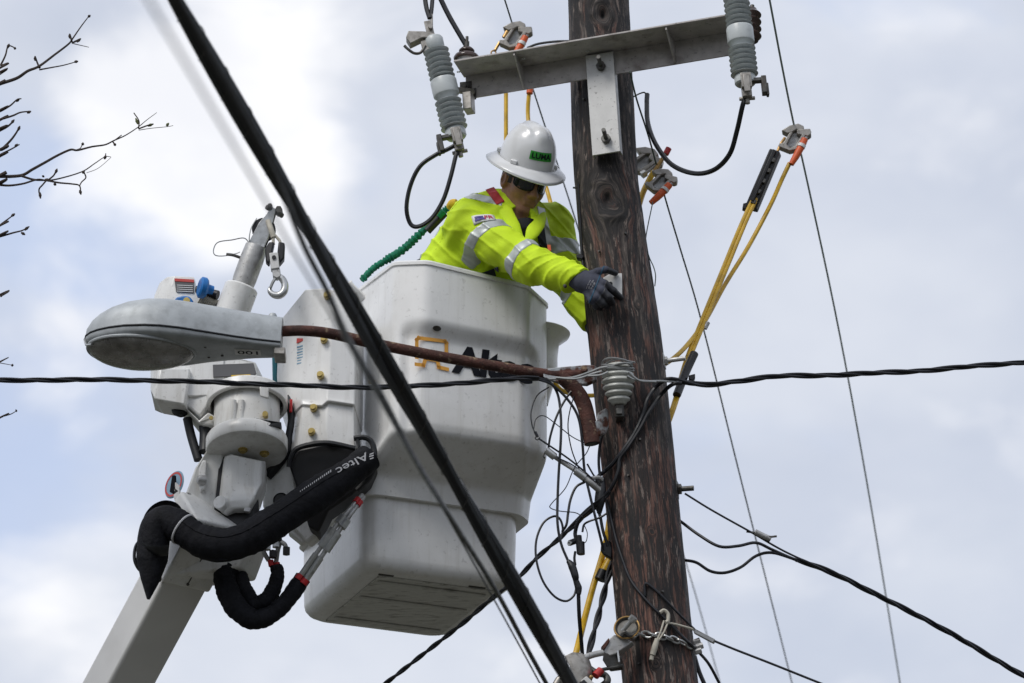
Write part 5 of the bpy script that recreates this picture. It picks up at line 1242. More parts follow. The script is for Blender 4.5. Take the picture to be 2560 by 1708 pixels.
def brim(a, b):
    ph = a * 2 * math.pi; c_, s_ = math.cos(ph), math.sin(ph)
    r = b
    A0, B0 = 0.124, 0.103; A1 = 0.176 if c_ > 0 else 0.168; B1 = 0.145
    x = (A0 + (A1 - A0) * r) * c_; y = (B0 + (B1 - B0) * r) * s_
    return hw(Vector((x, y, 0.004 - 0.020 * r - 0.012 * r * r + 0.012 * abs(s_) * r)))
m = MB(); m.grid(brim, 72, 8, True); o = m.obj('brim', 'helmet_shell', hat, sharp=80); sd = o.modifiers.new('s', 'SOLIDIFY'); sd.thickness = 0.005; sd.offset = 1
m = MB(); m.tube([brim(k / 60, 1.0) for k in range(61)], 0.0035, 6, sm=1); m.obj('brim_edge', 'helmet_shell', hat)
def dome_xy(x, y, off, ph0=0.08, t0=0.27):
    """metres across and up on the shell's front"""
    ph = ph0 - x / 0.112; t = t0 + y / 0.185
    p = dome(ph, t); n_ = Vector((p.x / .0169, p.y / .0117, p.z / .0317)).normalized(); return hw(p + n_ * off)
m = MB().grid(lambda a, b: dome_xy(-0.052 + 0.104 * a, -0.014 + 0.028 * b, 0.0016), 14, 6); m.obj('name_plate', 'logo_green', hat)
tm = text_mb('LUMA', (Vector((0, 0, 0)), Vector((1, 0, 0)), Vector((0, 1, 0)), Vector((0, 0, 1))), 0.018, 0, 0, 0.03, fit=0.088)
q = MB(); q.add([dome_xy(v.x - 0.044, v.y - 0.009, 0.0026) for v in tm.v], tm.f); q.obj('lettering', 'logo_black', hat, recalc=False)
for ph in (1.02, -1.02, 2.3):
    a = dome(ph, 0.02); n_ = Vector((a.x, a.y, 0)).normalized(); tn = Vector((-n_.y, n_.x, 0))
    m = MB(); F = (hw(a), Vector(Hf * tn.x + HR * tn.y), Vector(Hf * n_.x + HR * n_.y), Vector(Hu)); m.bx(-0.014, 0.014, -0.006, 0.011, 0.003, 0.019, F); m.obj('accessory_slot', 'helmet_shell', hat, bevel=0.003)
# sunglasses
sg = bpy.data.objects.new('sunglasses', None); col.objects.link(sg); sg.parent = man; sg.location = Vector(HC) - Vector(man.location); sg['label'] = 'dark wraparound sunglasses'
def wrap(th, u, r=0.0): return Vector(hp_((0.104 + r) * math.cos(th) * (1 if abs(th) < 9 else 1) , (0.080 + r) * math.sin(th), u))
for s_ in (-1, 1):
    def lens(a, b):
        th = R(7 + 54 * a); top = 0.012 - 0.004 * a; botm = -0.010 - 0.020 * math.sin(math.pi * min(1, (0.12 + a * 0.86))) ** 0.6
        return wrap(s_ * th, top + (botm - top) * b, 0.003)
    m = MB().grid(lens, 16, 8); o = m.obj('lens', 'dark_lens', sg); o.modifiers.new('s', 'SOLIDIFY').thickness = 0.002
    m = MB(); m.tube([lens(k / 15, 0) for k in range(16)] + [lens(1, k / 7) for k in range(8)] + [lens(1 - k / 15, 1) for k in range(16)] + [lens(0, 1 - k / 7) for k in range(8)], 0.0028, 6, sm=1); m.obj('frame', 'black_plastic', sg)
    m = MB(); m.tube([wrap(s_ * R(60), 0.009, 0.003), Vector(hp_(0.030, s_ * 0.081, 0.010)), Vector(hp_(-0.01, s_ * 0.080, 0.012)), Vector(hp_(-0.035, s_ * 0.076, 0.004))], 0.0032, 6, flat=1.5); m.obj('temple', 'black_plastic', sg)
m = MB(); m.tube([wrap(R(-9), 0.007, 0.004), wrap(0, 0.009, 0.006), wrap(R(9), 0.007, 0.004)], 0.004, 6); m.obj('bridge', 'black_plastic', sg)
# chin strap side piece and hair
m = MB().grid(lambda a, b: Vector(hp_(-0.012 + 0.086 * math.cos(R(60 + 240 * a)) * 1.14, 0.0785 * math.sin(R(60 + 240 * a)), 0.03 - 0.05 * b)), 30, 5); m.obj('hair', 'stubble', man)

# grey tag plate held against the pole
nP = Vector((0.12, -1, 0.02)).normalized()
m = slab([(1508, 694, -0.150), (1524, 685, -0.152), (1555, 683, -0.150), (1556, 741, -0.150), (1530, 742, -0.152), (1508, 720, -0.150)], nP * -0.006)
tp = thing('metal_plate', 'pale grey metal plate held against the pole by a gloved hand', 'plate', W(1535, 742, -0.15))
m.obj('plate', 'bright_plate', tp, bevel=0.0015)
a = W(1526, 710, -0.156); m = MB(); m.cyl(a, a + nP * 0.004, 0.008, n=14); m.obj('hole', 'black_plastic', tp)

# green shock-absorbing lanyard from his back to the bucket
ln = thing('safety_lanyard', 'green crinkled safety lanyard with yellow end running from his back to the bucket', 'lanyard', W(925, 676, 0.3))
Q = smooth_path(PW([(1120, 520, 0.34), (1090, 545, 0.36), (1050, 585, 0.37), (1010, 622, 0.37), (970, 648, 0.36), (935, 670, 0.35), (905, 700, 0.34)]), 16)
m = MB(); m.tube(Q, [0.010 + 0.005 * abs(math.sin(i * 0.9 + math.sin(i * .31))) + (0.003 if 30 < i < 66 else 0) + 0.002 * math.sin(i * 1.9) for i in range(len(Q))], 12, sm=1); m.obj('webbing', 'green_web', ln)
m = MB(); m.tube(PW([(1112, 532, 0.31), (1085, 560, 0.33), (1068, 578, 0.34)]), 0.017, 10); m.obj('label_pack', 'black_plastic', ln)
m = MB(); m.tube(PW([(1108, 527, 0.30), (1095, 540, 0.31)]), 0.019, 10, sm=1); m.obj('care_label', 'green_web', ln)
m = MB(); m.tube(PW([(1142, 506, 0.28), (1132, 510, 0.29), (1124, 518, 0.31)]), [0.014, 0.02, 0.016], 10); m.obj('end_loop', 'yellow_web', ln)
# ------------------------------------------------------------------ cobra-head street light on its rusty arm
lo0 = W(703, 870, -0.50); ln0 = W(212, 850, -0.50)
sl_t = thing('street_light', 'grey cobra-head street lamp on a rusty brown pipe arm reaching left from the pole', 'street light', W(1480, 1100, -0.16))
LX = (ln0 - lo0); LL = LX.length; LX.normalize(); LYv = Vector((0, -1, 0)); LYv = (LYv - LX * LYv.dot(LX)).normalized(); LZ = LX.cross(LYv); LZ = LZ if LZ.z > 0 else -LZ
def ip(s, tab): return float(np.interp(s, [t[0] for t in tab], [t[1] for t in tab]))
WT = [(0, 0.0), (0.012, 0.045), (0.04, 0.080), (0.08, 0.108), (0.14, 0.137), (0.22, 0.162), (0.32, 0.176), (0.40, 0.176), (0.5, 0.162), (0.62, 0.133), (0.75, 0.102), (0.88, 0.076), (1, 0.060)]
HT = [(0, 0.0), (0.012, 0.034), (0.04, 0.062), (0.08, 0.086), (0.14, 0.110), (0.22, 0.130), (0.32, 0.143), (0.42, 0.146), (0.55, 0.141), (0.7, 0.132), (0.85, 0.122), (1, 0.112)]
HB = [(0, 0.0), (0.02, 0.022), (0.1, 0.034), (0.5, 0.036), (0.62, 0.026), (0.8, 0.020), (1, 0.018)]
def lp(s, y, z): return ln0 - LX * (s * LL) + LYv * y + LZ * z
ss = [0, 0.004, 0.012, 0.025, 0.04, 0.06, 0.08, 0.11] + list(np.linspace(0.14, 1, 34))
m = MB(); nth = 25
def top_pt(s, th, dz=0.004):
    c_, s_ = math.cos(th), math.sin(th); w, h = ip(s, WT), ip(s, HT)
    return lp(s, w * math.copysign(abs(c_) ** 0.72, c_), dz + h * abs(s_) ** 0.72)
vs = [top_pt(s, math.pi * k / (nth - 1)) for s in ss for k in range(nth)]
fs = [(i * nth + k, i * nth + k + 1, (i + 1) * nth + k + 1, (i + 1) * nth + k) for i in range(len(ss) - 1) for k in range(nth - 1)]
fs += [(i * nth, (i + 1) * nth, (i + 2) * nth - 1, (i + 1) * nth - 1) for i in range(len(ss) - 1)]
m.add(vs, fs, True); e_ = len(vs) - nth; m.add([vs[e_ + k] for k in range(nth)], [tuple(range(nth))]); m.obj('upper_housing', 'cast_aluminium', sl_t, sharp=50)
m = MB(); nb = 17
def bot_pt(s, th):
    c_, s_ = math.cos(th), math.sin(th); w, h = ip(s, WT) * 0.985, ip(s, HB)
    return lp(s, w * math.copysign(abs(c_) ** 0.45, c_), -0.004 - h * abs(s_) ** 0.6)
vs = [bot_pt(s, math.pi * k / (nb - 1)) for s in ss for k in range(nb)]
fs = [(i * nb + k, i * nb + k + 1, (i + 1) * nb + k + 1, (i + 1) * nb + k) for i in range(len(ss) - 1) for k in range(nb - 1)]
m.add(vs, fs, True); m.add([vs[len(vs) - nb + k] for k in range(nb)], [tuple(range(nb))]); m.obj('lower_door', 'cast_aluminium', sl_t, sharp=50)
m = MB(); m.tube([lp(s, ip(s, WT) * 0.992, 0.0) for s in ss] , 0.0035, 6, sm=1); m.tube([lp(s, -ip(s, WT) * 0.992, 0.0) for s in ss], 0.0035, 6, sm=1); m.obj('gasket', 'black_rubber', sl_t)
def lens_pt(a, b, k=1.0, dz=0.0):
    t = a * 2 * math.pi; r = math.sin(b * math.pi / 2) if b < 1 else 1.0
    s = 0.292 + 0.268 * r * math.cos(t) * k; w = 0.150 * (1 - 0.10 * math.cos(t)) * k
    return lp(s, w * r * math.sin(t), -0.036 - 0.052 * math.sqrt(max(0, 1 - r * r)) ** 1.0 - dz)
m = MB(); m.grid(lambda a, b: lens_pt(a, b), 48, 14, True); m.obj('lens', 'lens_glass', sl_t, sharp=80)
m = MB(); m.tube([lens_pt(k / 60, 1.0, 1.015) for k in range(61)], 0.007, 8, sm=1); m.obj('lens_rim', 'cast_aluminium', sl_t)
m = MB(); m.grid(lambda a, b: lp(0.292 + 0.255 * math.sin(b * 1.57) * math.cos(a * 6.2832), 0.14 * math.sin(b * 1.57) * math.sin(a * 6.2832), -0.0415 + 0.003 * math.cos(b * 1.57)), 36, 8, True); m.obj('reflector', 'reflector', sl_t)
m = MB(); m.ball(lp(0.33, 0, -0.060), (0.060, 0.020, 0.016), 16, (LX, LYv, LZ)); m.obj('bulb', 'bulb', sl_t)
m = MB(); F = (lp(0.5, 0, -0.044), -LX, LYv, LZ)
c_ = lp(0.83, 0.0, -0.0255); F = (c_, -LX, LYv, LZ)
m.bx(-0.046, 0.050, -0.020, 0.034, -0.0015, 0.003, F); m.obj('wattage_label', 'bright_plate', sl_t)
m = text_mb('100', (c_ + LYv * 0.024 - LZ * 0.0022 - LX * 0.040, LX, -LYv, -LZ), 0.034, 0.0, 0, 0.01, fit=0.076)
m.obj('lettering', 'logo_black', sl_t, recalc=False)
m = MB(); F = (lp(0.985, 0, 0), -LX, LYv, LZ); m.bx(-0.012, 0.03, -0.045, 0.052, -0.045, -0.016, F); m.obj('latch', 'clamp_alloy', sl_t, bevel=0.004)
m = MB(); m.lathe(lp(0.945, 0, 0.118), LZ, [(0, 0.018), (0.012, 0.017), (0.016, 0.010), (0.016, -0.01)], 18); m.obj('photocell_cap', 'cast_aluminium', sl_t)
for q in ((0.62, 0.05), (0.63, -0.05), (0.70, -0.03)): m = MB(); a = lp(q[0], q[1], -0.026); m.cyl(a, a - LZ * 0.006, 0.005, n=8); m.obj('screw', 'dark_steel', sl_t)
m = MB(); m.tube([lp(0.004, 0.03, -0.01), lp(0.02, 0.05, -0.04), lp(0.05, 0.08, -0.05)], 0.005, 6); m.obj('hinge_wire', 'zinc', sl_t)
# pipe arm
pa = PW([(690, 829, -0.50), (760, 827, -0.485), (830, 835, -0.45), (930, 858, -0.40), (1080, 888, -0.33), (1240, 916, -0.26), (1345, 933, -0.22), (1400, 938, -0.195), (1460, 934, -0.17)])
m = MB(); m.tube(pa, [0.0205] * 7 + [0.019, 0.016], 18); m.obj('pipe_arm', 'rusty_pipe', sl_t)
m = slab([(1356, 922, -0.235), (1400, 917, -0.21), (1462, 912, -0.175), (1486, 912, -0.165), (1488, 950, -0.165), (1462, 962, -0.175), (1390, 956, -0.21), (1358, 944, -0.235)], (0.01, 0.022, 0)); m.obj('arm_bracket', 'rusty_bracket', sl_t, bevel=0.004)
m = MB(); a = W(1462, 926, -0.18); m.cyl(a, a + Vector((-0.2, -1, 0)).normalized() * 0.02, 0.013, n=6); m.obj('bolt', 'rusty_pipe', sl_t)
m = MB(); m.tube(PW([(1398, 940, -0.20), (1432, 968, -0.185), (1456, 1002, -0.18), (1470, 1050, -0.175), (1480, 1110, -0.17)]), [0.024, 0.029, 0.030, 0.030, 0.030], 18); m.obj('brace_pipe', 'rusty_pipe', sl_t)
m = MB(); a = W(1480, 1110, -0.17); d_ = (a - W(1474, 1075, -0.173)).normalized(); m.cyl(a - d_ * 0.01, a + d_ * 0.0015, 0.024, n=18); m.obj('pipe_bore', 'black_plastic', sl_t)
m = slab([(1472, 1056, -0.20), (1490, 1052, -0.19), (1494, 1032, -0.18), (1514, 1020, -0.172), (1517, 1060, -0.172), (1510, 1082, -0.175), (1490, 1090, -0.185), (1473, 1080, -0.20)], (0.01, 0.014, 0)); m.obj('foot_plate', 'rusty_bracket', sl_t, bevel=0.003)
a = W(1504, 1054, -0.176); m = MB(); m.cyl(a, a + Vector((-0.2, -1, 0)) * 0.003, 0.007, n=12); m.obj('bolt_hole', 'black_plastic', sl_t)
# spool insulator with tie wires
so_ = W(1548, 1012, -0.19); SA = Vector((-0.04, -0.16, 1)).normalized()
sp_ = thing('spool_insulator', 'grey ribbed porcelain spool insulator wrapped in tie wire on the pole', 'insulator', so_)
m = MB(); pr = [(0, 0), (0.026, 0.0), (0.030, 0.006)]
for i, rr in enumerate((0.042, 0.051, 0.058, 0.062, 0.060)):
    y = 0.010 + i * 0.0235; pr += [(rr - 0.010, y), (rr, y + 0.006), (rr + 0.001, y + 0.011), (rr - 0.004, y + 0.017), (rr - 0.010, y + 0.021)]
pr += [(0.040, 0.136), (0.046, 0.142), (0.040, 0.156), (0.020, 0.162), (0, 0.162)]
m.lathe(so_, SA, pr, 36); m.obj('porcelain_body', 'grey_porcelain', sp_, sharp=60)
m = MB(); m.cyl(so_ - SA * 0.05, so_ + SA * 0.02, 0.018, n=14); m.bx(-0.012, 0.012, -0.02, 0.16, -0.045, -0.02, (so_, Vector((1, 0, 0)), Vector((0, 1, 0)), Z)); m.obj('clevis', 'dark_steel', sp_, bevel=0.003)
u_, w_ = perp(SA); random.seed(3)
for k in range(6):
    r_ = 0.056 + 0.006 * random.random(); h_ = 0.128 + 0.007 * k; ph = random.random() * 6
    m = MB(); m.tube([so_ + SA * (h_ + 0.006 * math.sin(t * 2 + ph)) + (u_ * math.cos(t) + w_ * math.sin(t)) * (r_ + 0.004 * math.sin(3 * t + ph)) for t in np.linspace(0, 6.5, 40)], 0.0034, 6, sm=1); m.obj('tie_wire', 'bare_wire', sp_)
for pts in ([(1372, 948, -.235), (1430, 944, -.24), (1470, 932, -.24), (1500, 920, -.25), (1525, 916, -.26)], [(1390, 944, -.24), (1440, 947, -.25), (1480, 935, -.25), (1505, 928, -.26)], [(1470, 940, -.25), (1500, 938, -.26), (1520, 930, -.26)],
            [(1572, 930, -.26), (1600, 952, -.25), (1650, 953, -.22), (1700, 955, -.20)], [(1568, 940, -.26), (1590, 950, -.25), (1640, 955, -.23)]):
    m = MB(); m.tube(PW(pts), 0.0045, 7); m.obj('tie_wire', 'bare_wire', sp_)
# ------------------------------------------------------------------ cables and wires
def WD(px, py, d):
    return CAM + ray(px, py) * d
def twist(name, pts, label, strands, turns, cat='cable', group=None):
    """strands = [(radius, offset, material, phase)] wound round a centre line"""
    P = smooth_path(pts, 24); t = thing(name, label, cat, P[0], group); n = len(P)
    L_ = [0.0]
    for a, b in zip(P, P[1:]): L_.append(L_[-1] + (b - a).length)
    for r, off, mm, ph in strands:
        Q = []
        for i in range(n):
            d = (P[min(i + 1, n - 1)] - P[max(0, i - 1)]).normalized(); u, w = perp(d)
            a = ph + 2 * math.pi * turns * L_[i] / L_[-1]; Q.append(P[i] + (u * math.cos(a) + w * math.sin(a)) * off)
        MB().tube(Q, r, 8, sm=1).obj('strand', mm, t)
    return t
# service drop, left and right of the spool
twist('service_drop', PW([(-80, 952, -.84), (0, 951, -.80), (150, 950, -.76), (300, 950, -.71), (500, 955, -.64), (700, 962, -.57), (860, 968, -.50), (1000, 967, -.44), (1150, 958, -.36), (1290, 947, -.28), (1345, 945, -.24)]),
      'black twisted service cable crossing the left half below the street lamp', [(0.0058, 0.0056, 'black_jacket', 0), (0.0058, 0.0056, 'black_jacket', 2.1), (0.004, 0.0056, 'black_jacket', 4.2)], 5.5)
twist('service_drop', PW([(1690, 952, -.20), (1760, 962, -.17), (1850, 952, -.13), (1950, 941, -.08), (2100, 937, -.0), (2300, 927, .12), (2480, 912, .2), (2580, 904, .26), (2680, 896, .3)]),
      'black twisted service cable running off to the right edge', [(0.0064, 0.0062, 'black_jacket', 0.5), (0.0064, 0.0062, 'black_jacket', 2.6), (0.0042, 0.0055, 'black_jacket', 4.7)], 4.2)
# out-of-focus cables close to the camera
dC = 12.2
def cl(px, py, d=dC): return WD(px, py, d)
lc_ = [cl(395, -75, 11.2), cl(438, 0, 11.4), cl(612, 300, 11.7), cl(785, 599, 12.0), cl(1060, 1073, 12.4), cl(1262, 1420, 12.7), cl(1427, 1708, 13.0), cl(1475, 1790, 13.1)]
fg = twist('lashed_cable', lc_, 'thick black lashed communication cable crossing diagonally in the foreground', [(0.0182, 0.0112, 'cable_grey_highlight', 0.6), (0.0190, 0.0108, 'black_rubber', 3.7)], 1.6)
P_ = smooth_path(lc_, 60); m = MB(); Q = []; LT_ = sum((b - a).length for a, b in zip(P_, P_[1:]))
acc = 0.0
for i in range(len(P_)):
    d = (P_[min(i + 1, len(P_) - 1)] - P_[max(0, i - 1)]).normalized(); u, w = perp(d); acc += (P_[i] - P_[i - 1]).length if i else 0
    a = acc * 42; tw_ = 2 * math.pi * 1.6 * acc / LT_; rr_ = max(0.0112 * math.cos(a - 0.6 - tw_) + 0.0182, 0.0108 * math.cos(a - 3.7 - tw_) + 0.0190) + 0.0006; Q.append(P_[i] + (u * math.cos(a) + w * math.sin(a)) * rr_)
m.tube(Q, 0.0013, 5, sm=1); m.obj('lashing_wire', 'dark_steel', fg)
wire('overhead_wire', [cl(330, -75, 5.0), cl(372, 0, 5.3), cl(640, 460, 6.6), cl(733, 628, 7.4), cl(838, 806, 8.4), cl(980, 1055, 10), cl(1095, 1250, 11.2), cl(1205, 1445, 12.2), cl(1303, 1622, 13), cl(1356, 1720, 13.4), cl(1390, 1780, 13.6)], 0.0027, 'black_jacket', 'blurred thin black wire left of the thick foreground cable', 'wire', n=8)
wire('overhead_wire', [cl(420, -60, 8.2), cl(448, 0, 8.3), cl(610, 290, 8.6), cl(694, 450, 8.8), cl(759, 612, 9.1), cl(818, 728, 9.3), cl(872, 850, 9.7), cl(960, 1000, 10.2), cl(1030, 1135, 10.7), cl(1130, 1300, 11.5), cl(1236, 1470, 12.3), cl(1318, 1622, 13), cl(1372, 1720, 13.4), cl(1405, 1780, 13.6)], 0.0075, 'black_jacket', 'thin black wire close along the left side of the thick foreground cable', 'wire', n=8)
# level conductors running away overhead
def lev(pts, z): return [Wz(x, y, z) for x, y in pts]
Z1 = 9.28; wire('line_conductor', lev([(1250, -40), (1262, 0), (1338, 240), (1442, 560), (1600, 1060), (1722, 1430), (1800, 1708), (1820, 1780)], Z1), 0.0034, 'aged_copper_wire', 'thin green-grey line conductor passing behind the helmet and the pole', 'wire', n=10)
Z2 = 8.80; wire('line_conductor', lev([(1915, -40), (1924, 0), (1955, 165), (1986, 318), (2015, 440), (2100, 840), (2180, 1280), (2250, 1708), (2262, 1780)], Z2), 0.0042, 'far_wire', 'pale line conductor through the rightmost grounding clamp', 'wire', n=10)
Z3 = 8.48; wire('line_conductor', lev([(1575, 180), (1592, 250), (1624, 350), (1662, 492), (1700, 620), (1756, 812), (1850, 1190), (1980, 1708), (1996, 1780)], Z3), 0.0036, 'aged_copper_wire', 'thin dark line conductor descending just right of the pole', 'wire', n=10)

# jumpers at the crossarm
wire('jumper_cable', PW([(1060, -40, -.10), (1063, 0, -.11), (1067, 24, -.12), (1074, 46, -.13)]), 0.0095, 'black_rubber', 'short black jumper cable entering at the top left of the two above the left arrester')
wire('jumper_cable', PW([(1082, -40, -.10), (1081, 0, -.11), (1079, 24, -.12), (1076, 46, -.13)]), 0.0085, 'black_rubber', 'short black jumper cable entering at the right of the two above the left arrester')
wire('jumper_cable', PW([(1078, -60, -.06), (1098, -10, -.06), (1120, 36, -.06), (1142, 75, -.06), (1164, 112, -.06)]), 0.0105, 'black_rubber', 'black cable slanting down from the top edge to the bell insulator')
wire('jumper_cable', PW([(1140, 362, -.15), (1118, 374, -.15), (1088, 388, -.15), (1050, 416, -.14), (1026, 464, -.12), (1016, 520, -.10), (1026, 560, -.08), (1048, 566, -.08), (1080, 545, -.09), (1108, 500, -.11), (1126, 445, -.13), (1138, 396, -.14), (1144, 372, -.14)]), 0.0088, 'black_rubber', 'black cable loop hanging under the left arrester')
wire('jumper_cable', PW([(1618, 236, .1), (1617, 262, .08), (1620, 310, .03), (1640, 362, -.05), (1680, 412, -.12), (1736, 434, -.2), (1786, 424, -.28), (1824, 386, -.38), (1842, 330, -.45), (1856, 268, -.52), (1863, 246, -.53)]), 0.0098, 'black_rubber', 'black cable sagging in a U under the right arrester')
wire('tie_wire', PW([(1584, 242, .11), (1600, 234, .11), (1612, 232, .1), (1617, 244, .1)]), 0.003, 'dark_steel', 'short bent wire from the pole to the right jumper loop', 'wire')
wire('jumper_cable', PW([(1318, 120, .12), (1345, 110, .10), (1390, 104, .06), (1440, 102, .03), (1480, 92, .0), (1530, 78, -.05), (1560, 84, .05)]), 0.005, 'black_rubber', 'thin black cable lying behind the top edge of the crossarm')

# ------------------------------------------------------------------ grounding clamps and yellow cables
def clamp(px, py, dy, label, rot=0.0, sc=1.0, boot=True, boot_mat='orange_boot', eye=True):
    ca, sa = math.cos(rot), math.sin(rot)
    def q(x, y, d=0.0): x, y = x * sc, y * sc; return (px + x * ca - y * sa, py + x * sa + y * ca, dy + d)
    t = thing('grounding_clamp', label, 'clamp', W(*q(0, 40)), 'grounding clamps on the conductors')
    m = slab([q(*p, -.02) for p in ((-33, -19), (-12, -32), (10, -37), (24, -30), (22, -17), (5, -21), (-5, -15), (-18, -11))], (0.006, 0.045, 0)); m.obj('jaw', 'clamp_alloy', t, bevel=0.004)
    m = slab([q(*p, -.025) for p in ((6, -22), (40, -24), (42, -10), (34, -4), (6, -10))], (0.004, 0.04, 0)); m.obj('swivel', 'clamp_alloy', t, bevel=0.004)
    m = slab([q(*p, -.028) for p in ((-12, -14), (-4, -16), (-20, 15), (-12, 24), (2, 20), (20, -12), (28, -10), (12, 26), (-12, 32), (-40, 21), (-38, 13), (-28, 12))], (0.004, 0.04, 0)); m.obj('channel', 'clamp_alloy', t, bevel=0.003)
    m = slab([q(*p, .0) for p in ((-4, -14), (22, -10), (2, 22), (-14, 22), (-20, 14))], (0.003, 0.01, 0)); m.obj('back_plate', 'galvanised', t)
    m = MB(); m.tube(PW([q(38, -16, -.01), q(26, 4, -.015), q(14, 28, -.02)]), 0.0085, 10); m.obj('stud', 'galvanised', t)
    m = MB(); a, b = W(*q(16, 24, -.02)), W(*q(10, 34, -.02)); m.cyl(a, b, 0.0155, n=6); m.obj('nut', 'zinc', t, sharp=25)
    if boot:
        m = MB(); m.tube(PW([q(26, 3, -.026), q(18, 20, -.028), q(4, 46, -.03), q(-8, 66, -.03)]), [0.014, 0.0155, 0.0145, 0.0115], 12); m.obj('boot', boot_mat, t)
        m = MB(); m.tube(PW([q(19, 17, -.029), q(16, 24, -.03)]), 0.0172, 12, sm=1); m.obj('band', 'decal_white', t)
    if eye:
        m = MB(); m.tube(PW([q(-28, 8, -.01), q(-20, -8, -.01)]), 0.009, 10, sm=1); m.tube(PW([q(-38, 20, -.01), q(-48, 40, -.01)]), 0.0065, 8, sm=1); m.obj('eye_screw', 'brass', t)
        m = MB(); c0 = W(*q(-52, 47, -.01)); m.tube([c0 + Vector((math.cos(k) * 0.010, 0, math.sin(k) * 0.010)) for k in np.linspace(0, 6.284, 20)], 0.0035, 6, sm=1); m.obj('eye', 'brass', t)
    return t
clamp(1288, 88, 0.62, 'grounding clamp with orange boot on the conductor above the crossarm', 0.05)
clamp(1986, 345, 0.62, 'rightmost grounding clamp with orange boot above the black-sleeved yellow stick', 0.0, 1.0, eye=False)
clamp(1610, 402, 0.34, 'grounding clamp half hidden by the right edge of the pole', 0.45, 1.05, boot=False, eye=False)
clamp(1652, 452, 0.24, 'grounding clamp with orange boot touching the right edge of the pole', 0.30, 0.92, eye=False)
m = MB(); m.tube(PW([(1668, 378, .30), (1652, 404, .30), (1634, 432, .30)]), 0.0085, 10); t = thing('clamp_stud', 'bronze stud with a red tip standing out of the half hidden clamp', 'stud', W(1634, 432, .3)); m.obj('rod', 'brass', t)
m = MB(); m.tube(PW([(1672, 371, .30), (1664, 386, .30)]), 0.0125, 10, sm=1); m.obj('tip', 'red_boot', t)
m = MB(); m.tube(PW([(1634, 430, .29), (1622, 452, .29), (1606, 486, .28), (1590, 540, .24)]), 0.012, 10); tag(m.obj('grounding_cable', 'yellow_jacket'), 'short yellow cable end behind the right edge of the pole beside two clamps', 'cable')
def stick(pts, r, label, n=9): return wire('grounding_cable', PW(pts), r, 'yellow_jacket', label, 'cable', 'yellow grounding cables', n)
stick([(1265, 150, .66), (1265, 235, .66), (1265, 340, .66), (1266, 460, .66), (1270, 620, .6)], 0.0088, 'straight yellow cable hanging from the crossarm behind the back of the helmet')
stick([(1326, 205, .60), (1322, 240, .60), (1320, 290, .60), (1330, 370, .58), (1362, 458, .55), (1380, 520, .52), (1410, 640, .46), (1452, 772, .36), (1480, 850, .30)], 0.0088, 'yellow cable passing behind the helmet and reappearing beside the face')
m = MB(); m.tube(PW([(1325, 222, .59), (1324, 234, .59)]), 0.014, 10, sm=1); tag(m.obj('cable_boot', 'orange_boot'), 'small orange boot at the lower edge of the crossarm', 'boot')
for i, (dx, nm) in enumerate(((0, 'left'), (9, 'right'))):
    stick([(1894 + dx * .9, 478, .58), (1860 + dx, 545, .54), (1800 + dx, 690, .46), (1750 + dx, 812, .36), (1712 + dx * .8, 910, .27), (1690 + dx * .6, 990, .2), (1674 + dx * .5, 1040, .14), (1640 + dx * .5, 1130, .14)], 0.0085, 'straight %s strand of the yellow pair between the two black sleeves' % nm)
stick([(1974, 408, .60), (1955, 448, .60), (1925, 515, .58), (1870, 618, .54), (1812, 712, .48), (1764, 800, .40), (1722, 858, .30), (1685, 895, .2), (1640, 925, .15)], 0.0092, 'curving single yellow cable below the rightmost clamp')
stick([(1524, 1300, .16), (1516, 1352, .16), (1500, 1410, .16), (1482, 1470, .15), (1462, 1545, .1), (1444, 1618, .02), (1436, 1650, .0)], 0.0125, 'yellow cable hanging along the lower left side of the pole')
t = thing('yellow_stick', 'thick yellow stick end with black cap at the lower left of the pole', 'stick', W(1500, 1450, .14))
MB().tube(PW([(1532, 1390, .15), (1520, 1412, .15), (1508, 1436, .14)]), 0.0205, 12).obj('rod', 'yellow_jacket', t)
MB().tube(PW([(1510, 1428, .14), (1500, 1450, .14)]), 0.0225, 12, sm=1).obj('end_cap', 'black_rubber', t)
stick([(1385, 955, .42), (1405, 976, .40), (1440, 988, .36), (1480, 989, .3), (1530, 985, .22)], 0.0085, 'yellow cable peeking out between the lamp brace and the bucket')
# black sleeves
t = thing('cable_sleeve', 'ribbed black sleeve at the top of the yellow stick', 'sleeve', W(1872, 520, .57))
m = slab([(1924, 370, .56), (1950, 378, .56), (1890, 522, .56), (1862, 514, .56)], (0.01, 0.045, 0)); m.obj('clip_half', 'black_plastic', t, bevel=0.006)
m = slab([(1932, 372, .545), (1940, 375, .545), (1884, 504, .545), (1876, 500, .545)], (0.004, 0.02, 0)); m.obj('rib', 'black_plastic', t, bevel=0.003)
for k in range(5): m = slab([(1928 - 12 * k, 392 + 26 * k, .548), (1940 - 12 * k, 396 + 26 * k, .548), (1936 - 12 * k, 406 + 26 * k, .548), (1924 - 12 * k, 402 + 26 * k, .548)], (0, 0.02, 0)); m.obj('latch', 'dark_steel', t, bevel=0.002)
m = slab([(1858, 508, .56), (1868, 506, .56), (1866, 524, .56), (1856, 520, .56)], (0, 0.03, 0)); m.obj('hinge', 'black_plastic', t, bevel=0.003)
m = MB(); m.tube(PW([(1944, 378, .60), (1952, 360, .6), (1962, 345, .61)]), 0.006, 8); m.obj('stem', 'brass', t)
t = thing('cable_sleeve', 'smooth black sleeve on the yellow pair beside the service cable', 'sleeve', W(1692, 988, .2))
m = MB(); m.tube(PW([(1736, 884, .27), (1715, 930, .24), (1692, 988, .18)]), 0.0165, 12); m.obj('tube', 'black_plastic', t)
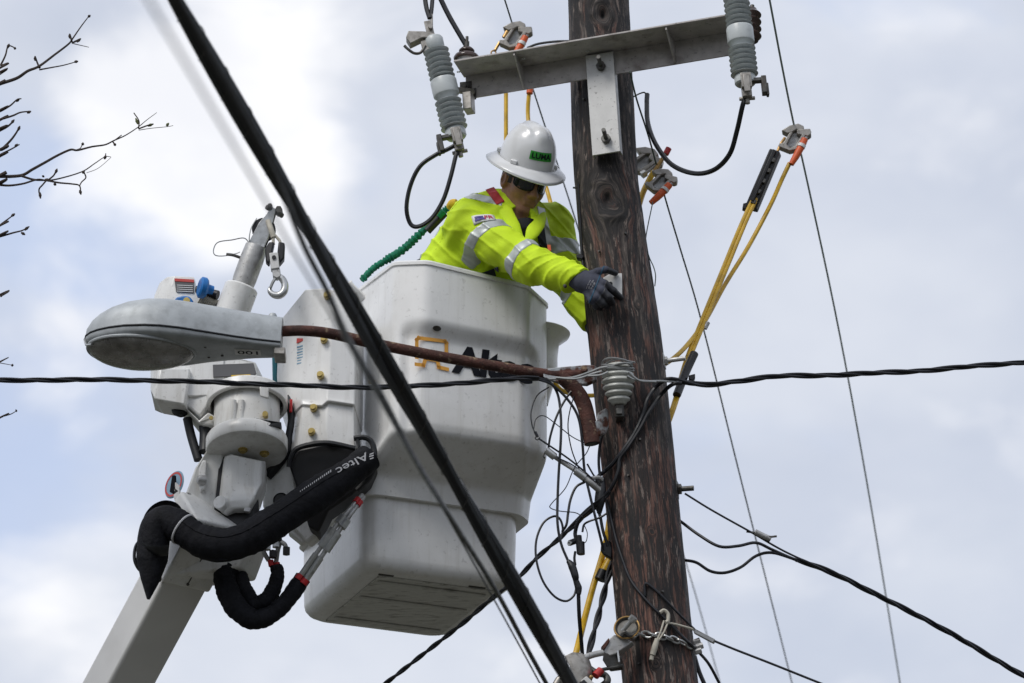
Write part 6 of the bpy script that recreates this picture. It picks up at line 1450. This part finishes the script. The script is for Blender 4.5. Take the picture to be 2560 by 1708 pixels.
m = slab([(1722, 938, .2), (1738, 934, .2), (1738, 944, .2), (1732, 952, .2), (1722, 948, .2)], (0, 0.03, 0)); m.obj('latch', 'black_plastic', t, bevel=0.003)
wire('cable_splice', PW([(1770, 806, .36), (1762, 822, .36)]), 0.009, 'galvanised', 'small grey splice where two yellow cables cross', 'splice', n=8, sm=1)

# ------------------------------------------------------------------ cables over and beside the pole
bk = 'black_jacket'
wire('drop_cable', PW([(1700, 950, -.20), (1668, 948, -.21)]) + [S(1640, 968, .02), S(1618, 1000, .015), S(1606, 1040, .012), S(1585, 1085, .012), S(1556, 1128, .014), S(1532, 1160, .014), S(1512, 1178, .02)] + PW([(1496, 1192, -.10), (1490, 1215, -.08)]), 0.0078, bk, 'upper of two black cables slanting down across the pole front')
wire('drop_cable', PW([(1704, 958, -.20), (1680, 962, -.20)]) + [S(1652, 988, .02), S(1622, 1030, .015), S(1598, 1075, .013), S(1570, 1118, .014), S(1550, 1146, .012), S(1546, 1176, .012), S(1536, 1206, .014), S(1520, 1232, .02)] + PW([(1500, 1252, -.12), (1470, 1278, -.10), (1448, 1300, -.08), (1438, 1330, -.06), (1440, 1348, -.06)]), 0.0078, bk, 'lower of two black cables slanting down across the pole to a connector')
twist('drop_cable', PW([(1524, 1228, -.13), (1500, 1256, -.10), (1462, 1290, -.04), (1430, 1318, .0), (1392, 1352, .05), (1341, 1396, .1), (1297, 1443, .15), (1230, 1496, .25), (1160, 1556, .35), (1060, 1634, .5), (955, 1716, .65), (900, 1762, .7)]),
      'black cable running from the pole down to the bottom edge behind the bucket', [(0.006, 0.004, bk, 0), (0.006, 0.004, bk, 3.14)], 8)
wire('drop_cable', PW([(1340, 944, -.24), (1372, 954, -.22), (1394, 985, -.2), (1402, 1040, -.2), (1402, 1100, -.2), (1397, 1180, -.18), (1394, 1250, -.17), (1394, 1310, -.17), (1403, 1360, -.16), (1420, 1402, -.16)]), 0.0052, bk, 'leftmost black cable hanging straight down beside the pole')
wire('drop_cable', PW([(1344, 948, -.235), (1380, 962, -.22), (1420, 1000, -.2), (1446, 1045, -.19), (1456, 1110, -.18), (1461, 1175, -.16), (1474, 1235, -.15), (1490, 1300, -.14), (1503, 1352, -.12), (1508, 1376, -.1)]), 0.0052, bk, 'black cable bowing out past the lamp brace and down to the pole')
t = thing('tape_splice', 'lumpy black taped splice hanging left of the pole', 'splice', W(1446, 1484, -.15))
m = MB(); m.tube(PW([(1420, 1402, -.16), (1430, 1416, -.16), (1438, 1440, -.16), (1440, 1452, -.155), (1446, 1470, -.15), (1447, 1486, -.15)]), [0.008, 0.015, 0.014, 0.011, 0.014, 0.009], 10); m.obj('wrap', 'black_rubber', t)
wire('drop_cable', PW([(1446, 1482, -.15), (1448, 1540, -.12), (1453, 1600, -.06), (1457, 1650, -.02)]), 0.0075, bk, 'black cable going straight down from the taped splice')
wire('thin_wire', PW([(1372, 968, -.2), (1342, 990, -.2), (1328, 1030, -.2), (1330, 1062, -.2), (1338, 1084, -.2)]), 0.0026, bk, 'thin black wire curl against the bucket edge', 'wire')
t = thing('wire_crimp', 'tiny black crimp and loop at the end of the wire curl', 'crimp', W(1344, 1096, -.2)); m = MB(); m.tube(PW([(1338, 1080, -.2), (1344, 1092, -.2)]), 0.0058, 8, sm=1); m.tube(PW([(1342, 1090, -.2), (1338, 1096, -.2), (1344, 1100, -.2), (1350, 1094, -.2)]), 0.002, 6); m.obj('crimp_tube', bk, t)
wire('thin_wire', PW([(1346, 1096, -.2), (1370, 1112, -.19), (1420, 1146, -.17), (1462, 1180, -.15), (1496, 1214, -.13)]), 0.0036, bk, 'taut thin wire above the grey dead-end grip', 'wire')
wire('thin_wire', PW([(1334, 1074, -.21), (1340, 1048, -.21), (1360, 1040, -.2), (1392, 1062, -.19), (1430, 1092, -.18), (1466, 1110, -.18)]), 0.0020, bk, 'hair-thin grey wire arching from the curl to the brace foot', 'wire')
wire('drop_cable', PW([(1446, 958, -.2), (1416, 995, -.2), (1392, 1040, -.2), (1376, 1090, -.19), (1370, 1128, -.18)]), 0.0045, bk, 'dark cable arcing from the arm bracket to the dead-end grip')
wire('thin_wire', PW([(1474, 1116, -.17), (1464, 1136, -.17), (1436, 1170, -.17), (1414, 1220, -.16), (1380, 1258, -.16), (1376, 1270, -.16), (1400, 1278, -.16), (1438, 1282, -.15), (1456, 1292, -.15)]), 0.0020, bk, 'hair-thin wire zigzagging down between the cables', 'wire')
t = thing('dead_end_grip', 'grey dead-end grip slanting from the bucket edge to the pole', 'grip', W(1490, 1216, -.13))
m = MB(); m.tube(PW([(1368, 1126, -.18), (1400, 1152, -.17), (1440, 1178, -.16), (1472, 1204, -.15), (1498, 1226, -.12)]), [0.011, 0.008, 0.008, 0.012, 0.012], 10); m.obj('grip_rod', 'galvanised', t)
for q in ((1376, 1134, -.18), (1450, 1186, -.16)): a = W(*q); d_ = (W(1498, 1226, -.12) - W(1368, 1126, -.18)).normalized(); m = MB(); m.cyl(a - d_ * 0.022, a + d_ * 0.022, 0.015, n=10); m.obj('ferrule', 'zinc', t)
m = MB(); m.tube(PW([(1362, 1132, -.18), (1358, 1140, -.18), (1362, 1146, -.18)]), 0.003, 6); m.obj('cotter', 'dark_steel', t)
m = MB(); m.tube(PW([(1480, 1196, -.14), (1496, 1194, -.13), (1506, 1200, -.12)]), 0.008, 8); m.obj('thimble', 'galvanised', t)
wire('thin_wire', PW([(1468, 1160, -.15), (1484, 1188, -.14), (1500, 1210, -.13)]), 0.0036, bk, 'short stiff wire leaning on the pole above the dead-end grip', 'wire')
wire('drop_cable', PW([(1462, 1205, -.15), (1440, 1218, -.15), (1426, 1250, -.15), (1420, 1285, -.15), (1416, 1312, -.15), (1405, 1330, -.14)]), 0.0050, bk, 'black cable hooking down from the dead-end grip')
wire('drop_cable', PW([(1402, 1348, -.14), (1407, 1322, -.14), (1400, 1298, -.14), (1384, 1291, -.14), (1358, 1308, -.14), (1341, 1350, -.14), (1341, 1400, -.14), (1357, 1452, -.14), (1385, 1490, -.14), (1414, 1503, -.14), (1434, 1490, -.14), (1441, 1470, -.14)]), 0.0045, bk, 'big thin loop of black cable below the bucket edge')
wire('drop_cable', PW([(1494, 1216, -.11), (1490, 1262, -.10), (1500, 1290, -.10), (1508, 1330, -.10), (1520, 1366, -.09)]), 0.0060, bk, 'black cable hugging the left edge of the pole')
t = thing('tape_splice', 'black taped lump on the left edge of the pole', 'splice', W(1500, 1286, -.1)); m = MB(); m.tube(PW([(1506, 1196, -.10), (1503, 1225, -.11), (1500, 1256, -.11), (1498, 1284, -.1)]), [0.012, 0.020, 0.019, 0.009], 10); m.obj('wrap', 'black_rubber', t)
t = thing('tape_splice', 'black taped wedge under the pole edge beside the yellow cable', 'splice', W(1524, 1396, .0)); m = slab([(1502, 1358, -.04), (1524, 1350, -.04), (1532, 1372, -.04), (1530, 1398, -.04), (1508, 1386, -.04), (1500, 1376, -.04)], (0.01, 0.04, 0)); m.obj('wrap', 'black_rubber', t, bevel=0.006)
wire('drop_cable', PW([(1516, 1284, -.12), (1500, 1294, -.12), (1474, 1303, -.11), (1460, 1312, -.1), (1456, 1330, -.1)]), 0.0042, bk, 'short black cable curving from the pole to the connectors')
t = thing('cable_connector', 'black cylindrical cable connectors hanging left of the pole', 'connector', W(1446, 1384, -.07))
m = MB(); m.cyl(W(1446, 1340, -.07), W(1450, 1384, -.07), 0.0125, n=14); m.cyl(W(1452, 1356, -.07), W(1453, 1386, -.07), 0.0145, n=14); m.obj('barrel', 'black_plastic', t, sharp=30)
m = MB(); m.cyl(W(1424, 1358, -.07), W(1440, 1352, -.06), 0.0115, n=14); m.obj('barrel', 'black_plastic', t, sharp=30)
m = MB(); m.lathe(W(1424, 1358, -.073), Vector((-0.6, -0.8, 0)), [(0.004, 0.004), (0.009, 0.004), (0.011, 0)], 16); m.obj('socket_ring', 'zinc', t)
m = MB(); m.tube(PW([(1438, 1380, -.06), (1436, 1396, -.08), (1438, 1412, -.12)]), 0.005, 8); m.obj('tail', 'black_rubber', t)
m = MB(); m.tube(PW([(1460, 1312, -.08), (1468, 1332, -.08), (1466, 1352, -.08), (1458, 1360, -.07)]), 0.0018, 6); m.obj('tie', bk, t)
twist('drop_cable', PW([(1532, 1400, .06), (1520, 1446, .05), (1506, 1500, .02), (1492, 1556, -.02), (1480, 1600, -.04), (1470, 1640, -.05)]), 'pair of twisted black cables going down the lower left of the pole', [(0.0075, 0.006, bk, 0), (0.0075, 0.006, bk, 3.1)], 2)
wire('drop_cable', [S(1516, 1250, .008), S(1528, 1300, .006), S(1540, 1350, .006), S(1556, 1400, .006), S(1576, 1450, .008), S(1606, 1490, .008), S(1640, 1526, .01), S(1668, 1552, .014), S(1698, 1584, .014), S(1722, 1608, .02)] + PW([(1744, 1628, -.06), (1772, 1660, -.04), (1800, 1712, .0), (1812, 1740, .0)]), 0.0058, bk, 'black cable crossing the lower pole front to the bottom edge')
wire('drop_cable', [S(1612, 1490, .004), S(1612, 1464, .008), S(1620, 1460, .010), S(1650, 1486, .010), S(1690, 1528, .012), S(1718, 1556, .02)] + PW([(1736, 1574, -.10)]), 0.0048, bk, 'short black cable hooked on the pole above the chain')
wire('drop_cable', PW([(1736, 1640, .1), (1748, 1680, .1), (1766, 1722, .1)]), 0.0085, bk, 'short thick black cable leaving the frame right of the pole foot')

wire('drop_cable', PW([(1506, 1085, -.10), (1499, 1120, -.11), (1497, 1160, -.11), (1502, 1205, -.11)]), 0.0055, bk, 'short black cable behind the brace foot at the left edge of the pole')
wire('thin_wire', PW([(1408, 1334, -.12), (1436, 1304, -.12), (1470, 1270, -.12), (1512, 1238, -.14)]), 0.0030, bk, 'thin straight wire rising beside the black cables to the taped lump', 'wire')
wire('thin_wire', PW([(1392, 1144, -.19), (1430, 1162, -.17), (1470, 1192, -.15), (1498, 1216, -.13)]), 0.0026, bk, 'thin wire running close above the dead-end grip rod', 'wire')
wire('thin_wire', PW([(1448, 966, -.19), (1432, 1000, -.2), (1420, 1060, -.2), (1428, 1120, -.19), (1446, 1170, -.17), (1460, 1210, -.15)]), 0.0024, bk, 'thin wire bowing down from the arm bracket behind the brace', 'wire')
# right-hand drops
wire('guy_wire', PW([(1712, 1234, -.03), (1780, 1276, .0), (1880, 1332, .05), (1960, 1378, .1), (2060, 1424, .16)]), 0.0040, bk, 'straight thin wire from the pole bolt down to the right', 'wire')
t = thing('wire_splice', 'grey crimped splice with wire tails on the straight thin wire', 'splice', W(1905, 1345, .06)); m = MB(); m.tube(PW([(1888, 1330, .05), (1906, 1339, .06), (1926, 1348, .07)]), 0.0115, 10); m.obj('sleeve', 'galvanised', t)
m = MB(); m.tube(PW([(1866, 1329, .05), (1890, 1333, .05), (1920, 1342, .06), (1942, 1341, .06)]), 0.0042, 7); m.obj('tail', 'dark_steel', t)
wire('drop_cable', PW([(1690, 1295, .10), (1706, 1307, .05), (1748, 1338, .02), (1798, 1366, .0), (1846, 1365, .02), (1890, 1357, .04), (1930, 1374, .07), (1985, 1398, .11), (2060, 1426, .16)]), 0.0060, bk, 'upper of two black cables dipping from the pole towards the right')
wire('drop_cable', PW([(1690, 1398, .10), (1714, 1401, .06), (1742, 1407, .03), (1776, 1428, .01), (1812, 1432, .01), (1852, 1418, .03), (1890, 1390, .05), (1930, 1382, .07), (1985, 1398, .11), (2060, 1424, .16)]), 0.0060, bk, 'lower of two black cables dipping from the pole towards the right')
twist('service_drop', PW([(1992, 1400, .11), (2060, 1424, .16), (2120, 1450, .2), (2200, 1492, .26), (2320, 1552, .34), (2450, 1626, .43), (2560, 1690, .5), (2680, 1756, .56)]), 'twisted black cable descending to the lower right corner', [(0.0065, 0.0062, bk, 0), (0.0065, 0.0062, bk, 2.1), (0.0045, 0.006, bk, 4.2)], 3.6)
t = thing('wedge_clamp', 'grey wedge clamp on the lowest wire right of the pole', 'clamp', W(1784, 1606, -.06))
m = MB(); m.tube([S(1664, 1556, .02)] + PW([(1700, 1564, -.13), (1734, 1574, -.10)]), 0.0048, 8); m.obj('bail_wire', 'cord_cream', t)
m = slab([(1732, 1570, -.10), (1738, 1572, -.10), (1788, 1598, -.06), (1783, 1608, -.06), (1734, 1582, -.10)], (0.004, 0.018, 0)); m.obj('wedge', 'galvanised', t, bevel=0.003)
wire('drop_wire', PW([(1784, 1602, -.05), (1840, 1625, -.02), (1930, 1660, .03), (2060, 1712, .1), (2140, 1744, .14)]), 0.0046, bk, 'thin dark wire from the wedge clamp to the bottom edge', 'wire')
wire('staple_wire', [S(1632, 505, .002)] + PW([(1614, 600, -.02), (1622, 640, -.02), (1634, 668, -.03), (1639, 690, -.04), (1637, 716, -.03)]), 0.0022, 'aged_copper_wire', 'thin dark ground wire bowing off the right edge of the pole', 'wire')
wire('thin_wire', [S(1446, 460, .003), S(1449, 520, .003)] + PW([(1452, 580, -.05), (1455, 640, -.05), (1458, 668, -.06)]), 0.0036, bk, 'thin black ground wire down the left edge of the pole beside the sleeve', 'wire')
t = thing('standoff', 'small black standoff clip at the left edge of the pole beside the sleeve', 'clip', W(1450, 646, -.06)); m = slab([(1440, 636, -.06), (1454, 634, -.06), (1460, 640, -.06), (1456, 648, -.06), (1441, 645, -.06)], (0.004, 0.03, 0)); m.obj('clip_body', 'black_plastic', t, bevel=0.003)

# ------------------------------------------------------------------ chain, strain hardware and tag at the pole's lower end
ch = thing('chain', 'galvanised chain wrapped round the lower pole', 'chain', W(1650, 1610, -.16))
zc = lambda px: 1584 + 10 * ((px - 1600) / 70) * ((px - 1600) > 0) + 0.0012 * (px - 1600) ** 2 * ((px - 1600) > 60)
xs = [1582 + 17.5 * k for k in range(10)]
for k, x in enumerate(xs):
    xx = min(x, 1738); a = S(xx, 1586 + 0.0018 * max(0, x - 1600) ** 2, 0.010 + 0.002 * (k % 2)); b_ = S(min(xx + 4, 1741), 1587 + 0.0018 * max(0, x + 4 - 1600) ** 2, 0.010 + 0.002 * (k % 2))
    d = (b_ - a).normalized(); nrm = Vector((a.x - pole_x(a.z), a.y - Y0, 0)).normalized(); up = nrm.cross(d) if k % 2 == 0 else nrm
    m = MB(); m.tube([a + d * (0.021 * math.cos(t_)) + up * (0.0105 * math.sin(t_)) for t_ in np.linspace(0, 6.2832, 18)], 0.0038, 6, sm=1); m.obj('link', 'zinc', ch)
t = thing('shackle', 'cluster of rusty nuts at the right edge of the pole by the chain', 'shackle', W(1745, 1640, -.06))
for q in ((1742, 1604, -.07), (1749, 1616, -.07), (1745, 1628, -.07)): a = W(*q); m = MB(); m.cyl(a - Vector((0.012, 0, 0.004)), a + Vector((0.012, 0, 0.004)), 0.012, n=6); m.obj('nut', 'galvanised', t, sharp=25)
t = thing('cord_tag', 'pale cord loop with a cylindrical toggle hanging on the lower pole', 'cord', S(1632, 1650, .02))
m = MB(); m.tube([S(1650, 1532, .02), S(1660, 1526, .022), S(1670, 1535, .022), S(1670, 1552, .02), S(1664, 1556, .02)], 0.007, 8); m.obj('knot', 'cord_cream', t)
m = MB(); m.tube([S(1660, 1552, .020), S(1652, 1578, .022), S(1643, 1600, .024)], 0.0035, 7); m.tube([S(1670, 1556, .020), S(1660, 1580, .022), S(1646, 1602, .024)], 0.0035, 7); m.obj('loop', 'cord_cream', t)
m = MB(); m.tube([S(1643, 1598, .024), S(1637, 1618, .024), S(1631, 1638, .024)], [0.009, 0.012, 0.011], 10); m.tube([S(1630, 1640, .024), S(1628, 1650, .024)], 0.008, 8, sm=1); m.obj('toggle', 'cord_cream', t)
hw_ = thing('strain_bracket', 'steel strain bracket with a brass ring bolted to the left of the lower pole', 'bracket', W(1500, 1700, -.17))
m = slab([(1514, 1604, -.19), (1536, 1586, -.19), (1560, 1596, -.19), (1582, 1604, -.18), (1540, 1634, -.19), (1524, 1640, -.19), (1502, 1628, -.19)], (0.01, 0.045, 0)); m.obj('yoke', 'galvanised', hw_, bevel=0.004)
m = slab([(1502, 1618, -.20), (1522, 1594, -.20), (1524, 1604, -.20), (1508, 1628, -.20)], (0, 0.02, 0)); m.obj('red_clip', 'rusty_pipe', hw_, bevel=0.003)
rc1 = W(1567, 1569, -.20); rn = Vector((-0.15, -0.95, 0.2)).normalized(); ru, rw = perp(rn)
m = MB(); m.tube([rc1 + (ru * math.cos(k) + rw * math.sin(k)) * 0.046 for k in np.linspace(0, 6.2832, 40)], 0.0035, 8, sm=1); m.obj('ring', 'brass', hw_)
m = MB(); m.lathe(rc1, rn, [(0, -0.012), (0.044, -0.012), (0.045, 0.0), (0.042, 0.0), (0.036, -0.008), (0, -0.008)], 32); m.obj('cup', 'dark_steel', hw_)
a = W(1556, 1578, -.21); b_ = W(1580, 1550, -.235); m = MB(); m.cyl(a, b_, 0.0085, n=12); m.cyl(b_ - (b_ - a).normalized() * 0.006, b_ + (b_ - a).normalized() * 0.014, 0.0155, n=6); m.obj('bolt', 'zinc', hw_, sharp=25)
m = MB(); m.tube(PW([(1554, 1590, -.21), (1562, 1582, -.215), (1576, 1590, -.21), (1590, 1582, -.205)]), 0.009, 8); m.obj('pawl', 'dark_steel', hw_)
m = MB(); m.tube(PW([(1422, 1652, -.26), (1450, 1648, -.25), (1480, 1638, -.23), (1506, 1632, -.21)]), [0.015, 0.013, 0.012, 0.012], 12); m.obj('rod', 'galvanised', hw_)
m = slab([(1508, 1630, -.20), (1550, 1640, -.17), (1552, 1668, -.17), (1520, 1672, -.18), (1506, 1650, -.20)], (0.01, 0.04, 0)); m.obj('clevis', 'dark_steel', hw_, bevel=0.004)
m = slab([(1542, 1628, -.19), (1546, 1626, -.19), (1550, 1654, -.19), (1546, 1656, -.19)], (0, 0.02, 0)); m.obj('cotter_pin', 'zinc', hw_)
m = MB(); m.tube(PW([(1470, 1690, -.2), (1500, 1676, -.19), (1540, 1668, -.17), (1556, 1664, -.16)]), 0.007, 8); m.obj('stay_wire', 'dark_steel', hw_)
sw = thing('cable_hanger', 'grey curved cable hanger with black straps at the bottom edge beside the pole', 'hanger', W(1450, 1720, -.2))
m = shell([[(1410, 1640, -.28), (1432, 1630, -.27), (1455, 1632, -.26), (1468, 1644, -.25)], [(1416, 1652, -.28), (1440, 1646, -.28), (1462, 1652, -.27), (1475, 1664, -.25)], [(1424, 1664, -.28), (1446, 1676, -.28), (1466, 1680, -.27), (1476, 1690, -.25)], [(1430, 1690, -.28), (1444, 1712, -.28), (1456, 1722, -.27), (1466, 1724, -.25)]], (0.01, 0.03, 0)); m.obj('saddle', 'clamp_alloy', sw, bevel=0.003)
m = slab([(1452, 1702, -.29), (1466, 1690, -.29), (1486, 1708, -.29), (1474, 1722, -.29)], (0, 0.02, 0)); m.obj('plate', 'bright_plate', sw, bevel=0.002)
m = slab([(1448, 1706, -.30), (1460, 1698, -.30), (1478, 1716, -.30), (1466, 1724, -.30)], (0, 0.012, 0)); m.obj('strap', 'black_plastic', sw, bevel=0.003)
m = MB(); m.tube(PW([(1488, 1690, -.25), (1502, 1676, -.24)]), 0.015, 12, sm=1); m.obj('red_cap', 'red_boot', sw)
m = MB(); m.tube(PW([(1476, 1668, -.22), (1490, 1682, -.22), (1512, 1688, -.2), (1518, 1704, -.2), (1500, 1722, -.2)]), [0.006, 0.014, 0.012, 0.014, 0.016], 10); m.obj('clamp_body', 'dark_steel', sw)
a = W(1478, 1693, -.27); m = MB(); m.ball(a, 0.0085, 12); m.obj('cap_nut', 'brass', sw)
m = MB(); m.tube(PW([(1390, 1712, -.25), (1400, 1698, -.25), (1412, 1706, -.25)]), 0.014, 10); m.obj('clip', 'clamp_alloy', sw)

# ------------------------------------------------------------------ bare tree reaching in from the left
tw = -0.6
tree = thing('bare_tree', 'bare budding tree whose twigs reach in at the left edge', 'tree', Vector((W(-700, 900, tw).x, Y0 + tw, 0)))
root = Vector(tree.location)
kx = root.x; zt = W(0, 440, tw).z
m = MB(); m.tube([root, root + Vector((0.05, 0, 2.0)), root + Vector((-0.03, 0.05, 4.5)), root + Vector((0.05, 0, 6.4)), root + Vector((0.0, 0.05, 8.4)), root + Vector((0.05, 0, 9.6))], [0.16, 0.13, 0.11, 0.085, 0.05, 0.015], 14); m.obj('trunk', 'twig_bark', tree)
rnd = random.Random(5)
def branch(pts, r0, r1, dy=tw, limb=True):
    P = [W(x, y, dy) for x, y in pts]
    if limb and pts[0][0] <= 0:
        a = Vector((kx, root.y, P[0].z - 0.45)); P = [a, a + (P[0] - a) * 0.45 + Vector((0, 0.03, -0.04))] + P; r = [r0 * 3, r0 * 1.7] + [r0 + (r1 - r0) * i / (len(pts) - 1) for i in range(len(pts))]
    else: r = [r0 + (r1 - r0) * i / (len(pts) - 1) for i in range(len(pts))]
    for i in range(1, len(P) - 1): P[i] = P[i] + Vector((rnd.uniform(-.002, .002), rnd.uniform(-.01, .01), rnd.uniform(-.002, .002)))
    return MB().tube(P, r, 7).obj('branch', 'twig_bark', tree)
def bud(x, y, dx, dy_, g=False):
    a = W(x, y, tw); b_ = W(x + dx, y + dy_, tw); m = MB(); m.tube([a, a + (b_ - a) * .5, b_], [0.0035, 0.0062, 0.002], 7); m.obj('bud', 'twig_bud' if g else 'twig_bark', tree)
K = 1 / 2.45
def br(pts, r0, r1): branch([(x * K, y * K) for x, y in pts], r0, r1)
br([(-40, 530), (0, 518), (100, 472), (170, 440), (240, 412), (330, 335), (420, 265), (445, 240), (495, 165), (548, 95)], 0.0075, 0.0018)
br([(240, 410), (225, 380), (215, 345)], 0.004, 0.003); br([(240, 428), (310, 415), (390, 395), (470, 378)], 0.0032, 0.0018); br([(440, 265), (490, 240)], 0.004, 0.0035); br([(440, 255), (428, 210)], 0.004, 0.0032); br([(450, 268), (545, 290)], 0.0018, 0.0012)
br([(-30, 1095), (0, 1085), (70, 1078), (140, 1068), (200, 1040), (280, 985), (350, 945), (430, 920), (480, 925), (560, 905), (640, 880), (700, 862), (770, 828), (845, 788), (900, 740), (960, 690)], 0.0072, 0.0010)
br([(848, 788), (848, 745), (820, 692)], 0.0028, 0.0022); br([(848, 790), (900, 772), (940, 760)], 0.003, 0.0028); br([(850, 798), (930, 790), (1020, 768), (1060, 770)], 0.0015, 0.0010); br([(470, 918), (495, 900), (508, 872)], 0.0022, 0.0016); br([(690, 868), (705, 888)], 0.003, 0.003); br([(700, 862), (745, 828)], 0.0024, 0.002)
br([(-30, 1130), (0, 1125), (60, 1130), (140, 1120), (230, 1105), (300, 1100), (400, 1080), (505, 1050), (580, 1000), (645, 965), (680, 962)], 0.0050, 0.0012)
br([(120, 1075), (200, 1095), (280, 1105), (360, 1118), (440, 1125), (485, 1138), (495, 1190)], 0.0045, 0.0024); br([(300, 1100), (330, 1070), (348, 1038)], 0.0035, 0.003); br([(512, 1052), (525, 1085), (500, 1110), (488, 1138)], 0.0028, 0.0022); br([(285, 1105), (262, 1140), (240, 1160), (248, 1215)], 0.0032, 0.003); br([(645, 962), (648, 940)], 0.002, 0.0018); br([(530, 1060), (600, 1030), (680, 965)], 0.0012, 0.0009)
for pts, r0 in (([(-20, 430), (0, 400), (30, 340), (52, 280), (95, 295)], 0.0045), ([(-20, 690), (0, 680), (60, 645), (105, 615), (130, 605)], 0.0045), ([(-20, 740), (0, 735), (80, 710), (130, 695), (190, 682)], 0.005), ([(-20, 800), (0, 790), (50, 768), (85, 738)], 0.006), ([(-20, 930), (0, 915), (60, 860), (100, 815), (120, 775)], 0.006), ([(-20, 960), (0, 950), (70, 915), (120, 885)], 0.0045), ([(-20, 1385), (0, 1370), (50, 1335), (92, 1310)], 0.004), ([(-20, 1452), (0, 1448), (80, 1425), (140, 1410), (180, 1388)], 0.0045), ([(-20, 460), (0, 455), (25, 435)], 0.004), ([(-20, 2220), (0, 2225), (80, 2238)], 0.0022), ([(-20, 2565), (0, 2560), (60, 2535), (105, 2515)], 0.0028), ([(-20, 1812), (0, 1818), (12, 1815)], 0.004)):
    br(pts, r0, r0 * 0.5)
for x, y, dx, dy_, g in ((540, 105, 14, -12, 0), (428, 235, -2, -28, 0), (470, 258, 26, -22, 0), (216, 372, -2, -28, 0), (455, 380, 24, -4, 0), (45, 295, 12, -26, 0), (85, 296, 14, 2, 0), (98, 622, 22, -16, 0), (165, 692, 26, -10, 0), (70, 755, 18, -22, 0), (110, 800, 12, -28, 0), (92, 900, 16, -18, 0), (845, 760, -14, -36, 1), (905, 772, 34, -12, 1), (1020, 772, 14, -18, 1), (700, 880, 8, 14, 0), (505, 890, 4, -16, 0), (340, 1060, 10, -26, 0), (505, 1062, 14, -14, 0), (490, 1165, 6, 28, 0), (244, 1180, 4, 36, 0), (262, 1085, 6, -10, 0), (640, 975, 8, -24, 0), (330, 1125, 14, 10, 0), (70, 1325, 22, -16, 0), (130, 1425, 24, 14, 0), (150, 1410, 28, -22, 0), (70, 2236, 12, 4, 0), (95, 2518, 10, -4, 0), (275, 1100, 30, 4, 0), (235, 410, 14, 6, 0)):
    bud(x * K, y * K, dx * K, dy_ * K, g)
